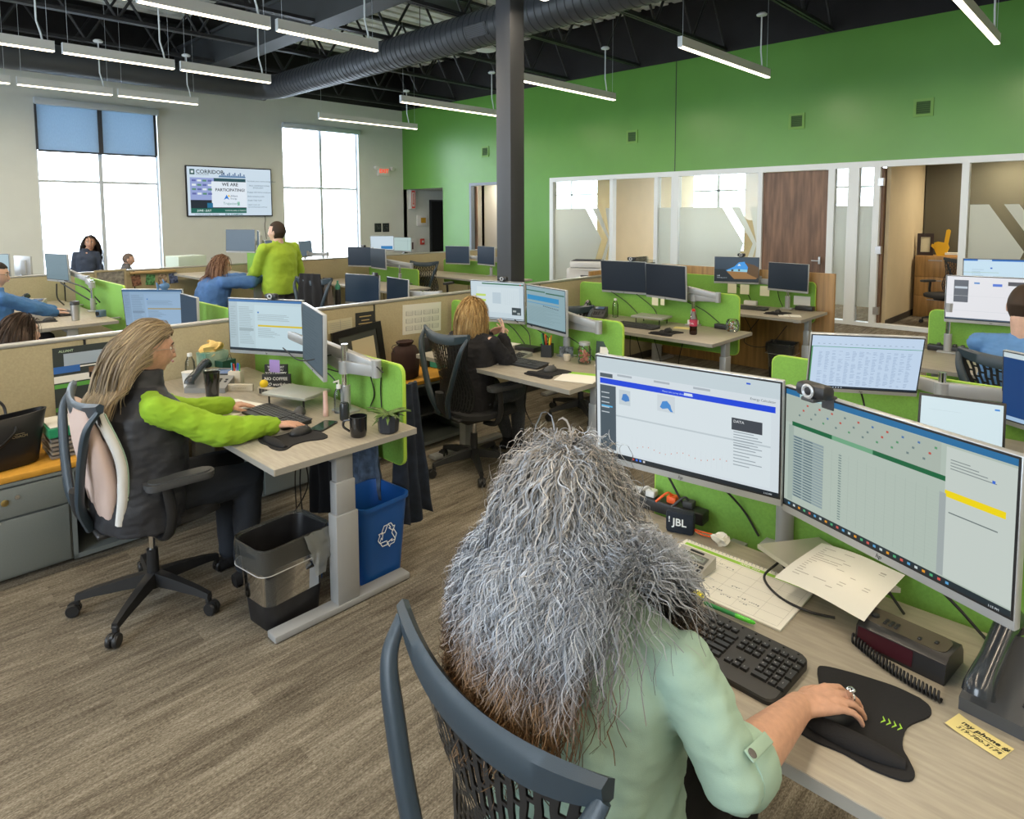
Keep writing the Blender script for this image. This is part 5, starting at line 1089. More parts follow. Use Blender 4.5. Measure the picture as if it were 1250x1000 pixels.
for k,(P_) in enumerate(([(1.82,3.1,1.05),(1.75,3.3,1.0),(1.80,3.6,1.02)],[(1.79,3.2,.98),(1.86,3.0,.96),(1.88,2.82,1.03),(1.90,2.74,1.0)],[(1.90,3.45,.95),(1.95,3.3,.86),(1.94,3.2,.78)],[(1.95,2.95,.98),(1.965,2.92,.85),(1.96,2.95,.77)],[(1.96,2.84,1.0),(1.965,2.86,.88),(1.962,2.85,.77)],[(1.6,3.0,.72),(1.62,3.1,.4),(1.7,3.2,.08),(1.8,3.3,.03),(1.7,3.45,.02)],[(1.7,3.1,.72),(1.68,3.25,.45),(1.75,3.4,.12),(1.66,3.2,.03)],[(1.66,3.3,.7),(1.72,3.2,.35),(1.60,3.3,.05),(1.75,3.15,.02),(1.85,3.3,.02)])):
    cable(['black cable strung behind the grey turned monitor','black cable slung over the arm on the lime screen','black cable falling behind the inbox monitor','left of two black cables hanging on the lime screen','right of two black cables hanging on the lime screen','long black cable trailing to the floor by the trash bin','second black cable dangling under the lime woman\'s desk','tangled black cable heap under the lime woman\'s desk'][k],P_,.0035)
# bins
def bin_(label,x,y,rz,w,d,h,m,liner=False,logo=False):
    t=thing('waste_bin',label,'bin',(x,y,0),rz); k=.80; mb=MB(); rings=[(k,0),(1,h),(1.06,h),(1.06,h+.018),(1.0,h+.018),(.97,h),(k*.96,.015)]; N=28; V=[]
    for s,z in rings:
        V+=[(a*s if abs(a)*s<9 else a,b_*s,z) for a,b_ in rrect(w,d,.05,6)]
    n=len(V)//len(rings); mb.add(V,[(i*n+q,i*n+(q+1)%n,(i+1)*n+(q+1)%n,(i+1)*n+q) for i in range(len(rings)-1) for q in range(n)]+[tuple(range(n))[::-1],tuple((len(rings)-1)*n+q for q in range(n))]); mb.build('bin_body',m,t,50)
    if liner:
        mb=MB(); V=[]; ring=[(.90,.12),(.97,h-.03),(1.0,h+.02),(1.075,h+.028),(1.10,h-.005),(1.09,h-.06),(1.085,h-.085)]
        for r_,(s,z) in enumerate(ring):
            for q,(a,b_) in enumerate(rrect(w,d,.05,6)):
                j=.004*noise.noise(Vector((a*40,b_*40,z*20))); V.append((a*(s+j*3),b_*(s+j*3),z+(.012*noise.noise(Vector((a*15,b_*15,3))) if r_>3 else 0)))
        mb.add(V,[(i*n+q,i*n+(q+1)%n,(i+1)*n+(q+1)%n,(i+1)*n+q) for i in range(len(ring)-1) for q in range(n)]); mb.build('bag_liner',m_film,t,60)
        MB().tube([(a*1.092,b_*1.092,h-.088+.012*noise.noise(Vector((a*15,b_*15,3)))) for a,b_ in rrect(w,d,.05,6)]+[(w/2*1.092,(d/2-.05)*1.092,h-.088)],.0022,5).build('liner_hem',m_film2,t,60)
    return t
m_film=glassmat('bag_film',(.86,.86,.85),1.6,.10); m_film2=mat('white_film_edge',(.5,.5,.49),.4,alpha=.8)
tb=bin_('black trash bin with clear liner hanging over, beside the silver desk foot',1.335,2.73,.10,.33,.24,.36,mat('black_bin',(.012,.012,.014),.45,noise_s=12,noise_a=.3),True)
fl=MB(); N=10; V=[]
for i in range(N+1):
    for j in range(N+1):
        u,v=i/N,j/N; w_=(.17-.05*v); V.append((.02+u*w_+.05*v+.008*noise.noise(Vector((u*6,v*6,1))),-.135-.01*v-.012*math.sin(v*3)+.012*noise.noise(Vector((u*5,v*5,9))),.385-(.20 if u<.5 else .14)*v+.0*u))
fl.add(V,[(i*(N+1)+j,i*(N+1)+j+1,(i+1)*(N+1)+j+1,(i+1)*(N+1)+j) for i in range(N) for j in range(N)]); fl.build('liner_flap',glassmat('bag_flap_film',(.8,.8,.78),1.6,.35),tb,60)
bb=bin_('blue recycling bin with white recycling arrows, right of the desk leg',1.80,2.735,.06,.29,.28,.385,mat('recycle_blue',(.006,.075,.30),.42))
mb=MB()
for k in range(3):
    Rm=Matrix.Translation((0,-.1355,.23))@Matrix.Rotation(-.075,4,'X')@Matrix.Rotation(k*2*PI/3,4,'Y')
    for poly_ in ([(-.052,.032),(-.020,.032),(-.012,.048),(-.044,.048)],):
        pass
    def outl(P,w=.0042):
        q=[Vector((p[0],-.003,p[1])) for p in P]+[Vector((P[0][0],-.003,P[0][1]))]
        for a,b_ in zip(q,q[1:]):
            dd=(b_-a); L_=dd.length; dd.normalize(); s_=Vector((-dd.z,0,dd.x)); mb.add([a+s_*w/2-dd*w/2,b_+s_*w/2+dd*w/2,b_-s_*w/2+dd*w/2,a-s_*w/2-dd*w/2],[(0,1,2,3)],0,Rm)
    outl([(-.038,.020),(-.018,.052),(.004,.052),(-.016,.020)]); outl([(.008,.054),(.020,.034),(.010,.034),(.034,.012),(.046,.034),(.036,.034),(.024,.054)])
tag(mb.build('recycling_symbol',m_white,bb,None),kind='stuff')
b4=bin_('black waste bin with clear liner beside the desk by the oak panel',7.15,2.80,.1,.26,.28,.36,mat('black_bin',(.012,.012,.014),.45),True)
# ---- near partition wall papers and credenza things
def sheet_y(name,label,cat,x0,x1,z0,z1,y,m,parts=(),tilt=0):
    t=thing(name,label,cat,((x0+x1)/2,y,(z0+z1)/2)); w,h=x1-x0,z1-z0; MB().box(-w/2,w/2,-.0015,0,-h/2,h/2,0,Matrix.Rotation(tilt,4,'Y')).build('sheet',m,t,None)
    for (nm,mm,rects) in parts:
        mb=MB()
        for (a,b_,c,d) in rects: mb.box(-w/2+a*w,-w/2+c*w,-.0022,-.0015,-h/2+b_*h,-h/2+d*h,0,Matrix.Rotation(tilt,4,'Y'))
        tag(mb.build(nm,mm,t,None),kind='stuff' if len(rects)>1 else None)
    return t
YP=4.397
ink=mat('grey_print_ink',(.3,.3,.3),.8)
def calblocks():
    r=[]
    for c in range(4):
        for q in range(3):
            x,z=.08+c*.225,.12+q*.25
            r+= [(x,z+.15,x+.18,z+.155),(x,z,x+.18,z+.008),(x,z,x+.012,z+.155),(x+.17,z,x+.18,z+.155)]+[(x+.02+.03*j,z+.02+.03*i,x+.035+.03*j,z+.03+.03*i) for i in range(4) for j in range(5)]
    return r
sheet_y('wall_calendar','printed year calendar with twelve small months pinned to the near partition','calendar',3.25,3.66,.79,1.04,YP,m_paper,[('month_grids',ink,calblocks())],.03)
sheet_y('paper_slip','ruled pale paper slip taped left of the black square on the partition','paper',2.56,2.77,.90,1.0,YP,mat('cream_sheet',(.58,.54,.38),.8),[('ruled_lines',ink,[(.05,.15*k,.95,.15*k+.02) for k in range(1,6)]+[(.5,.05,.51,.95)])],-.03)
sheet_y('wall_plaque','small black square with gold lettering on the near partition seam','plaque',2.80,2.98,.88,1.03,YP,m_chalk,[('gold_lettering',mat('gold_ink',(.55,.42,.18),.5),[(.2,.75,.8,.8),(.3,.55,.7,.6),(.15,.38,.85,.43),(.2,.2,.8,.25)])])
t=sheet_y('poster','poster of a rail yard with locomotives behind the seated woman\'s hair','poster',.83,1.26,.66,1.05,YP,mat('poster_dark',(.03,.04,.04),.6),[('sky_area',mat('poster_sky',(.35,.42,.5),.6),[(.12,.72,1,.9)]),('blue_roof',mat('poster_blue',(.03,.13,.42),.6),[(0,.62,.3,.72)]),('red_wagon',mat('poster_red',(.35,.02,.03),.6),[(.72,.70,.84,.82)]),('brown_ground',mat('poster_brown',(.16,.09,.05),.6),[(.4,.50,1,.66)]),('green_train',mat('poster_green',(.10,.35,.06),.6),[(0,.40,.5,.46),(0,.06,1,.12)]),('yellow_cab',mat('poster_yellow',(.55,.62,.02),.6),[(.60,.22,.72,.44)]),('white_strip',m_paper,[(0,.48,.5,.58),(.3,.68,1,.70)])])
mb=MB(); text_mb(mb,'ALLIANT',.018,basis((-.15,-.0024,.172),(1,0,0),(0,0,1),(0,-1,0)),ext=.0002,bold=True); mb.build('lettering',mat('poster_lettering',(.45,.6,.4),.6),t,None)
t=thing('letter_tray','tray of papers topped by a green folder beside the black tote bag','paper tray',(.83,4.16,.537),0)
for k in range(5): MB().rbox(-.10,.12,-.15,.10,k*.022,k*.022+.014,.002,0,Matrix.Rotation(.03*(k%3-1),4,'Z')).build('paper_pile',mat('tan_paper_edges',(.28,.25,.2),.8) if k%2 else mat('grey_paper_edges',(.20,.18,.16),.8),t,None)
MB().rbox(-.11,.12,-.155,.10,.112,.16,.004).build('green_folder',mat('green_folder',(.02,.28,.13),.5),t,None); MB().box(-.1,.1,-.14,.09,.162,.166).build('white_sheets',m_paper,t,None)
sheet_y('poster','white printed page with a green rule below the rail yard poster','paper',.84,1.20,.60,.655,YP-.001,m_paper,[('green_rule',mat('poster_green',(.10,.35,.06),.6),[(.05,.8,.6,.88)])])
# tote bag
tb=thing('tote_bag','large black leather tote bag on the amber credenza top at the left edge','handbag',(.50,4.08,.537),.12)
m_lea=mat('black_leather',(.010,.010,.011),.42,bump=.25,bump_s=500)
V=[];N=32;prof=[(.17,.075,0),(.185,.085,.01),(.20,.088,.10),(.225,.07,.22),(.235,.055,.25),(.228,.048,.25),(.19,.07,.05)]
for a,b_,z in prof:
    for i in range(N):
        q=2*PI*i/N; V.append((a*math.copysign(abs(math.cos(q))**.55,math.cos(q)),b_*math.copysign(abs(math.sin(q))**.7,math.sin(q)),z-(.018*math.cos(q)**2*0 if z<.2 else -.012*abs(math.cos(q)))))
MB().add(V,[(i*N+k,i*N+(k+1)%N,(i+1)*N+(k+1)%N,(i+1)*N+k) for i in range(len(prof)-1) for k in range(N)]+[tuple(range(N))[::-1],tuple((len(prof)-1)*N+k for k in range(N))]).build('bag_body',m_lea,tb,60)
for s in(-1,1): MB().tube(bez([(-.10,s*.06,.20),(-.10,s*.075,.27 if s>0 else .14),(-.02,s*.10,.36 if s>0 else .12),(.07,s*.085,.30 if s>0 else .18),(.08,s*.06,.21)],6),.007,8,sx=1.4).build('strap',m_lea,tb,60)
mb=MB(); text_mb(mb,'COACH',.018,basis((.09,-.09,.16),(1,0,0),(0,0,1),(0,-1,0)),bold=True); mb.box(.07,.11,-.091,-.09,.172,.175); mb.build('metal_lettering',mat('pale_gold',(.6,.5,.3),.3,.8),tb,None)
# brown bag, picture frame, cannister, tissue box on second credenza
tb=thing('drawstring_bag','dark brown drawstring bag on the amber top beside the blonde woman\'s chair','bag',(3.02,4.06,.537))
V=[];N=30;prof=[(.085,0),(.10,.01),(.108,.10),(.105,.20),(.085,.245),(.05,.255),(.07,.285),(.06,.29),(.02,.25)]
for r_,z in prof:
    for i in range(N):
        q=2*PI*i/N; rr=r_*(1+.05*math.sin(q*9+z*8)*min(1,z/.2)); V.append((rr*math.cos(q)*1.05,rr*math.sin(q)*.85,z))
MB().add(V,[(i*N+k,i*N+(k+1)%N,(i+1)*N+(k+1)%N,(i+1)*N+k) for i in range(len(prof)-1) for k in range(N)]+[tuple(range(N))[::-1],tuple((len(prof)-1)*N+k for k in range(N))]).build('bag_body',mat('dark_brown_suede',(.035,.015,.012),.9,bump=.4,bump_s=300),tb,60)
MB().tube(bez([(-.09,0,.20),(-.12,0,.26),(-.06,-.02,.28)],6),.003,6).tube(bez([(.09,-.02,.22),(.12,-.05,.15),(.13,-.06,.10)],6),.003,6).build('drawstring',m_blackpl,tb,60)
t=thing('picture_frame','large black picture frame leaning on the near partition behind the lime screen','frame',(2.80,4.36,.76),0,rot=(-.06,-.10,0))
MB().box(-.22,.22,-.02,0,.12,.17).box(-.22,.22,-.02,0,-.35,-.30).box(-.22,-.17,-.02,0,-.30,.12).box(.17,.22,-.02,0,-.30,.12).build('moulding',mat('black_moulding',(.012,.012,.012),.3),t,None); MB().box(-.17,.17,-.01,-.002,-.30,.12).build('mat_board',mat('dark_mat',(.06,.07,.065),.6),t,None); MB().box(-.06,.14,-.013,-.01,-.25,.07).build('print',mat('cream_sheet',(.58,.54,.38),.8),t,None)
lathed('canister','black canister with a green emblem beside the tissue box','canister',(3.38,4.26,.537),[(.05,0),(.052,.01),(.055,.24),(.05,.25)],m_blackpl)
t=thing('tissue_box','teal tissue box with a white tissue beside the blonde woman','tissue box',(3.56,4.28,.537),.1)
t.location=(3.44,4.15,.537); MB().rbox(-.06,.06,-.06,.06,0,.12,.004).build('box',mat('teal_box',(.03,.30,.26),.5),t,None); noisy(MB().prism([(-.03,.12),(.03,.12),(.045,.20),(-.01,.23)],'y',-.004,.004),.01,30).build('tissue',m_paper,t,None)
lathed('snack_jar','orange lidded jar with a blue band inside the open credenza shelf','jar',(3.02,4.05,.257),[(.045,0),(.048,.01),(.048,.15),(.042,.17),(.044,.17),(.044,.20)],mat('jar_label',(.45,.25,.12),.5,noise_s=6,col2=(.05,.07,.2)))
# ================= PEOPLE =================
def remesh(mb,name,mats,parent,voxel,smooth=3,lam=.5,classify=None,noise_amp=0,noise_sc=20,decim=None):
    me=mb.mesh(name+'_src',mats)
    o=bpy.data.objects.new('tmp',me); C.objects.link(o)
    r=o.modifiers.new('r','REMESH'); r.mode='VOXEL'; r.voxel_size=voxel; r.use_smooth_shade=True
    s=o.modifiers.new('s','SMOOTH'); s.factor=lam; s.iterations=smooth
    if decim: d=o.modifiers.new('d','DECIMATE'); d.ratio=decim
    dg=bpy.context.evaluated_depsgraph_get(); ev=o.evaluated_get(dg); m2=bpy.data.meshes.new_from_object(ev); bpy.data.objects.remove(o)
    m2.name=name
    if noise_amp:
        n=len(m2.vertices); co=np.empty(n*3); m2.vertices.foreach_get('co',co); co=co.reshape(-1,3); no=np.empty(n*3); m2.vertices.foreach_get('normal',no); no=no.reshape(-1,3)
        d=np.array([noise.noise(Vector(c)*noise_sc)+.5*noise.noise(Vector((c[0],c[1],c[2]*2.3))*noise_sc*2.1) for c in co])
        co=co+no*(d*noise_amp)[:,None]; m2.vertices.foreach_set('co',co.ravel())
    m2.materials.clear()
    for m in (mats if isinstance(mats,(list,tuple)) else [mats]): m2.materials.append(m)
    n=len(m2.polygons); m2.polygons.foreach_set('use_smooth',[True]*n)
    if classify:
        c=np.empty(n*3); m2.polygons.foreach_get('center',c); m2.polygons.foreach_set('material_index',classify(c.reshape(-1,3)).astype(int))
    else: m2.polygons.foreach_set('material_index',[0]*n)
    m2.update(); return link(name,m2,parent)
def cap(mb,a,b,ra,rb,n=14,fl=1.0,up=None):
    """tapered capsule"""
    a,b=Vector(a),Vector(b); d=(b-a); L_=max(d.length,1e-5); d.normalize(); P=[];R_=[]
    for i in range(5): t=math.pi/2*i/4; P.append(a-d*ra*math.cos(t)); R_.append(max(1e-4,ra*math.sin(t)))
    for i in range(5): t=math.pi/2*i/4; P.append(b+d*rb*math.sin(t)); R_.append(max(1e-4,rb*math.cos(t)))
    mb.tube(P,R_,n,sx=fl,up=up); return mb
def chain(mb,P,R_,n=14,fl=1.0,up=None):
    for i in range(len(P)-1): cap(mb,P[i],P[i+1],R_[i],R_[i+1],n,fl,up)
    return mb
def loft(mb,rings,n=28,pw=.8):
    """rings: (center, side vector*halfwidth, front vector*halfdepth)"""
    V=[]
    for c,s,f in rings:
        c,s,f=Vector(c),Vector(s),Vector(f)
        for k in range(n):
            a=2*PI*k/n; ca,sa=math.cos(a),math.sin(a)
            V.append(c+s*math.copysign(abs(ca)**pw,ca)+f*math.copysign(abs(sa)**pw,sa))
    m=len(rings); mb.add(V,[(i*n+k,i*n+(k+1)%n,(i+1)*n+(k+1)%n,(i+1)*n+k) for i in range(m-1) for k in range(n)]+[tuple(range(n))[::-1],tuple((m-1)*n+k for k in range(n))]); return mb
def headframe(yaw,pitch=0,roll=0):
    R_=Matrix.Rotation(yaw,3,'Z')@Matrix.Rotation(pitch,3,'Y')@Matrix.Rotation(roll,3,'X'); return R_   # local x fwd,y left,z up; pitch>0 looks down
def head_pts(n=52,m=40,fem=False,wide=1.0):
    V=[]
    for j in range(m+1):
        ph=PI*j/m; z=math.cos(ph)
        for i in range(n):
            th=2*PI*i/n; x=math.sin(ph)*math.cos(th); y=math.sin(ph)*math.sin(th)
            X,Y_,Z_=x*.098,y*.076*wide,z*.118
            zn=z
            if zn<0:
                k=-zn; Y_*=1-.22*k**1.3; 
                if x>0: X=X*(1-.06*k)+.006*k
                else: X=X*(1-.35*k)+.0
            if zn>0 and x<0: X*=1.04
            if x>0: X-= .012*math.exp(-((Z_-.012)/.018)**2)*math.exp(-((abs(Y_)-.032)/.014)**2)*1.0   # sockets
            if x>0:
                X+= .006*math.exp(-((Z_-.035)/.012)**2)*math.exp(-(Y_/.045)**2)
                nz=max(0,min(1,(.018-Z_)/.05)); nose=.027*(nz**1.1) if Z_>-.034 else .027*math.exp(-((Z_+.034)/.008)**2)
                X+= nose*math.exp(-(Y_/(.008+.006*nz))**2)*(1 if Z_<.02 else 0)
                X+= .007*math.exp(-((Z_+.058)/.010)**2)*math.exp(-(Y_/.024)**2)   # lips
                X-= .004*math.exp(-((Z_+.074)/.006)**2)*math.exp(-(Y_/.03)**2)
                X+= .010*math.exp(-((Z_+.095)/.014)**2)*math.exp(-(Y_/.026)**2)   # chin
                X+= .004*math.exp(-((Z_+.02)/.025)**2)*math.exp(-((abs(Y_)-.045)/.018)**2)
            V.append((X,Y_,Z_))
    F=[(j*n+k,j*n+(k+1)%n,(j+1)*n+(k+1)%n,(j+1)*n+k) for j in range(m) for k in range(n)]
    return V,F
HV,HF=head_pts()
SK=dict(light=mat('skin_light',(.64,.40,.30),.5,noise_s=40,noise_a=.05,bump=.08,bump_s=500),tan=mat('skin_tan',(.42,.23,.14),.5,noise_s=40,noise_a=.05),warm=mat('skin_warm',(.60,.34,.235),.5,noise_s=60,noise_a=.06,bump=.15,bump_s=700))
m_eye=mat('eye_white',(.75,.72,.68),.2); m_iris=mat('dark_iris',(.03,.02,.012),.15); m_lip=mat('lips',(.42,.13,.11),.4); m_browm=mat('brow_hair',(.07,.045,.03),.8)
def hand(mb,wrist,d,nrm,side,curl=.35,spread=.10,s=1.0,curls=None,thumb_out=.9,lift=0):
    """adds palm, four fingers and a thumb. d fingers direction, nrm palm-side normal (where fingers curl), side: thumb side vector"""
    w=Vector(wrist); d=Vector(d).normalized(); nrm=Vector(nrm); nrm=(nrm-d*nrm.dot(d)).normalized(); t=Vector(side); t=(t-d*t.dot(d)-nrm*t.dot(nrm)).normalized()
    knuck=[]
    Lp=.085*s
    for i,off in enumerate((.030,.010,-.010,-.029)):
        k=w+d*(Lp-(.0,-.004,.002,.010)[i]*s)+t*off*s; knuck.append(k)
        cap(mb,w+t*off*.55*s+d*.01,k,.0135*s,.0105*s,10)
    cap(mb,w+d*.03+t*.012*s,w+d*.055-t*.012*s,.0155*s,.0145*s,10)
    Ls=((.040,.025,.020),(.045,.029,.021),(.041,.027,.020),(.032,.020,.018))
    for i in range(4):
        c=(curls[i] if curls else curl); dd=(d+t*(1.5-i)*spread*.5).normalized(); ax=dd.cross(nrm).normalized()
        p=knuck[i]; ang=0; r=(.0092,.0098,.0093,.0082)[i]*s
        for j in range(3):
            ang+=c*(.9,1.15,.75)[j]-(lift if j==0 else 0); v=dd*math.cos(ang)+nrm*math.sin(ang); q=p+v*Ls[i][j]*s
            cap(mb,p,q,r,r*.9,10); p=q; r*=.9
    # thumb
    p=w+d*.018*s+t*.022*s+nrm*.004*s; dd=(d*.75+t*thumb_out+nrm*.25).normalized(); r=.0125*s
    for j,L_ in enumerate((.036,.030,.024)):
        q=p+dd*L_*s; cap(mb,p,q,r,r*.85,10); p=q; r*=.86; dd=(dd*1.0+d*.45-t*.28+nrm*.10).normalized()
    return knuck
def ik(S,W,l1,l2,pole):
    S,W,pole=Vector(S),Vector(W),Vector(pole); d=W-S; L_=min(d.length,(l1+l2)*.999); d.normalize()
    a=(l1*l1-l2*l2+L_*L_)/(2*L_); h=math.sqrt(max(0,l1*l1-a*a)); p=(pole-d*pole.dot(d)).normalized(); return S+d*a+p*h
def strands(name,parent,hc,Rm,n,length,m_ribbon,rad=(.106,.088,.124),seg=18,layer=(0,.03),wave=(.004,60),r0=.0012,colf=None,face=(.30,.42,-.35),grav=1.0,spread=.25,obst=(),part=0.0,lenj=.25,back_bias=0,seed=1,clump=0,flow=(.5,.55,.9),r_end=.35,kind=True,ck=.7,lg=.12,back=0):
    """hair strands grown from the scalp, laid over the skull and falling; colours stored per strand"""
    rg=np.random.default_rng(seed); Rn=np.array(Rm); hc=np.array(hc,float); rad=np.array(rad)
    D=[]
    while len(D)<n:
        v=rg.normal(size=(n*3,3)); v/=np.linalg.norm(v,axis=1)[:,None]
        ok=~((v[:,0]>face[0])&(v[:,2]<face[1]))&(v[:,2]>face[2])
        D+=list(v[ok])
    D=np.array(D[:n]); lay=rg.uniform(layer[0],layer[1],n)
    P=D*(rad*.97); 
    # flow: away from the parting line, backwards and downwards
    vel=np.stack([D[:,0]*flow[0]-flow[1],(D[:,1]-part)*flow[2],np.full(n,-.05)],1)+D*.03+rg.normal(size=(n,3))*spread*.35
    L_=length*(1-lenj*rg.random(n)); ds=L_/seg; path=[P.copy()]
    ph=rg.uniform(0,6.28,(n,2)); fr=wave[1]*(.7+.6*rg.random(n)); s=np.zeros(n)
    iR=np.linalg.inv(Rn); ob=[((np.array(c)-hc)@iR.T if False else (iR@(np.array(c)-hc)),r) for c,r in obst]; g=iR@np.array([0,0,-1.0])
    for k in range(seg):
        vel/=np.linalg.norm(vel,axis=1)[:,None]+1e-9
        vel=vel*(1-.22*grav)+g*.34*grav
        if back: near_=(np.linalg.norm(P/rad,axis=1)<1.35)&(P[:,2]>-.06); vel[near_,0]-=back
        vel/=np.linalg.norm(vel,axis=1)[:,None]+1e-9
        P=P+vel*ds[:,None]; s+=ds
        sc=rad+.004+lay[:,None]*np.minimum(1,.22+s/lg)[:,None]
        q=P/sc; l=np.linalg.norm(q,axis=1); ins=l<1
        P[ins]=(q[ins]/l[ins][:,None])*sc[ins]
        for c,r in ob:
            rr=r+lay*.9; d=P-c; l=np.linalg.norm(d,axis=1); ins=l<rr; P[ins]=c+d[ins]/l[ins][:,None]*rr[ins][:,None]
        path.append(P.copy())
    path=np.array(path) # seg+1,n,3
    if clump:
        cid=rg.choice(n,clump,replace=False); near=cid[np.argmax(D@D[cid].T,axis=1)]
        kk=ck*np.minimum(1,np.linspace(0,1,seg+1)*2.0)[:,None,None]; path=path*(1-kk)+path[:,near]*kk
        ph=ph[near]+rg.normal(size=(n,2))*.35; fr=fr[near]
    tt=np.linspace(0,1,seg+1)[:,None]; sl=tt*L_[None,:]; amp=wave[0]*np.minimum(1,tt*2.2)
    t_=np.gradient(path,axis=0); t_/=np.linalg.norm(t_,axis=2)[:,:,None]+1e-9
    a=np.cross(t_,np.array([.2,.3,1.0])); a/=np.linalg.norm(a,axis=2)[:,:,None]+1e-9; b=np.cross(t_,a)
    off=a*(amp*np.sin(sl*fr+ph[:,0]))[:,:,None]+b*(amp*np.cos(sl*fr*.93+ph[:,1]))[:,:,None]
    path=path+off*((.8+.4*rg.random(n)) if clump else (.5+rg.random(n)))[None,:,None]
    rr=r0*(1-(1-r_end)*tt**1.5)*np.minimum(1,.6+tt*4)*(.7+.6*rg.random(n))[None,:]
    # each strand is a thin ribbon lying on the hair surface
    outv=path-np.array([-.03,0,0])*1.0; outv[:,:,2]*=.3; wv=np.cross(t_,outv+rg.normal(size=(1,n,3))*.05); wv/=np.linalg.norm(wv,axis=2)[:,:,None]+1e-9
    V=np.stack([path-wv*rr[:,:,None],path+wv*rr[:,:,None]],2)
    Vw=(V.reshape(-1,3)@Rn.T+hc)
    S1=seg+1; idx=np.arange(S1*n*2).reshape(S1,n,2)
    F=np.stack([idx[:-1,:,0],idx[:-1,:,1],idx[1:,:,1],idx[1:,:,0]],-1).reshape(-1,4)
    me=bpy.data.meshes.new(name); me.vertices.add(len(Vw)); me.vertices.foreach_set('co',Vw.ravel()); nf=len(F)
    me.loops.add(nf*4); me.loops.foreach_set('vertex_index',F.ravel()); me.polygons.add(nf); me.polygons.foreach_set('loop_start',np.arange(0,nf*4,4)); me.polygons.foreach_set('use_smooth',[True]*nf)
    me.update(); me.validate()
    if colf is not None:
        tv=np.repeat(np.repeat(tt,n,1)[:,:,None],2,2).ravel(); sid=np.repeat(np.repeat(rg.random(n)[None,:],S1,0)[:,:,None],2,2).ravel(); dz=np.repeat(np.repeat(D[None,:,:],S1,0)[:,:,None,:],2,2).reshape(-1,3)
        col=colf(tv,sid,dz,Vw); at=me.color_attributes.new('strand_colour','FLOAT_COLOR','POINT'); at.data.foreach_set('color',np.concatenate([col,np.ones((len(col),1))],1).astype(np.float32).ravel())
    me.materials.append(m_ribbon); o=link(name,me,parent)
    if kind:o['kind']='stuff'
    return o
def hairmat(name,base=None,rough=.6):
    m=bpy.data.materials.new(name); m.use_nodes=True; nt=m.node_tree; b=nt.nodes['Principled BSDF']; b.inputs['Roughness'].default_value=rough; b.inputs['Specular IOR Level'].default_value=.25
    if base: b.inputs['Base Color'].default_value=(*base,1)
    else:
        a=nt.nodes.new('ShaderNodeVertexColor'); a.layer_name='strand_colour'; nt.links.new(a.outputs[0],b.inputs['Base Color'])
    return m
HM=hairmat('strand_hair')
def lerp3(a,b,t): a,b=np.array(a),np.array(b); return a[None,:]*(1-t)[:,None]+b[None,:]*t[:,None]
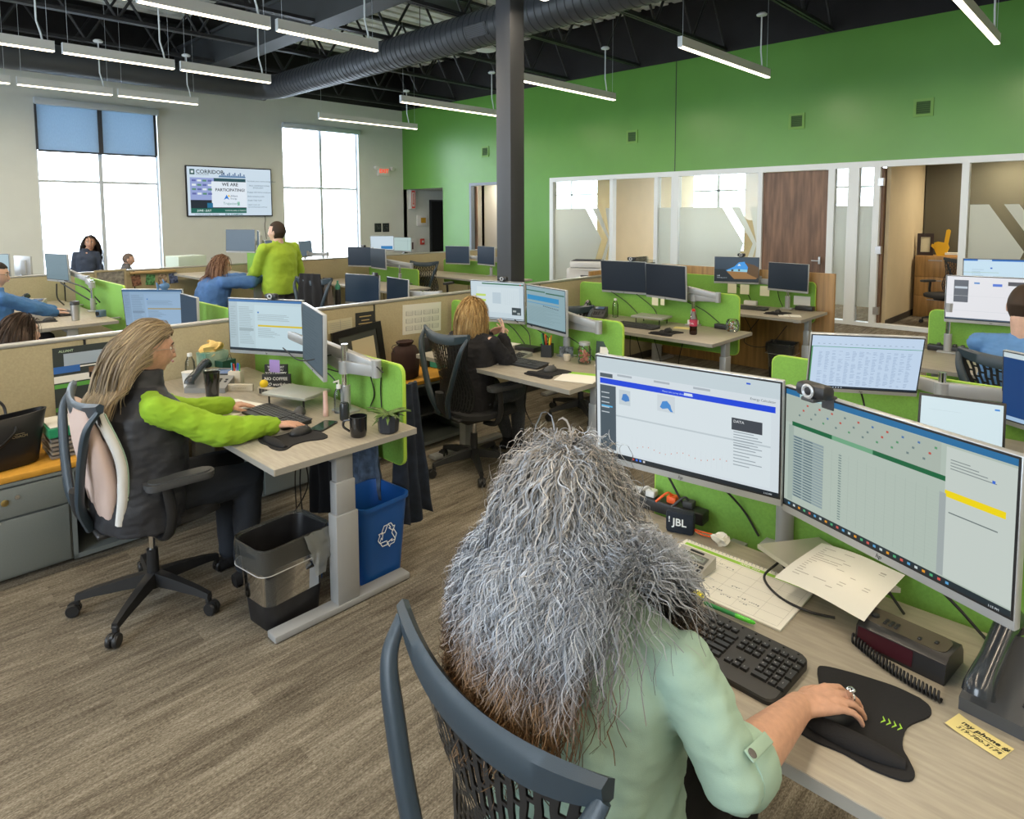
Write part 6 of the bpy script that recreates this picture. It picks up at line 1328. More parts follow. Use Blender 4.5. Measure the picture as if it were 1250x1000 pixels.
def person(label,base,face,lean=0.12,seat=.50,stand=False,hs=1.0,yaw_head=None,pitch_head=.1,roll_head=0,skin='light',
           wl=None,wr=None,el=None,er=None,pole_l=None,pole_r=None,top=None,pants=None,voxel=.007,build_=1.0,hips=None,knee=None,ankles=None,shoes=None,
           hand_l=None,hand_r=None,sleeve_to=1.0,sleeve_fl=1.2,vest=None,headc=None,tr_n=.0,shrug=0,female=True,collar=None,legs=True,name_top='sweater',neck_len=.0,chest_k=1.0,top_noise=.009,cuff=None):
    """base (x,y) of the pelvis; face: body yaw. Everything is built in local space around base, z=0 floor."""
    t=thing('person',label,'person',(base[0],base[1],0))
    F=Vector((math.cos(face),math.sin(face),0)); Lf=Vector((-F.y,F.x,0)); U=Vector((0,0,1)); k=build_
    pel=Vector((0,0,(seat+.09) if not stand else .95)); spine=(U*math.cos(lean)+F*math.sin(lean)).normalized(); fr=(F*math.cos(lean)-U*math.sin(lean)).normalized()
    T=.50*hs; chest=pel+spine*T*.62; neck=pel+spine*T; head=neck+spine*.0+U*(.155+neck_len)*hs+F*.03
    if headc: head=Vector(headc)-Vector((base[0],base[1],0))
    shw=.185*k*hs; SL=neck+Lf*shw-spine*.075+U*shrug; SR=neck-Lf*shw-spine*.075+U*shrug
    J=dict(pel=pel,chest=chest,neck=neck,head=head,SL=SL,SR=SR,t=t,F=F,Lf=Lf,spine=spine)
    W={}
    for s,S,w,pole in(('l',SL,wl,pole_l),('r',SR,wr,pole_r)):
        w=(Vector(w)-Vector((base[0],base[1],0))) if w else S-U*.50*hs+F*.12
        po=Vector(pole) if pole else (-U*.9-F*.35+(Lf if s=='l' else -Lf)*.35)
        E=ik(S,w,.285*hs,.255*hs,po); ee=el if s=='l' else er
        if ee: E=Vector(ee)-Vector((base[0],base[1],0))
        W[s]=(S,E,w)
    J['W']=W
    sk=MB(); Rm=headframe(face if yaw_head is None else yaw_head,pitch_head,roll_head); R4=Matrix.Translation(head)@Rm.to_4x4()@Matrix.Scale(hs,4)
    J['Rm']=Rm; J['R4']=R4
    sk.add(HV,HF,0,R4)
    for s in(-1,1): sk.ell((-.005,s*.078,-.008),(.018,.008,.032),10,8,0,R4)
    nb=R4@Vector((-.018,0,-.07)); cap(sk,neck-spine*.06,nb,.060*hs*(1 if female else 1.1),.054*hs*(1 if female else 1.1))
    loft(sk,[(pel-spine*.05,Lf*.15*k,fr*.10*k),(pel+spine*.12,Lf*.13*k,fr*.09*k),(chest,Lf*.14*k,fr*.095*k),(neck-spine*.07,Lf*.12*k,fr*.07),(neck-spine*.01,Lf*.06,fr*.05)])
    for s in'lr':
        S,E,w=W[s]; cap(sk,S,E,.046*k,.038*k); m_=E.lerp(w,.35); cap(sk,E,m_,.038*k,.040*k); cap(sk,m_,w,.040*k,.027)
        hd=hand_l if s=='l' else hand_r
        d=(w-E).normalized(); th=(-Lf if s=='l' else Lf)
        a=dict(d=d,nrm=-U,side=th,curl=.3); a.update(hd or {}); cap(sk,w,w+Vector(a['d']).normalized()*.02,.026,.020,12); hand(sk,w,s=hs*(.96 if female else 1.04),**a)
    b=remesh(sk,'body',[SK[skin]],t,voxel,2 if voxel<.006 else 1)
    # face details
    e=MB()
    for s in(-1,1): e.ell((.074,s*.031,.010),(.012,.013,.0115),10,8,0,R4)
    e=e.build('eyes',m_eye,b,60); e2=MB()
    for s in(-1,1): e2.ell((.0845,s*.031,.010),(.0035,.006,.006),8,6,0,R4)
    e2.build('iris',m_iris,b,60)['kind']='stuff'; e['kind']='stuff'
    br=MB()
    for s in(-1,1): br.tube([R4@Vector(p) for p in((.092,s*.014,.030),(.090,s*.032,.036),(.078,s*.050,.030))],[.003,.0035,.002],6)
    br.build('eyebrows',m_browm,b,60)['kind']='stuff'
    MB().tube([R4@Vector(p) for p in((.0945,-.022,-.056),(.103,-.008,-.0545),(.104,0,-.056),(.103,.008,-.0545),(.0945,.022,-.056))],[.002,.0045,.005,.0045,.002],8,).build('lips',m_lip,b,60)
    # garment top
    g=MB(); q=.014
    bw,bd=(.185*k,.135*k)
    loft(g,[(pel-spine*.10,Lf*bw,fr*bd),(pel,Lf*bw*1.02,fr*bd*1.05),(pel+spine*.14,Lf*bw*.93,fr*bd),(chest-spine*.05,Lf*bw*.97,fr*bd*1.04*chest_k),(chest+spine*.06,Lf*bw*.97,fr*bd*.97*chest_k),(neck-spine*.06,Lf*bw*.80,fr*.08*k),(neck-spine*.015,Lf*.075,fr*.062),(neck+spine*(.02 if not collar else collar),Lf*.062,fr*.060)])
    for s in'lr':
        S,E,w=W[s]; cap(g,S,E,.056*k*hs,.046*k*sleeve_fl); cap(g,neck-spine*.05,S-spine*.005,.052*k,.052*k)
        if sleeve_to>=1: cap(g,E,E.lerp(w,.93),.052*k*sleeve_fl*.9,.037*sleeve_fl); cap(g,E.lerp(w,.9),E.lerp(w,.97),.038*sleeve_fl,.036*sleeve_fl)
        else: cap(g,E,E.lerp(w,sleeve_to),.052*k*sleeve_fl*.95,.050*k*sleeve_fl)
    remesh(g,name_top,[top],t,(.0085 if voxel<.0075 else .013),2,noise_amp=top_noise,noise_sc=16)
    if vest:
        g=MB(); loft(g,[(pel-spine*.12,Lf*(bw+.03),fr*(bd+.03)),(pel,Lf*(bw+.035),fr*(bd+.035)),(pel+spine*.14,Lf*(bw+.02),fr*(bd+.03)),(chest-spine*.05,Lf*(bw+.012),fr*(bd+.03)),(chest+spine*.07,Lf*(bw+.0),fr*(bd+.02)),(neck-spine*.04,Lf*bw*.78,fr*.095),(neck,Lf*.09,fr*.08),(neck+spine*.075,Lf*.078,fr*.072)])
        remesh(g,'vest',[vest],t,.009,2,noise_amp=.007,noise_sc=14)
    # legs
    if legs:
        g=MB(); 
        if stand:
            H=[pel+Lf*.09-U*.06,pel-Lf*.09-U*.06]; K_=[pel+Lf*.10-U*.47,pel-Lf*.10-U*.47]; A=[Vector((0,0,.10))+Lf*.11,Vector((0,0,.10))-Lf*.11]
        else:
            H=[pel+Lf*.09-U*.03,pel-Lf*.09-U*.03]; kk=knee or (.43,.11,.0); K_=[pel+F*kk[0]+Lf*kk[1]-U*(.03+kk[2]),pel+F*kk[0]-Lf*kk[1]-U*(.03+kk[2])]
            aa=ankles or (.40,.10,.10); A=[F*(aa[0])+Lf*aa[1]+U*aa[2],F*aa[0]-Lf*aa[1]+U*aa[2]]
        for h,n_,a in zip(H,K_,A): cap(g,h,n_,.092*k,.066*k); cap(g,n_,a,.064*k,.048*k)
        loft(g,[(pel-spine*.11,Lf*.17*k,fr*.12*k),(pel+spine*.02,Lf*.165*k,fr*.125*k)])
        remesh(g,'trousers',[pants],t,(.010 if voxel<.007 else .016),2,noise_amp=.005,noise_sc=14)
        for a in A:
            s_=MB(); loft(s_,[(a-F*.055-U*(a.z-.003),Lf*.030,U*.002)]*1+[(a-F*.06-U*(a.z-.03),Lf*.032,U*.028),(a-F*.0-U*(a.z-.04),Lf*.036,U*.038),(a+F*.09-U*(a.z-.032),Lf*.043,U*.03),(a+F*.16-U*(a.z-.024),Lf*.036,U*.022),(a+F*.185-U*(a.z-.018),Lf*.02,U*.012)],16) ; cap(s_,a-U*.055,a-U*.02,.04,.04)
            s_.v=[(x,y,max(.002,z)) for x,y,z in s_.v]; s_.build('shoe',shoes or m_blk,t,60)
    return J
def glasses(J,m,w=.03):
    R4=J['R4']; b=J['t']; mb=MB()
    for s in(-1,1):
        c=Vector((.094,s*.032,.008)); P=[R4@(c+Vector((-.006*abs(math.sin(a))*0,.0235*math.cos(a),.017*math.sin(a)))) for a in [2*PI*i/16 for i in range(17)]]
        mb.tube(P,.0016,5)
        mb.tube([R4@Vector((.09,s*.056,.012)),R4@Vector((.03,s*.079,.012)),R4@Vector((-.01,s*.083,.004))],.0018,5)
    mb.tube([R4@Vector((.096,-.009,.012)),R4@Vector((.099,0,.015)),R4@Vector((.096,.009,.012))],.0015,5)
    mb.build('glasses',m,b,60)['kind']='stuff'
def shorthair(J,m,s=1.06,n=900,length=.035,r0=.0012,lowback=-.35,recede=.45,seed=1,lay=(0,.006)):
    """close cropped cap plus short strands"""
    R4=J['R4']; mb=MB(); V=[];keep=[]
    for (x,y,z) in HV: V.append((x*s,y*s*1.01,z*s+.002))
    F=[f for f in HF if (lambda c:(c[2]>.052-(.35-recede)*.1 or c[0]<.012-(.0 if c[2]>-.01 else .02)) and c[2]>lowback*.2 and not(c[0]>.06 and c[2]<.07))([sum(HV[i][a] for i in f)/4 for a in range(3)])]
    mb.add(V,F,0,R4); o=mb.build('hair',m,J['t'],80)
    md=o.modifiers.new('s','SOLIDIFY'); md.thickness=.006; md.offset=-1
    return o
def worldc(J,base,p): return J
def hcw(J): return tuple(J['head'])
# -------- helper for materials of clothes
m_mint=mat('mint_shirt_cotton',(.34,.49,.40),.85,bump=.25,bump_s=700,noise_s=6,noise_a=.04)
m_limef=mat('lime_fleece',(.27,.47,.025),.9,bump=.3,bump_s=500,noise_s=18,noise_a=.05)
m_limes=mat('lime_jersey',(.30,.44,.03),.85,bump=.2,bump_s=600,noise_s=8,noise_a=.04)
m_vest=mat('dark_grey_quilted',(.02,.022,.028),.55,bump=.3,bump_s=300)
m_blks=mat('black_sweater',(.010,.010,.013),.9,bump=.3,bump_s=500)
m_bluek=mat('royal_blue_shirt',(.055,.17,.42),.8,bump=.25,bump_s=500,noise_s=9,noise_a=.08)
m_blue2=mat('denim_blue_top',(.06,.15,.36),.85,bump=.25,bump_s=500,noise_s=9,noise_a=.1)
m_ptn=mat('dark_checked_trousers',(.018,.022,.03),.85,noise_s=260,noise_a=.0,col2=(.11,.12,.14))
# 1 --- foreground woman
b1=(.975,.75)
J1=person('woman in mint green shirt with long wavy grey hair, seated in the foreground',b1,-.02,lean=.10,seat=.49,hs=.97,yaw_head=.20,pitch_head=.18,skin='warm',
  wr=(1.30,.455,.805),er=(1.01,.455,.855),pole_r=(-.2,-.9,-.75),wl=(1.36,.98,.80),top=m_mint,pants=m_blk,voxel=.0042,build_=1.08,sleeve_to=.03,sleeve_fl=1.15,headc=(1.01,.83,1.185),name_top='shirt',
  hand_r=dict(d=(.80,-.60,.12),nrm=(.2,-.1,-1),side=(.5,.85,0),curl=.42,spread=.24,thumb_out=.7),hand_l=dict(d=(.5,-.8,-.05),nrm=(0,0,-1),side=(-.5,-.6,0),curl=.3))
t=J1['t']
S,E,w=J1['W']['r']
# rolled cuff, tab and button
d=(w-E).normalized(); c0=E+d*.01; cf=MB().tube([c0-d*.02,c0,c0+d*.035,c0+d*.045,c0+d*.043],[.052,.062,.063,.058,.045],24); noisy(cf,.006,18,4).build('sleeve_cuff',m_mint,t,60)
sd=d.cross(Vector((0,0,1))).normalized(); upv=sd.cross(d)
up2=(upv*.75+(-F0 if False else sd)*-.55).normalized() if True else upv
p0=E+upv*.068-d*.02
tabm=MB(); a0=E-(S-E).normalized()*-.075+upv*.055; 
nn=(Vector((-b1[0],-b1[1],1.8))-E); nn=(nn-d*nn.dot(d)).normalized(); ss=nn.cross(d).normalized(); tabm.rbox(-.040,.040,-.010,.010,0,.004,.0015,0,basis(E+nn*.0635+d*.008,d,ss,nn))
tabm.build('cuff_tab',m_mint,t,60)
MB().lathe([(.0075,0),(.008,.002),(.006,.0035),(.003,.003)],16,M=basis(E+nn*.067-d*.022,d,ss,nn)).build('button',mat('smoke_button',(.12,.11,.10),.25),t,50)
def col_grey(tv,sid,dz,V):
    silver=np.array([.55,.60,.68]); warm=np.array([.42,.35,.26]); brown=np.array([.15,.095,.055]); dk=np.array([.13,.12,.12])
    z=V[:,2]; t1=np.clip((1.075-z)/.11+ (sid-.5)*.7,0,1)   # lower lengths keep their old brown dye
    c=lerp3([.37,.405,.46],[.20,.115,.055],t1)
    top=np.clip((dz[:,2]-.5)*2,0,1)*(sid>.45); c=c*(1-.55*top[:,None])+warm*(.55*top)[:,None]
    d=(np.modf(sid*7.3)[0]<.18); c[d]=c[d]*.55
    h=(np.modf(sid*13.7)[0]<.22); c[h]=c[h]*1.25+.03
    return np.clip(c*(.8+.4*np.modf(sid*31.1)[0])[:,None],0,1)
hc=tuple(J1['head']); ob=[((-.01,0,1.0),.165),((-.01,-.09,1.0),.145),((-.01,.09,1.0),.14),((-.01,0,.86),.18),((-.01,-.07,.90),.175),((-.04,-.15,.98),.105),((.0,.16,.99),.09)]
strands('hair',t,hc,J1['Rm'],10000,.54,HM,lg=.22,seg=42,layer=(.0,.078),wave=(.0105,92),r0=.0010,colf=col_grey,face=(.45,.55,-.55),spread=.75,obst=ob,lenj=.30,seed=3,r_end=.5,clump=700,ck=.60,flow=(.5,.25,1.5))
strands('hair_underlayer',t,hc,J1['Rm'],3200,.48,HM,flow=(.5,.3,1.0),lg=.22,seg=20,layer=(-.005,.055),wave=(.009,80),r0=.0019,colf=lambda tv,sid,dz,V:col_grey(tv,sid,dz,V)*.62,face=(.45,.55,-.6),spread=.7,obst=ob,lenj=.25,seed=5)  # inner strands darkened: shade inside the hair is put into their colour
strands('flyaway_hair',t,hc,J1['Rm'],500,.40,HM,lg=.3,seg=46,layer=(.01,.075),wave=(.009,90),r0=.0006,colf=col_grey,face=(.45,.5,-.3),spread=.9,obst=ob,lenj=.5,seed=8)
# ring
kn=w+Vector((.75,-.35,-.02)).normalized()*.105+Vector((0,0,.004)); 
# 2 --- lime sleeved woman
b2=(.90,3.20)
J2=person('woman with long blonde hair, lime sleeves and dark quilted vest, typing',b2,-.02,lean=.07,seat=.47,yaw_head=-.05,pitch_head=.12,skin='warm',
  wr=(1.40,2.93,.805),wl=(1.40,3.43,.80),pole_r=(-.4,-.7,-.9),pole_l=(-.4,.6,-.9),top=m_limef,vest=m_vest,pants=mat('dark_denim',(.012,.016,.024),.85,bump=.3,bump_s=400),voxel=.0048,build_=1.12,headc=(.965,3.19,1.195),hs=.97,sleeve_fl=1.3,
  hand_r=dict(d=(1,-.45,-.05),nrm=(0,0,-1),side=(.3,1,0),curl=.22,spread=.2),hand_l=dict(d=(1,-.25,-.1),nrm=(0,0,-1),side=(-.2,-1,0),curl=.28,spread=.2),knee=(.44,.12,0),ankles=(.42,.10,.10),shoes=m_blk)
glasses(J2,mat('clear_frame',(.45,.35,.28),.2))
def col_blonde(tv,sid,dz,V):
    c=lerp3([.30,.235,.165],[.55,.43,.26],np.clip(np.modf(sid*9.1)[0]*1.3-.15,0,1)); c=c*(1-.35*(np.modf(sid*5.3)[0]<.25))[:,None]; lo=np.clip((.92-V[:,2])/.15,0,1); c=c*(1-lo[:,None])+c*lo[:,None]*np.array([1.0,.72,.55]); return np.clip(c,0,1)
hc=tuple(J2['head']); ob=[((hc[0]-.13,hc[1],hc[2]-.26),.14),((hc[0]-.11,hc[1]-.12,hc[2]-.25),.10),((hc[0]-.11,hc[1]+.12,hc[2]-.25),.10)]
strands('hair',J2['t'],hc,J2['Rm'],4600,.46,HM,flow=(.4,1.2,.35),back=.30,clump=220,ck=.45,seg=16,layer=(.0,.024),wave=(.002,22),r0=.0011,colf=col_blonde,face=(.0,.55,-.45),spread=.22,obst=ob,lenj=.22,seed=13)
strands('hair_underlayer',J2['t'],hc,J2['Rm'],900,flow=(.4,1.2,.3),back=.32,length=.43,m_ribbon=HM,seg=12,layer=(-.004,.012),wave=(.001,25),r0=.004,colf=lambda tv,sid,dz,V:col_blonde(tv,sid,dz,V)*.6,face=(-.05,.5,-.5),spread=.2,obst=ob,lenj=.2,seed=14)  # same blonde darkened, so shade beneath the outer strands is painted in
sh=MB(); a=Vector(J2['chest'])+Vector((-.13,-.10,.12)); mb=MB()
for k in range(3): mb.prism([(0,0),(.035-.01*k,0),(.035-.01*k,.008),(.012,.014),(0,.010)],'y',-.001,.001,0,Matrix.Translation((J2['neck'].x-.09,J2['neck'].y-.165,J2['neck'].z-.13+k*.016))@Matrix.Rotation(-.7,4,'Z'))
mb.build('chest_logo',m_white,J2['t'],None)['kind']='stuff'
# 3 --- blonde woman in black
b3=(3.03,3.34)
J3=person('woman with short golden blonde bob in a black sweater, hands raised before her',b3,.15,lean=.10,seat=.44,yaw_head=.30,pitch_head=.05,skin='light',
  wr=(3.27,3.25,.92),wl=(3.26,3.38,.93),pole_r=(.1,-.5,-1),pole_l=(.1,.5,-1),top=m_blks,pants=m_ptn,voxel=.0055,build_=.98,hs=.94,headc=(3.10,3.38,1.085),
  hand_r=dict(d=(.5,.55,.5),nrm=(-.5,.3,.2),side=(-.2,.3,1),curl=.25,spread=.4),hand_l=dict(d=(.6,-.5,.35),nrm=(-.4,-.3,-.5),side=(-.2,-.2,1),curl=.5,spread=.3),knee=(.42,.12,0),ankles=(.52,.05,.11),shoes=m_blk)
def col_gold(tv,sid,dz,V): 
    c=lerp3([.42,.24,.08],[.68,.48,.22],np.modf(sid*9.1)[0]); return c*(1-.4*(np.modf(sid*5.3)[0]<.2))[:,None]
hc=tuple(J3['head'])
strands('hair',J3['t'],hc,J3['Rm'],2000,.145,HM,rad=(.108,.092,.125),seg=12,layer=(.0,.022),wave=(.003,40),flow=(.5,.5,.9),r0=.0014,colf=col_gold,face=(.30,.62,-.40),spread=.5,obst=[],lenj=.3,seed=23,part=-.1)
strands('hair_underlayer',J3['t'],hc,J3['Rm'],700,.13,HM,seg=8,layer=(-.002,.01),wave=(.001,30),r0=.0045,colf=lambda tv,sid,dz,V:col_gold(tv,sid,dz,V)*.6,face=(.26,.62,-.4),spread=.3,lenj=.3,seed=24)  # darker copy of the gold paints the shade under the bob
# 4 --- standing man in lime
b4_=(3.72,7.44)
J4=person('man standing in a lime long sleeved top, back to the camera, before the television',b4_,PI/2+.25,lean=.03,stand=True,hs=1.04,yaw_head=PI/2+.55,pitch_head=-.12,skin='light',
  wl=(3.50,7.78,1.03),wr=(3.98,7.78,1.02),pole_l=(-.35,-.6,-.8),pole_r=(.35,-.6,-.8),top=m_limes,pants=mat('grey_trousers',(.05,.05,.055),.8),voxel=.0085,build_=1.16,female=False,collar=.05,headc=(3.70,7.46,1.585),sleeve_fl=1.35)
shorthair(J4,hairmat('dark_brown_hair',(.035,.022,.015),.6),1.07)
# 5 --- woman in blue leaning on the raised desk
b5=(3.0,7.85)
J5=person('woman with auburn hair, glasses and blue top, leaning her arm on a raised desk',b5,.0,lean=.30,seat=.52,yaw_head=-.45,pitch_head=.1,skin='light',
  wr=(3.60,7.70,1.03),wl=(3.55,8.05,1.03),pole_r=(0,-1,-.15),pole_l=(0,1,-.2),top=m_blue2,pants=m_blk,voxel=.0085,build_=1.25,headc=(3.19,7.85,1.20),sleeve_fl=1.35)
glasses(J5,mat('dark_frame',(.02,.02,.02),.3))
hc=tuple(J5['head'])
def col_aub(tv,sid,dz,V): return lerp3([.10,.045,.025],[.34,.20,.13],np.modf(sid*9.1)[0]**1.5)
strands('hair',J5['t'],hc,J5['Rm'],700,.30,HM,seg=12,layer=(0,.015),wave=(.003,30),r0=.003,colf=col_aub,face=(.30,.60,-.45),spread=.2,obst=[((hc[0]-.14,hc[1],hc[2]-.24),.13)],lenj=.3,seed=33)
# 6 --- woman at window
b6=(3.02,13.0)
J6=person('woman with long dark hair and navy top facing the room before the left window',b6,-1.95,lean=0,seat=.62,yaw_head=-1.9,pitch_head=.02,skin='warm',top=mat('navy_work_top',(.035,.05,.085),.8),pants=m_blk,voxel=.0085,build_=.85,headc=(3.08,12.97,1.325))
hc=tuple(J6['head'])
def col_blk(tv,sid,dz,V): return lerp3([.018,.012,.010],[.06,.042,.035],np.modf(sid*9.1)[0])
strands('hair',J6['t'],hc,J6['Rm'],900,.46,HM,flow=(.3,.6,.9),seg=14,layer=(0,.02),wave=(.003,25),r0=.003,colf=col_blk,face=(.22,.66,-.5),spread=.2,obst=[((hc[0],hc[1],hc[2]-.24),.12)],lenj=.2,seed=43)
# 7 --- head by window
J7=person('man with close cropped grey hair seated low by the left window, face turned right',(3.62,13.0),-.3,lean=0,seat=.36,yaw_head=-.25,pitch_head=.08,skin='light',top=mat('grey_knit',(.12,.12,.13),.9),pants=m_blk,voxel=.010,headc=(3.66,13.0,1.005),hs=.95,female=False)
shorthair(J7,mat('cropped_grey_brown',(.16,.12,.10),.8),1.03)
# 8 --- dark head beyond the partition
J8=person('person with long dark brown hair, seen from behind just over the near partition at left',(.80,5.18),.1,lean=.05,seat=.40,yaw_head=.15,pitch_head=.05,skin='light',top=m_blk,pants=m_blk,voxel=.010,headc=(.82,5.2,1.04),hs=.97)
hc=tuple(J8['head'])
strands('hair',J8['t'],hc,J8['Rm'],1300,.42,HM,seg=12,layer=(0,.018),wave=(.002,25),r0=.0032,colf=lambda tv,sid,dz,V:lerp3([.022,.014,.010],[.09,.06,.045],np.modf(sid*9.1)[0]**2),face=(.3,.6,-.5),spread=.2,obst=[((hc[0]-.05,hc[1],hc[2]-.26),.15)],lenj=.15,seed=53)
# 9 --- man with glasses left edge
J9=person('man with short dark hair and glasses in a blue shirt, typing at the left edge',(1.02,8.0),.05,lean=.14,seat=.50,yaw_head=-.25,pitch_head=.18,skin='light',wr=(1.56,8.02,.80),wl=(1.60,8.32,.80),top=m_bluek,pants=m_blk,voxel=.007,build_=1.1,headc=(1.10,8.02,1.225),female=False,sleeve_fl=1.3,
  hand_r=dict(d=(1,.1,-.1),nrm=(0,0,-1),side=(0,1,0),curl=.3,spread=.2),hand_l=dict(d=(1,-.2,-.1),nrm=(0,0,-1),side=(0,-1,0),curl=.3,spread=.2))
glasses(J9,mat('dark_frame',(.02,.02,.02),.3)); shorthair(J9,hairmat('near_black_hair',(.025,.018,.014),.6),1.06)
# 10 --- bald head under exit sign
J10=person('bald man seated far off beside the bright white monitor under the exit sign',(8.75,12.9),-2.0,lean=0,seat=.40,yaw_head=-2.4,pitch_head=.5,skin='light',top=mat('grey_knit',(.12,.12,.13),.9),pants=m_blk,voxel=.012,headc=(8.72,12.75,1.075),female=False)
# 11 --- man in blue shirt at right
J11=person('man with short brown hair in a light blue shirt at the right edge',(4.62,.46),0,lean=.06,seat=.52,yaw_head=-.1,pitch_head=.12,skin='light',wr=(5.15,.25,.80),wl=(5.15,.62,.80),top=mat('light_blue_oxford',(.10,.24,.50),.85,bump=.25,bump_s=500,noise_s=10,noise_a=.08),pants=m_blk,voxel=.006,build_=1.15,headc=(4.66,.475,1.265),female=False,sleeve_fl=1.3,collar=.05)
shorthair(J11,hairmat('cocoa_hair',(.045,.028,.018),.6),1.06)
# 12 --- hair top beyond the right monitors
J12=person('person barely visible between the two stacked monitors at the right edge',(7.0,.62),0,lean=0,seat=.42,yaw_head=0,skin='light',top=m_blk,pants=m_blk,voxel=.012,headc=(7.02,.76,1.09),female=False)
shorthair(J12,hairmat('mid_brown_hair',(.09,.055,.03),.6),1.06)
# ================= MORE CLUTTER =================
# blonde woman's desk
keyboard('dark keyboard on the blonde woman\'s desk',(3.27,3.08,.7605),.08,.40,.15)
gelpad('dark mouse pad on the blonde woman\'s desk',(3.20,2.76,.7605),0,1.0)
mouse('dark mouse on the blonde woman\'s mouse pad',(3.24,2.78,.765),0,m_dgrey)
t=thing('paper_stack','white sheet with green edge at the front corner of the blonde woman\'s desk','papers',(3.22,2.54,.7605),.35); MB().box(-.10,.09,-.13,.12,0,.002).build('sheet',m_paper,t,None); MB().box(.09,.12,-.13,.12,.002,.004).box(.13,.14,-.13,.12,.0,.003).build('green_strip',mat('calendar_green',(.30,.58,.06),.6),t,None)
t=thing('pen_cup','square black mesh cup with orange and yellow pens on the blonde woman\'s desk','pen cup',(3.58,3.10,.7605),.5)
MB().box(-.04,.04,-.04,-.036,0,.09).box(-.04,.04,.036,.04,0,.09).box(-.04,-.036,-.04,.04,0,.09).box(.036,.04,-.04,.04,0,.09).box(-.04,.04,-.04,.04,0,.004).build('cup_body',m_blackpl,t,None)
for k,(c,a,b_,h) in enumerate((((.75,.22,.01),.02,-.02,.15),((.8,.3,.02),.01,.01,.16),((.75,.65,.03),-.02,-.02,.14),((.45,.03,.02),-.02,.0,.16),((.02,.02,.02),0,.02,.17),((.03,.3,.1),-.03,.02,.17))): MB().tube([(a*.6,b_*.6,.01),(a*1.4,b_*1.4+.005,h)],.0055,8).build('pen',mat('cup_pen_%d'%k,c,.4),t,50)
t=thing('docking_box','low black box with cables left of the pen cup','box',(3.63,3.34,.7605),.1); MB().rbox(-.05,.05,-.09,.09,0,.035,.006).build('box_body',m_blackpl,t,30)
t=thing('calculator','small grey calculator behind the blonde woman\'s keyboard','calculator',(3.43,3.22,.7605),.1); MB().prism([(-.07,0),(.07,0),(.07,.03),(-.07,.008)],'y',-.05,.05).build('case',mat('olive_grey_plastic',(.25,.27,.22),.5),t,None)
mb=MB()
for i in range(4):
    for j in range(4): mb.box(-.055+i*.022,-.04+i*.022,-.04+j*.021,-.026+j*.021,.012+i*.0035,.016+i*.0035)
tag(mb.build('keys',m_dgrey,t,None),kind='stuff')
t=thing('candy_jar','clear jar of pink wrapped sweets on the blonde woman\'s desk','jar',(3.58,2.76,.7605))
MB().lathe([(.040,0),(.045,.006),(.047,.10),(.036,.125),(.036,.13)],22,cap=False).build('glass',m_clear,t,60); MB().lathe([(.038,.13),(.039,.15),(.01,.152)],20).build('lid',m_silver,t,50)
R=random.Random(6)
for k in range(34):
    a=R.uniform(0,6.28);q=R.uniform(0,.032); MB().ell((q*math.cos(a),q*math.sin(a),.012+k*.0024),(.011,.008,.008),7,5).build('sweet',mat('pink_sweet',(.55,.20,.14),.5),t,60)
t=thing('greeting_card','dark green card leaning on the lime screen by the candy jar','card',(3.72,2.70,.7605),.4); MB().box(0,.003,-.06,.06,0,.14,0,Matrix.Rotation(.25,4,'Y')).build('card_sheet',mat('dark_green_card',(.03,.06,.045),.6),t,None); MB().box(-.001,0,-.03,.03,.02,.10,0,Matrix.Rotation(.25,4,'Y')).build('card_print',m_paper,t,None)
t=thing('photo_stand','small clear photo stand between the pen cup and the candy jar','frame',(3.65,2.98,.7605),.5); MB().box(0,.004,-.05,.05,0,.075).build('photo',mat('grey_photo',(.3,.32,.33),.3,noise_s=40,noise_a=.5),t,None); MB().box(-.004,0,-.055,.055,0,.08).build('acrylic_cover',m_clear,t,None)
lathed('small_cup','small cream cup before the clear photo stand','cup',(3.56,2.90,.7605),[(.02,0),(.024,.004),(.026,.045)],mat('cream_block',(.55,.50,.40),.6),18)
lathed('bowl','white bowl at the aisle end of the blonde woman\'s desk','bowl',(3.50,2.55,.7605),[(.025,0),(.05,.03),(.052,.035),(.02,.02)],m_wp)
t=thing('paper_stack','pale papers against the lime screen left of the docking box','papers',(3.60,3.55,.7605),.1); MB().rbox(-.07,.07,-.10,.10,0,.03,.002).build('paper_pile',m_paper,t,None)
for k,P_ in enumerate(([(3.66,3.8,1.0),(3.72,3.6,.9),(3.66,3.4,.80)],[(3.65,3.5,.98),(3.72,3.42,.88),(3.66,3.34,.79)],[(3.62,3.3,.96),(3.71,3.2,.86),(3.7,3.28,.80)],[(3.6,3.0,.95),(3.70,2.9,.86),(3.72,2.78,.77)],[(3.3,3.0,.72),(3.35,3.1,.4),(3.5,2.9,.03)])): cable('black cable number %d on the lime screen behind the blonde woman\'s desk'%k if 0 else ['leftmost black cable on the lime screen of the blonde woman','second black cable on the lime screen of the blonde woman','thin third cable on the lime screen of the blonde woman','right cable on the lime screen behind the candy jar','black cable hanging under the blonde woman\'s desk'][k],P_,.0035)
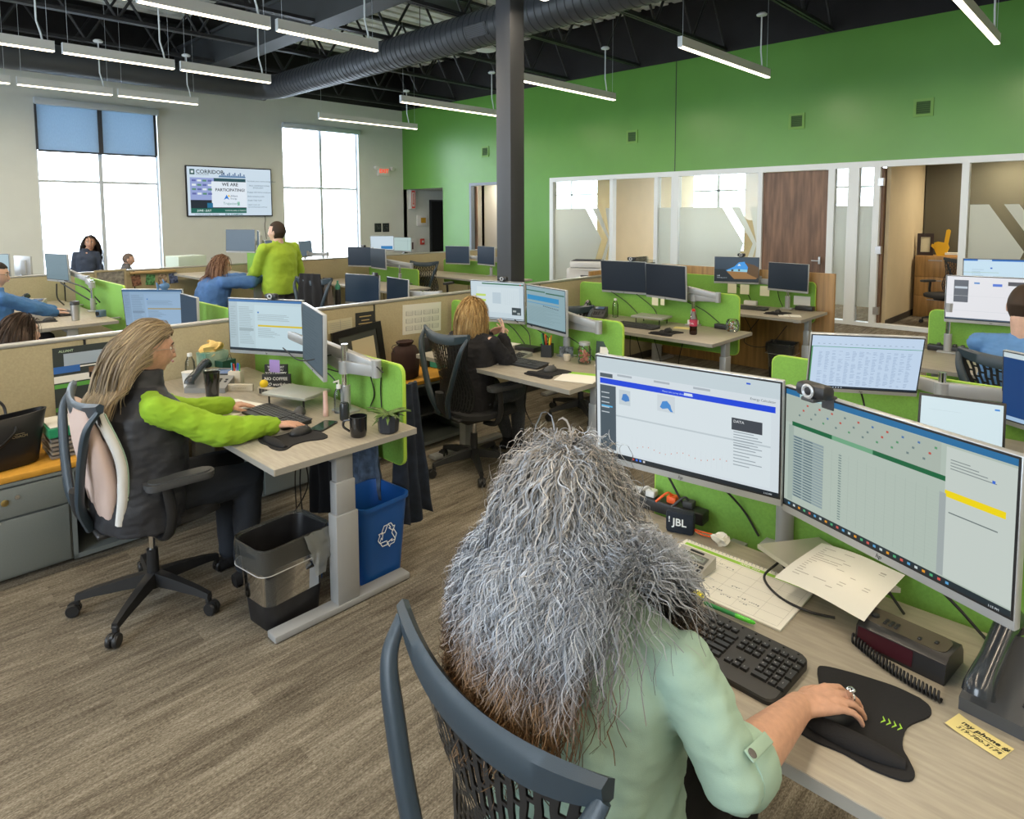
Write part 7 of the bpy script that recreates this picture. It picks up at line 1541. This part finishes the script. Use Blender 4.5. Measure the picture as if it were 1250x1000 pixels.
# cola bottle desk
t=thing('laptop','closed pale laptop on a riser over the keyboard at the cola bottle desk','laptop',(5.33,3.32,.7605),.1); MB().rbox(-.11,.11,-.16,.16,.055,.075,.004).build('laptop_case',mat('pale_laptop_lid',(.42,.43,.38),.35,.2),t,30)
for q in((-.08,-.12),(.08,-.12),(-.08,.12),(.08,.12)): MB().tube([(q[0],q[1],0),(q[0],q[1],.055)],.005,6).build('riser_leg',m_blackpl,t,50)
keyboard('black keyboard at the cola bottle desk',(5.08,3.32,.7605),.02,.42,.15); gelpad('black mouse pad at the cola bottle desk',(4.98,2.95,.7605),0,1.0); mouse('black mouse at the cola bottle desk',(5.02,2.96,.765),0)
t=thing('cola_bottle','cola bottle with red cap and pink label on the vacant desk','bottle',(5.08,2.75,.7605))
MB().lathe([(.028,0),(.033,.008),(.033,.04),(.031,.055),(.033,.075)],22).build('cola_liquid',mat('cola',(.02,.006,.004),.1),t,60); MB().lathe([(.0335,.075),(.034,.08),(.034,.125),(.033,.13)],22).build('label',mat('cola_label',(.50,.05,.10),.4),t,60); MB().lathe([(.033,.13),(.030,.15),(.014,.19),(.012,.20)],20).build('bottle_neck',m_clear,t,60); MB().lathe([(.014,.20),(.0145,.22),(.01,.222)],16).build('cap',mat('red_cap',(.65,.02,.02),.4),t,50)
mb=MB(); text_mb(mb,'Cola',.022,basis((-.0345,0,.10),(0,-1,0),(0,0,1),(-1,0,0)),ext=.0004); mb.build('lettering',m_white,t,None)
t=thing('glass_jar','round glass jar of foil sweets at the end of the cola bottle desk','jar',(5.42,2.56,.7605)); MB().lathe([(.035,0),(.055,.02),(.06,.06),(.05,.10),(.04,.11)],22,cap=False).build('glass',m_clear,t,60)
for k in range(26): a=R.uniform(0,6.28);q=R.uniform(0,.038); MB().ell((q*math.cos(a),q*math.sin(a),.016+k*.003),(.013,.010,.009),6,4).build('sweet',(m_silver,mat('copper_foil',(.5,.2,.1),.3,.5),m_paper)[k%3],t,60)
t=thing('power_adapter','black adapter box with cable left of the glass jar','adapter',(5.50,2.70,.7605)); MB().rbox(-.03,.03,-.06,.06,0,.045,.008).build('adapter_body',m_blackpl,t,30)
t=thing('paper_slip','yellow paper slip beside the cola bottle','paper',(5.30,2.96,.7605),.3); MB().box(-.05,.05,-.09,.09,0,.002).build('sheet',mat('pale_yellow_paper',(.72,.62,.26),.8),t,None)
t=thing('small_box','small white box against the lime screen behind the cola bottle','box',(5.50,2.98,.7605),.1); MB().rbox(-.03,.03,-.045,.045,0,.05,.004).build('box_body',m_wp,t,30)
t=thing('sticky_note','pale yellow note hanging below the right switched off monitor','note',(5.455,3.36,.99),2.93); MB().box(.0,.001,-.04,.04,-.075,0).build('note_paper',mat('cream_note',(.70,.68,.48),.8),t,None)
t=thing('sticky_note','second pale note beside the first under the switched off monitor','note',(5.45,3.28,.985),2.93); MB().box(.0,.001,-.02,.03,-.06,0).build('note_paper',mat('cream_note',(.70,.68,.48),.8),t,None)
deskphone('dark office telephone in front of the printer, far end of the cola bottle desk',(5.25,3.95,.7605),.4)
t=thing('water_bottle','clear bottle beside the telephone on the cola bottle desk','bottle',(5.40,3.78,.7605)); MB().lathe([(.028,0),(.03,.01),(.03,.13),(.013,.17)],16).build('bottle_body',m_clear,t,60); MB().lathe([(.014,.17),(.014,.19)],12).build('cap',m_wp,t,60)
for k,P_ in enumerate(([(5.5,3.9,1.0),(5.55,3.75,.9),(5.53,3.6,.8)],[(5.5,3.6,1.0),(5.55,3.45,.88),(5.5,3.35,.8)],[(5.48,3.1,1.0),(5.55,2.9,.9),(5.56,2.75,.80)],[(5.2,2.9,.72),(5.3,3.0,.35),(5.4,2.8,.04),(5.3,2.6,.02)],[(5.3,3.3,.72),(5.35,3.2,.3),(5.2,3.1,.03)],[(5.25,3.5,.72),(5.2,3.45,.4),(5.4,3.4,.2),(5.45,3.6,.7)])): cable(['left cable below the switched off monitors','second cable below the switched off monitors','long diagonal cable below the right switched off monitor','cable trailing to the floor under the cola bottle desk','second cable under the cola bottle desk','looped cable under the cola bottle desk'][k],P_,.004)
t=thing('computer_tower','black computer box on the floor under the cola bottle desk','computer',(5.35,2.95,0),0); MB().rbox(-.18,.18,-.09,.09,.01,.35,.01).build('tower_case',m_blackpl,t,30)
# desk by the oak panel
keyboard('dark keyboard at the desk by the oak panel',(6.92,3.10,.7505),.05,.42,.14); gelpad('black mouse pad at the desk by the oak panel',(6.80,2.72,.7505),0,.95); mouse('black mouse at the desk by the oak panel',(6.82,2.73,.755),0)
t=thing('paper_stack','white paper pads near the corner of the desk by the oak panel','papers',(6.74,2.52,.7505),.5)
for k in range(2): MB().box(-.06,.06,-.05+k*.11,.05+k*.11,0,.006).build('notepad',m_paper,t,None)
t=thing('desk_phone','low black telephone dock by the white card near the oak panel','telephone',(7.22,2.60,.7505),0); MB().rbox(-.05,.05,-.09,.09,0,.045,.006).build('phone_body',m_blackpl,t,30)
t=thing('name_card','white card standing behind the black dock near the oak panel','card',(7.29,2.66,.7505),.1); MB().box(0,.003,-.085,.085,.04,.14).box(0,.01,-.085,-.08,0,.05).build('card_sheet',m_paper,t,None)
t=thing('small_box','white box under the beach wallpaper monitor','box',(7.22,3.20,.7505),.1); MB().rbox(-.03,.03,-.07,.07,0,.05,.004).build('box_body',m_wp,t,30)
for k,y_ in enumerate((3.40,3.25,3.02)):
    t=thing('sticky_note',['left','right','single'][k]+' pale note '+('hanging below the beach wallpaper monitor' if k<2 else 'left of the dark monitor by the oak panel'),'note',(7.165,y_,.985),3.3); MB().box(0,.001,-.05,.05,-.11,0).build('note_paper',mat('cream_note',(.70,.68,.48),.8),t,None)
for k,P_ in enumerate(([(7.2,3.45,1.0),(7.28,3.3,.9),(7.25,3.2,.78)],[(7.2,2.9,.98),(7.27,2.9,.85),(7.25,2.85,.76)],[(6.8,2.9,.70),(6.85,3.1,.4),(7.0,2.9,.35),(7.0,2.7,.6)],[(7.0,3.2,.7),(7.05,3.1,.45),(7.15,3.3,.4),(7.1,3.4,.7)])): cable(['cable behind the beach wallpaper monitor','cable behind the dark monitor by the oak panel','cable loop under the desk by the oak panel','second cable loop under the desk by the oak panel'][k],P_,.004)
# printer on cabinet behind the partition
t=thing('storage_cabinet','grey storage cabinet behind the near partition under the printer','cabinet',(6.75,5.15,0)); MB().rbox(0,.75,0,.6,0,.90,.006).build('cabinet_body',m_cab,t,30); MB().rbox(.01,.37,-.015,0,.03,.88,.003).build('door',m_cab,t,30); MB().rbox(.38,.74,-.015,0,.03,.88,.003).build('door',m_cab,t,30)
t=thing('printer','white office printer standing beyond the near partition right of the column','printer',(7.12,5.45,.9),.5)
MB().rbox(-.26,.26,-.24,.24,0,.17,.02).build('printer_body',m_wp,t,30); MB().rbox(-.14,.25,-.22,.22,.17,.255,.02).build('scanner_lid',m_wp,t,30); MB().rbox(-.12,.23,-.2,.2,.255,.26,.002).build('dark_lid_line',m_navy,t,30); MB().prism([(-.26,.09),(-.15,.17),(-.26,.17)],'y',-.2,.2).build('front_slope',m_wp,t,30); MB().rbox(-.275,-.25,-.1,.05,.03,.08,.005).build('output_slot',m_blackpl,t,30)
t=thing('literature_rack','clear acrylic rack above the oak panel behind the switched off monitors','rack',(6.95,4.44,1.10),.0)
MB().box(-.16,.16,-.06,-.055,0,.09).box(-.16,.16,.055,.06,0,.16).box(-.16,-.155,-.06,.06,0,.12).box(.155,.16,-.06,.06,0,.12).box(-.003,.003,-.06,.06,0,.16).build('acrylic_walls',m_clear,t,None); 
# left: desk of man with glasses
keyboard('keyboard under the hands of the man with glasses',(1.66,8.17,.7605),.0,.42,.15); mouse('mouse before the steel tumbler at left',(1.45,7.72,.7605),0)
t=thing('steel_tumbler','brushed steel tumbler with black lid at the corner of the left desk','tumbler',(1.64,7.58,.7605)); MB().lathe([(.032,0),(.034,.005),(.040,.155)],22).build('tumbler_body',mat('brushed_steel',(.55,.56,.57),.35,.9),t,60); MB().lathe([(.041,.155),(.042,.185),(.036,.19)],22).build('lid',m_blackpl,t,60)
t=thing('small_box','small slate blue cube on the desk beside the lime screen at left','box',(1.88,7.66,.7605),.4); MB().rbox(-.035,.035,-.035,.035,0,.07,.008).build('cube_body',mat('slate_blue_box',(.10,.17,.25),.5),t,30); MB().lathe([(.02,0),(.022,.01)],12,M=Matrix.Translation((-.035,0,.035))@Matrix.Rotation(-PI/2,4,'Y')).build('speaker_ring',m_blackpl,t,50)
deskphone('pale grey telephone behind the man with glasses',(1.50,8.95,.7605),.9,mat('pale_grey_phone',(.42,.40,.36),.5))
gelpad('grey mouse pad near the steel tumbler',(1.40,7.70,.7605),0,.8).location.z=.7601
for k,P_ in enumerate(([(1.82,9.0,1.02),(1.90,8.6,.92),(2.0,8.3,.82)],[(1.84,8.9,1.05),(1.95,8.5,.98),(2.02,8.25,.84)],[(1.8,9.1,1.0),(1.78,9.0,.85),(1.82,8.9,.77)])): cable(['lower black cable from the grey monitor at left','upper black cable from the grey monitor at left','short cable dropping from the grey monitor at left'][k],P_,.008)
# far partition pictures
YF=9.585
t=thing('picture_frame','pale wood framed aerial photo on the far partition at left','picture',(2.48,YF,.93)); MB().box(-.18,.18,-.02,0,.14,.165).box(-.18,.18,-.02,0,-.17,-.145).box(-.18,-.155,-.02,0,-.145,.14).box(.155,.18,-.02,0,-.145,.14).build('frame',mat('pale_wood',(.5,.42,.28),.6),t,None); MB().box(-.155,.155,-.008,0,-.145,.14).build('photo',mat('aerial_photo',(.16,.15,.16),.5,noise_s=22,col2=(.45,.43,.40)),t,None)
t=thing('wall_ledge','narrow wooden ledge on the far partition above small photos','shelf',(2.98,YF,1.02)); MB().rbox(-.28,.28,-.05,0,0,.03,.004).build('ledge_board',mat('light_pine',(.5,.33,.15),.5),t,30)
for k,(xx,c) in enumerate(((2.78,(.25,.12,.08)),(2.95,(.10,.30,.12)),(3.10,(.4,.3,.22)),(3.24,(.12,.16,.3)))):
    t=thing('photo_print',['brownish','green costume','family','bluish'][k]+' small photo pinned under the wooden ledge','photo',(xx,YF,.93)); MB().box(-.055,.055,-.003,0,-.07,.07,0,Matrix.Rotation((-.1,.12,0,-.08)[k],4,'Y')).build('print',mat('photo_tone_%d'%k,c,.5,noise_s=30,noise_a=.9),t,None)
t=thing('plush_toy','blue plush shark toy on top of the low pale blue monitor','toy',(1.95,5.98,1.165),.5); noisy(MB().ell((0,0,.025),(.05,.03,.03),16,10),.008,30).build('toy_body',mat('toy_blue',(.10,.22,.42),.8),t,60); MB().prism([(-.01,.04),(.03,.045),(-.02,.09)],'y',-.004,.004).build('fin',mat('toy_blue',(.10,.22,.42),.8),t,None); MB().prism([(-.05,.03),(-.09,.07),(-.08,.0)],'y',-.004,.004).build('tail',mat('toy_blue',(.10,.22,.42),.8),t,None)
# boxes and bottles by the window side
desk('window side counter behind the woman in blue',3.1,9.70,10.3,.95,.9)
t=thing('carton','pale green white carton on the far partition before the left window','box',(3.55,9.95,.95),.25); MB().rbox(-.22,.22,-.15,.15,0,.26,.004).build('carton_body',mat('mint_white_card',(.55,.66,.60),.7),t,30); MB().box(-.01,.01,-.151,.151,.26,.262).build('tape',m_cap,t,None)
t=thing('sanitizer_bottle','large white pump bottle right of the pale carton','bottle',(3.93,9.9,.95)); MB().lathe([(.045,0),(.05,.01),(.05,.13),(.03,.16),(.015,.17)],18).build('bottle_body',m_wp,t,60); MB().lathe([(.012,.17),(.012,.21)],10).tube([(0,0,.21),(-.05,0,.205)],.008,6).build('pump',m_blackpl,t,60)
# plants by the raised desk
def leafy(label,x,y,z,n,sp,seed):
    t=thing('leafy_plant',label,'plant',(x,y,z)); R=random.Random(seed); MB().lathe([(.05,0),(.07,.01),(.08,.12),(.075,.125)],18).build('pot',mat('dark_blue_grey_pot',(.03,.035,.045),.35),t,50)
    me=MB().add([(0,0,0),(.03,-.022,.004),(.07,-.02,0),(.10,0,-.01),(.07,.02,0),(.03,.022,.004),(.05,0,-.008)],[(0,1,6),(1,2,6),(2,3,6),(3,4,6),(4,5,6),(5,0,6)]).mesh('leafm',mat('pothos_green',(.06,.17,.04),.4,noise_s=20,noise_a=.3),60)
    for k in range(n):
        a=R.uniform(0,6.28); r_=R.uniform(.03,sp); h=.14+R.uniform(0,.14)-r_*.25; o=link('leaf',me,t); o.location=(r_*math.cos(a),r_*math.sin(a),h); o.rotation_euler=(R.uniform(-.4,.4),R.uniform(-.3,.8),a); s_=R.uniform(.8,1.3); o.scale=(s_,s_,s_)
        MB().tube([(0,0,.11),(r_*.5*math.cos(a),r_*.5*math.sin(a),h*.8),(r_*math.cos(a),r_*math.sin(a),h)],.0025,4).build('stem',mat('stem_green',(.12,.22,.06),.5),t,60)
t=thing('storage_cabinet','low grey cabinet below the raised desk carrying leafy plants','cabinet',(2.55,6.65,0)); MB().rbox(0,1.0,0,.42,0,.62,.006).build('cabinet_body',m_cab,t,30); MB().rbox(.01,.49,-.015,0,.03,.6,.003).build('door',m_cab,t,30); MB().rbox(.5,.99,-.015,0,.03,.6,.003).build('door',m_cab,t,30)
leafy('bushy green plant between the woman in blue and the lime shirted man',3.25,6.86,.62,26,.17,1); leafy('smaller green plant left of the bushy one below the raised desk',2.85,6.86,.62,16,.13,2)
# right desk
t=thing('power_strip','black power strip on the desk of the man in the blue shirt','power strip',(5.73,1.02,.7605),.0); MB().rbox(-.03,.03,-.13,.13,0,.045,.006).build('strip_case',m_blackpl,t,30)
for k in range(4): MB().rbox(-.02,.02,-.012,.012,.045,.06,.004).build('plug',m_dgrey,t,30,(0,-.09+k*.05,0))
cable('black cable leaving the power strip toward the blue shirted man',[(5.72,.88,.79),(5.68,.75,.765),(5.6,.6,.765)],.005)
sheet=thing('sticky_note','bright yellow note at the right edge of the bright monitor','note',(7.44,.70,1.24),3.45); MB().box(-.001,.001,-.04,.04,-.04,.04).build('note_paper',mat('acid_yellow',(.8,.85,.02),.6),sheet,None)
cable('short pair of cables behind the pale blue table monitor',[(3.55,1.0,.92),(3.62,1.0,.84),(3.60,.98,.77)],.005)
# office with open door
t=thing('oak_cabinet','tall oak cabinet inside the office with open door','cabinet',(12.95,2.25,0)); MB().rbox(0,.55,0,.60,.0,1.05,.004).build('cabinet_body',m_oak,t,30)
for z0,z1 in((.04,.36),(.37,.69),(.70,1.03)): d_=MB().rbox(-.015,0,.01,.59,z0,z1,.003).build('drawer',m_oak,t,30); MB().box(-.03,-.015,.2,.4,z1-.06,z1-.045).build('drawer_pull',m_leg,d_)
t=thing('picture_frame','dark frame standing on the oak cabinet in the office','frame',(13.1,2.74,1.05),.35); MB().box(0,.03,-.12,-.07,0,.38).box(0,.03,.07,.12,0,.38).box(0,.03,-.07,.07,0,.06).box(0,.03,-.07,.07,.32,.38).build('frame',mat('dark_brown_frame',(.03,.015,.01),.4),t,None); MB().box(.01,.02,-.07,.07,.06,.32).build('print',mat('cream_sheet',(.58,.54,.38),.8),t,None)
t=thing('foam_hand','yellow foam hand pointing up on the oak cabinet in the office','foam hand',(13.15,2.52,1.05),.1); m_fy=mat('foam_yellow',(.75,.42,.01),.7)
MB().prism([(-.07,0),(.05,0),(.09,.10),(.10,.22),(.05,.24),(-.02,.23),(-.10,.20),(-.12,.14)],'x',-.03,.03).build('palm',m_fy,t,None); MB().prism([(-.10,.20),(-.045,.22),(-.07,.44),(-.10,.455),(-.13,.43)],'x',-.028,.028).build('pointing_finger',m_fy,t,None)
MB().prism([(.06,.08),(.14,.16),(.13,.2),(.09,.19)],'x',-.03,.03).build('thumb',m_fy,t,None)
t=thing('paper_stack','stack of white sheets beside the foam hand','papers',(13.2,2.36,1.05)); 
for k in range(3): MB().box(-.1,.1,-.09,.09,k*.02,k*.02+.018).build('sheet',m_paper if k else m_orange,t,None)
MB().box(XG+1.2,XG+1.208,2.883,2.886,.3,.42)
# silver ring and hand detail on the foreground woman
kn=J1['W']['r'][2]+Vector((.80,-.60,.12)).normalized()*.098
side_=Vector((.5,.85,0)); 
rg_=MB().lathe([(.0095,-.0025),(.0115,-.002),(.0115,.002),(.0095,.0025)],18,0,basis(kn+Vector((.012,-.012,.000)),(0,0,1),(.6,.8,0),(.8,-.6,0)))
rg_.build('silver_ring',m_chrome,J1['t'],50)
mb=MB(); mb.ell((0,0,0),(.009,.009,.005),10,6,0,Matrix.Translation(kn+Vector((.012,-.012,.0125)))); noisy(mb,.0015,300).build('ring_stone',m_chrome,J1['t'],50)
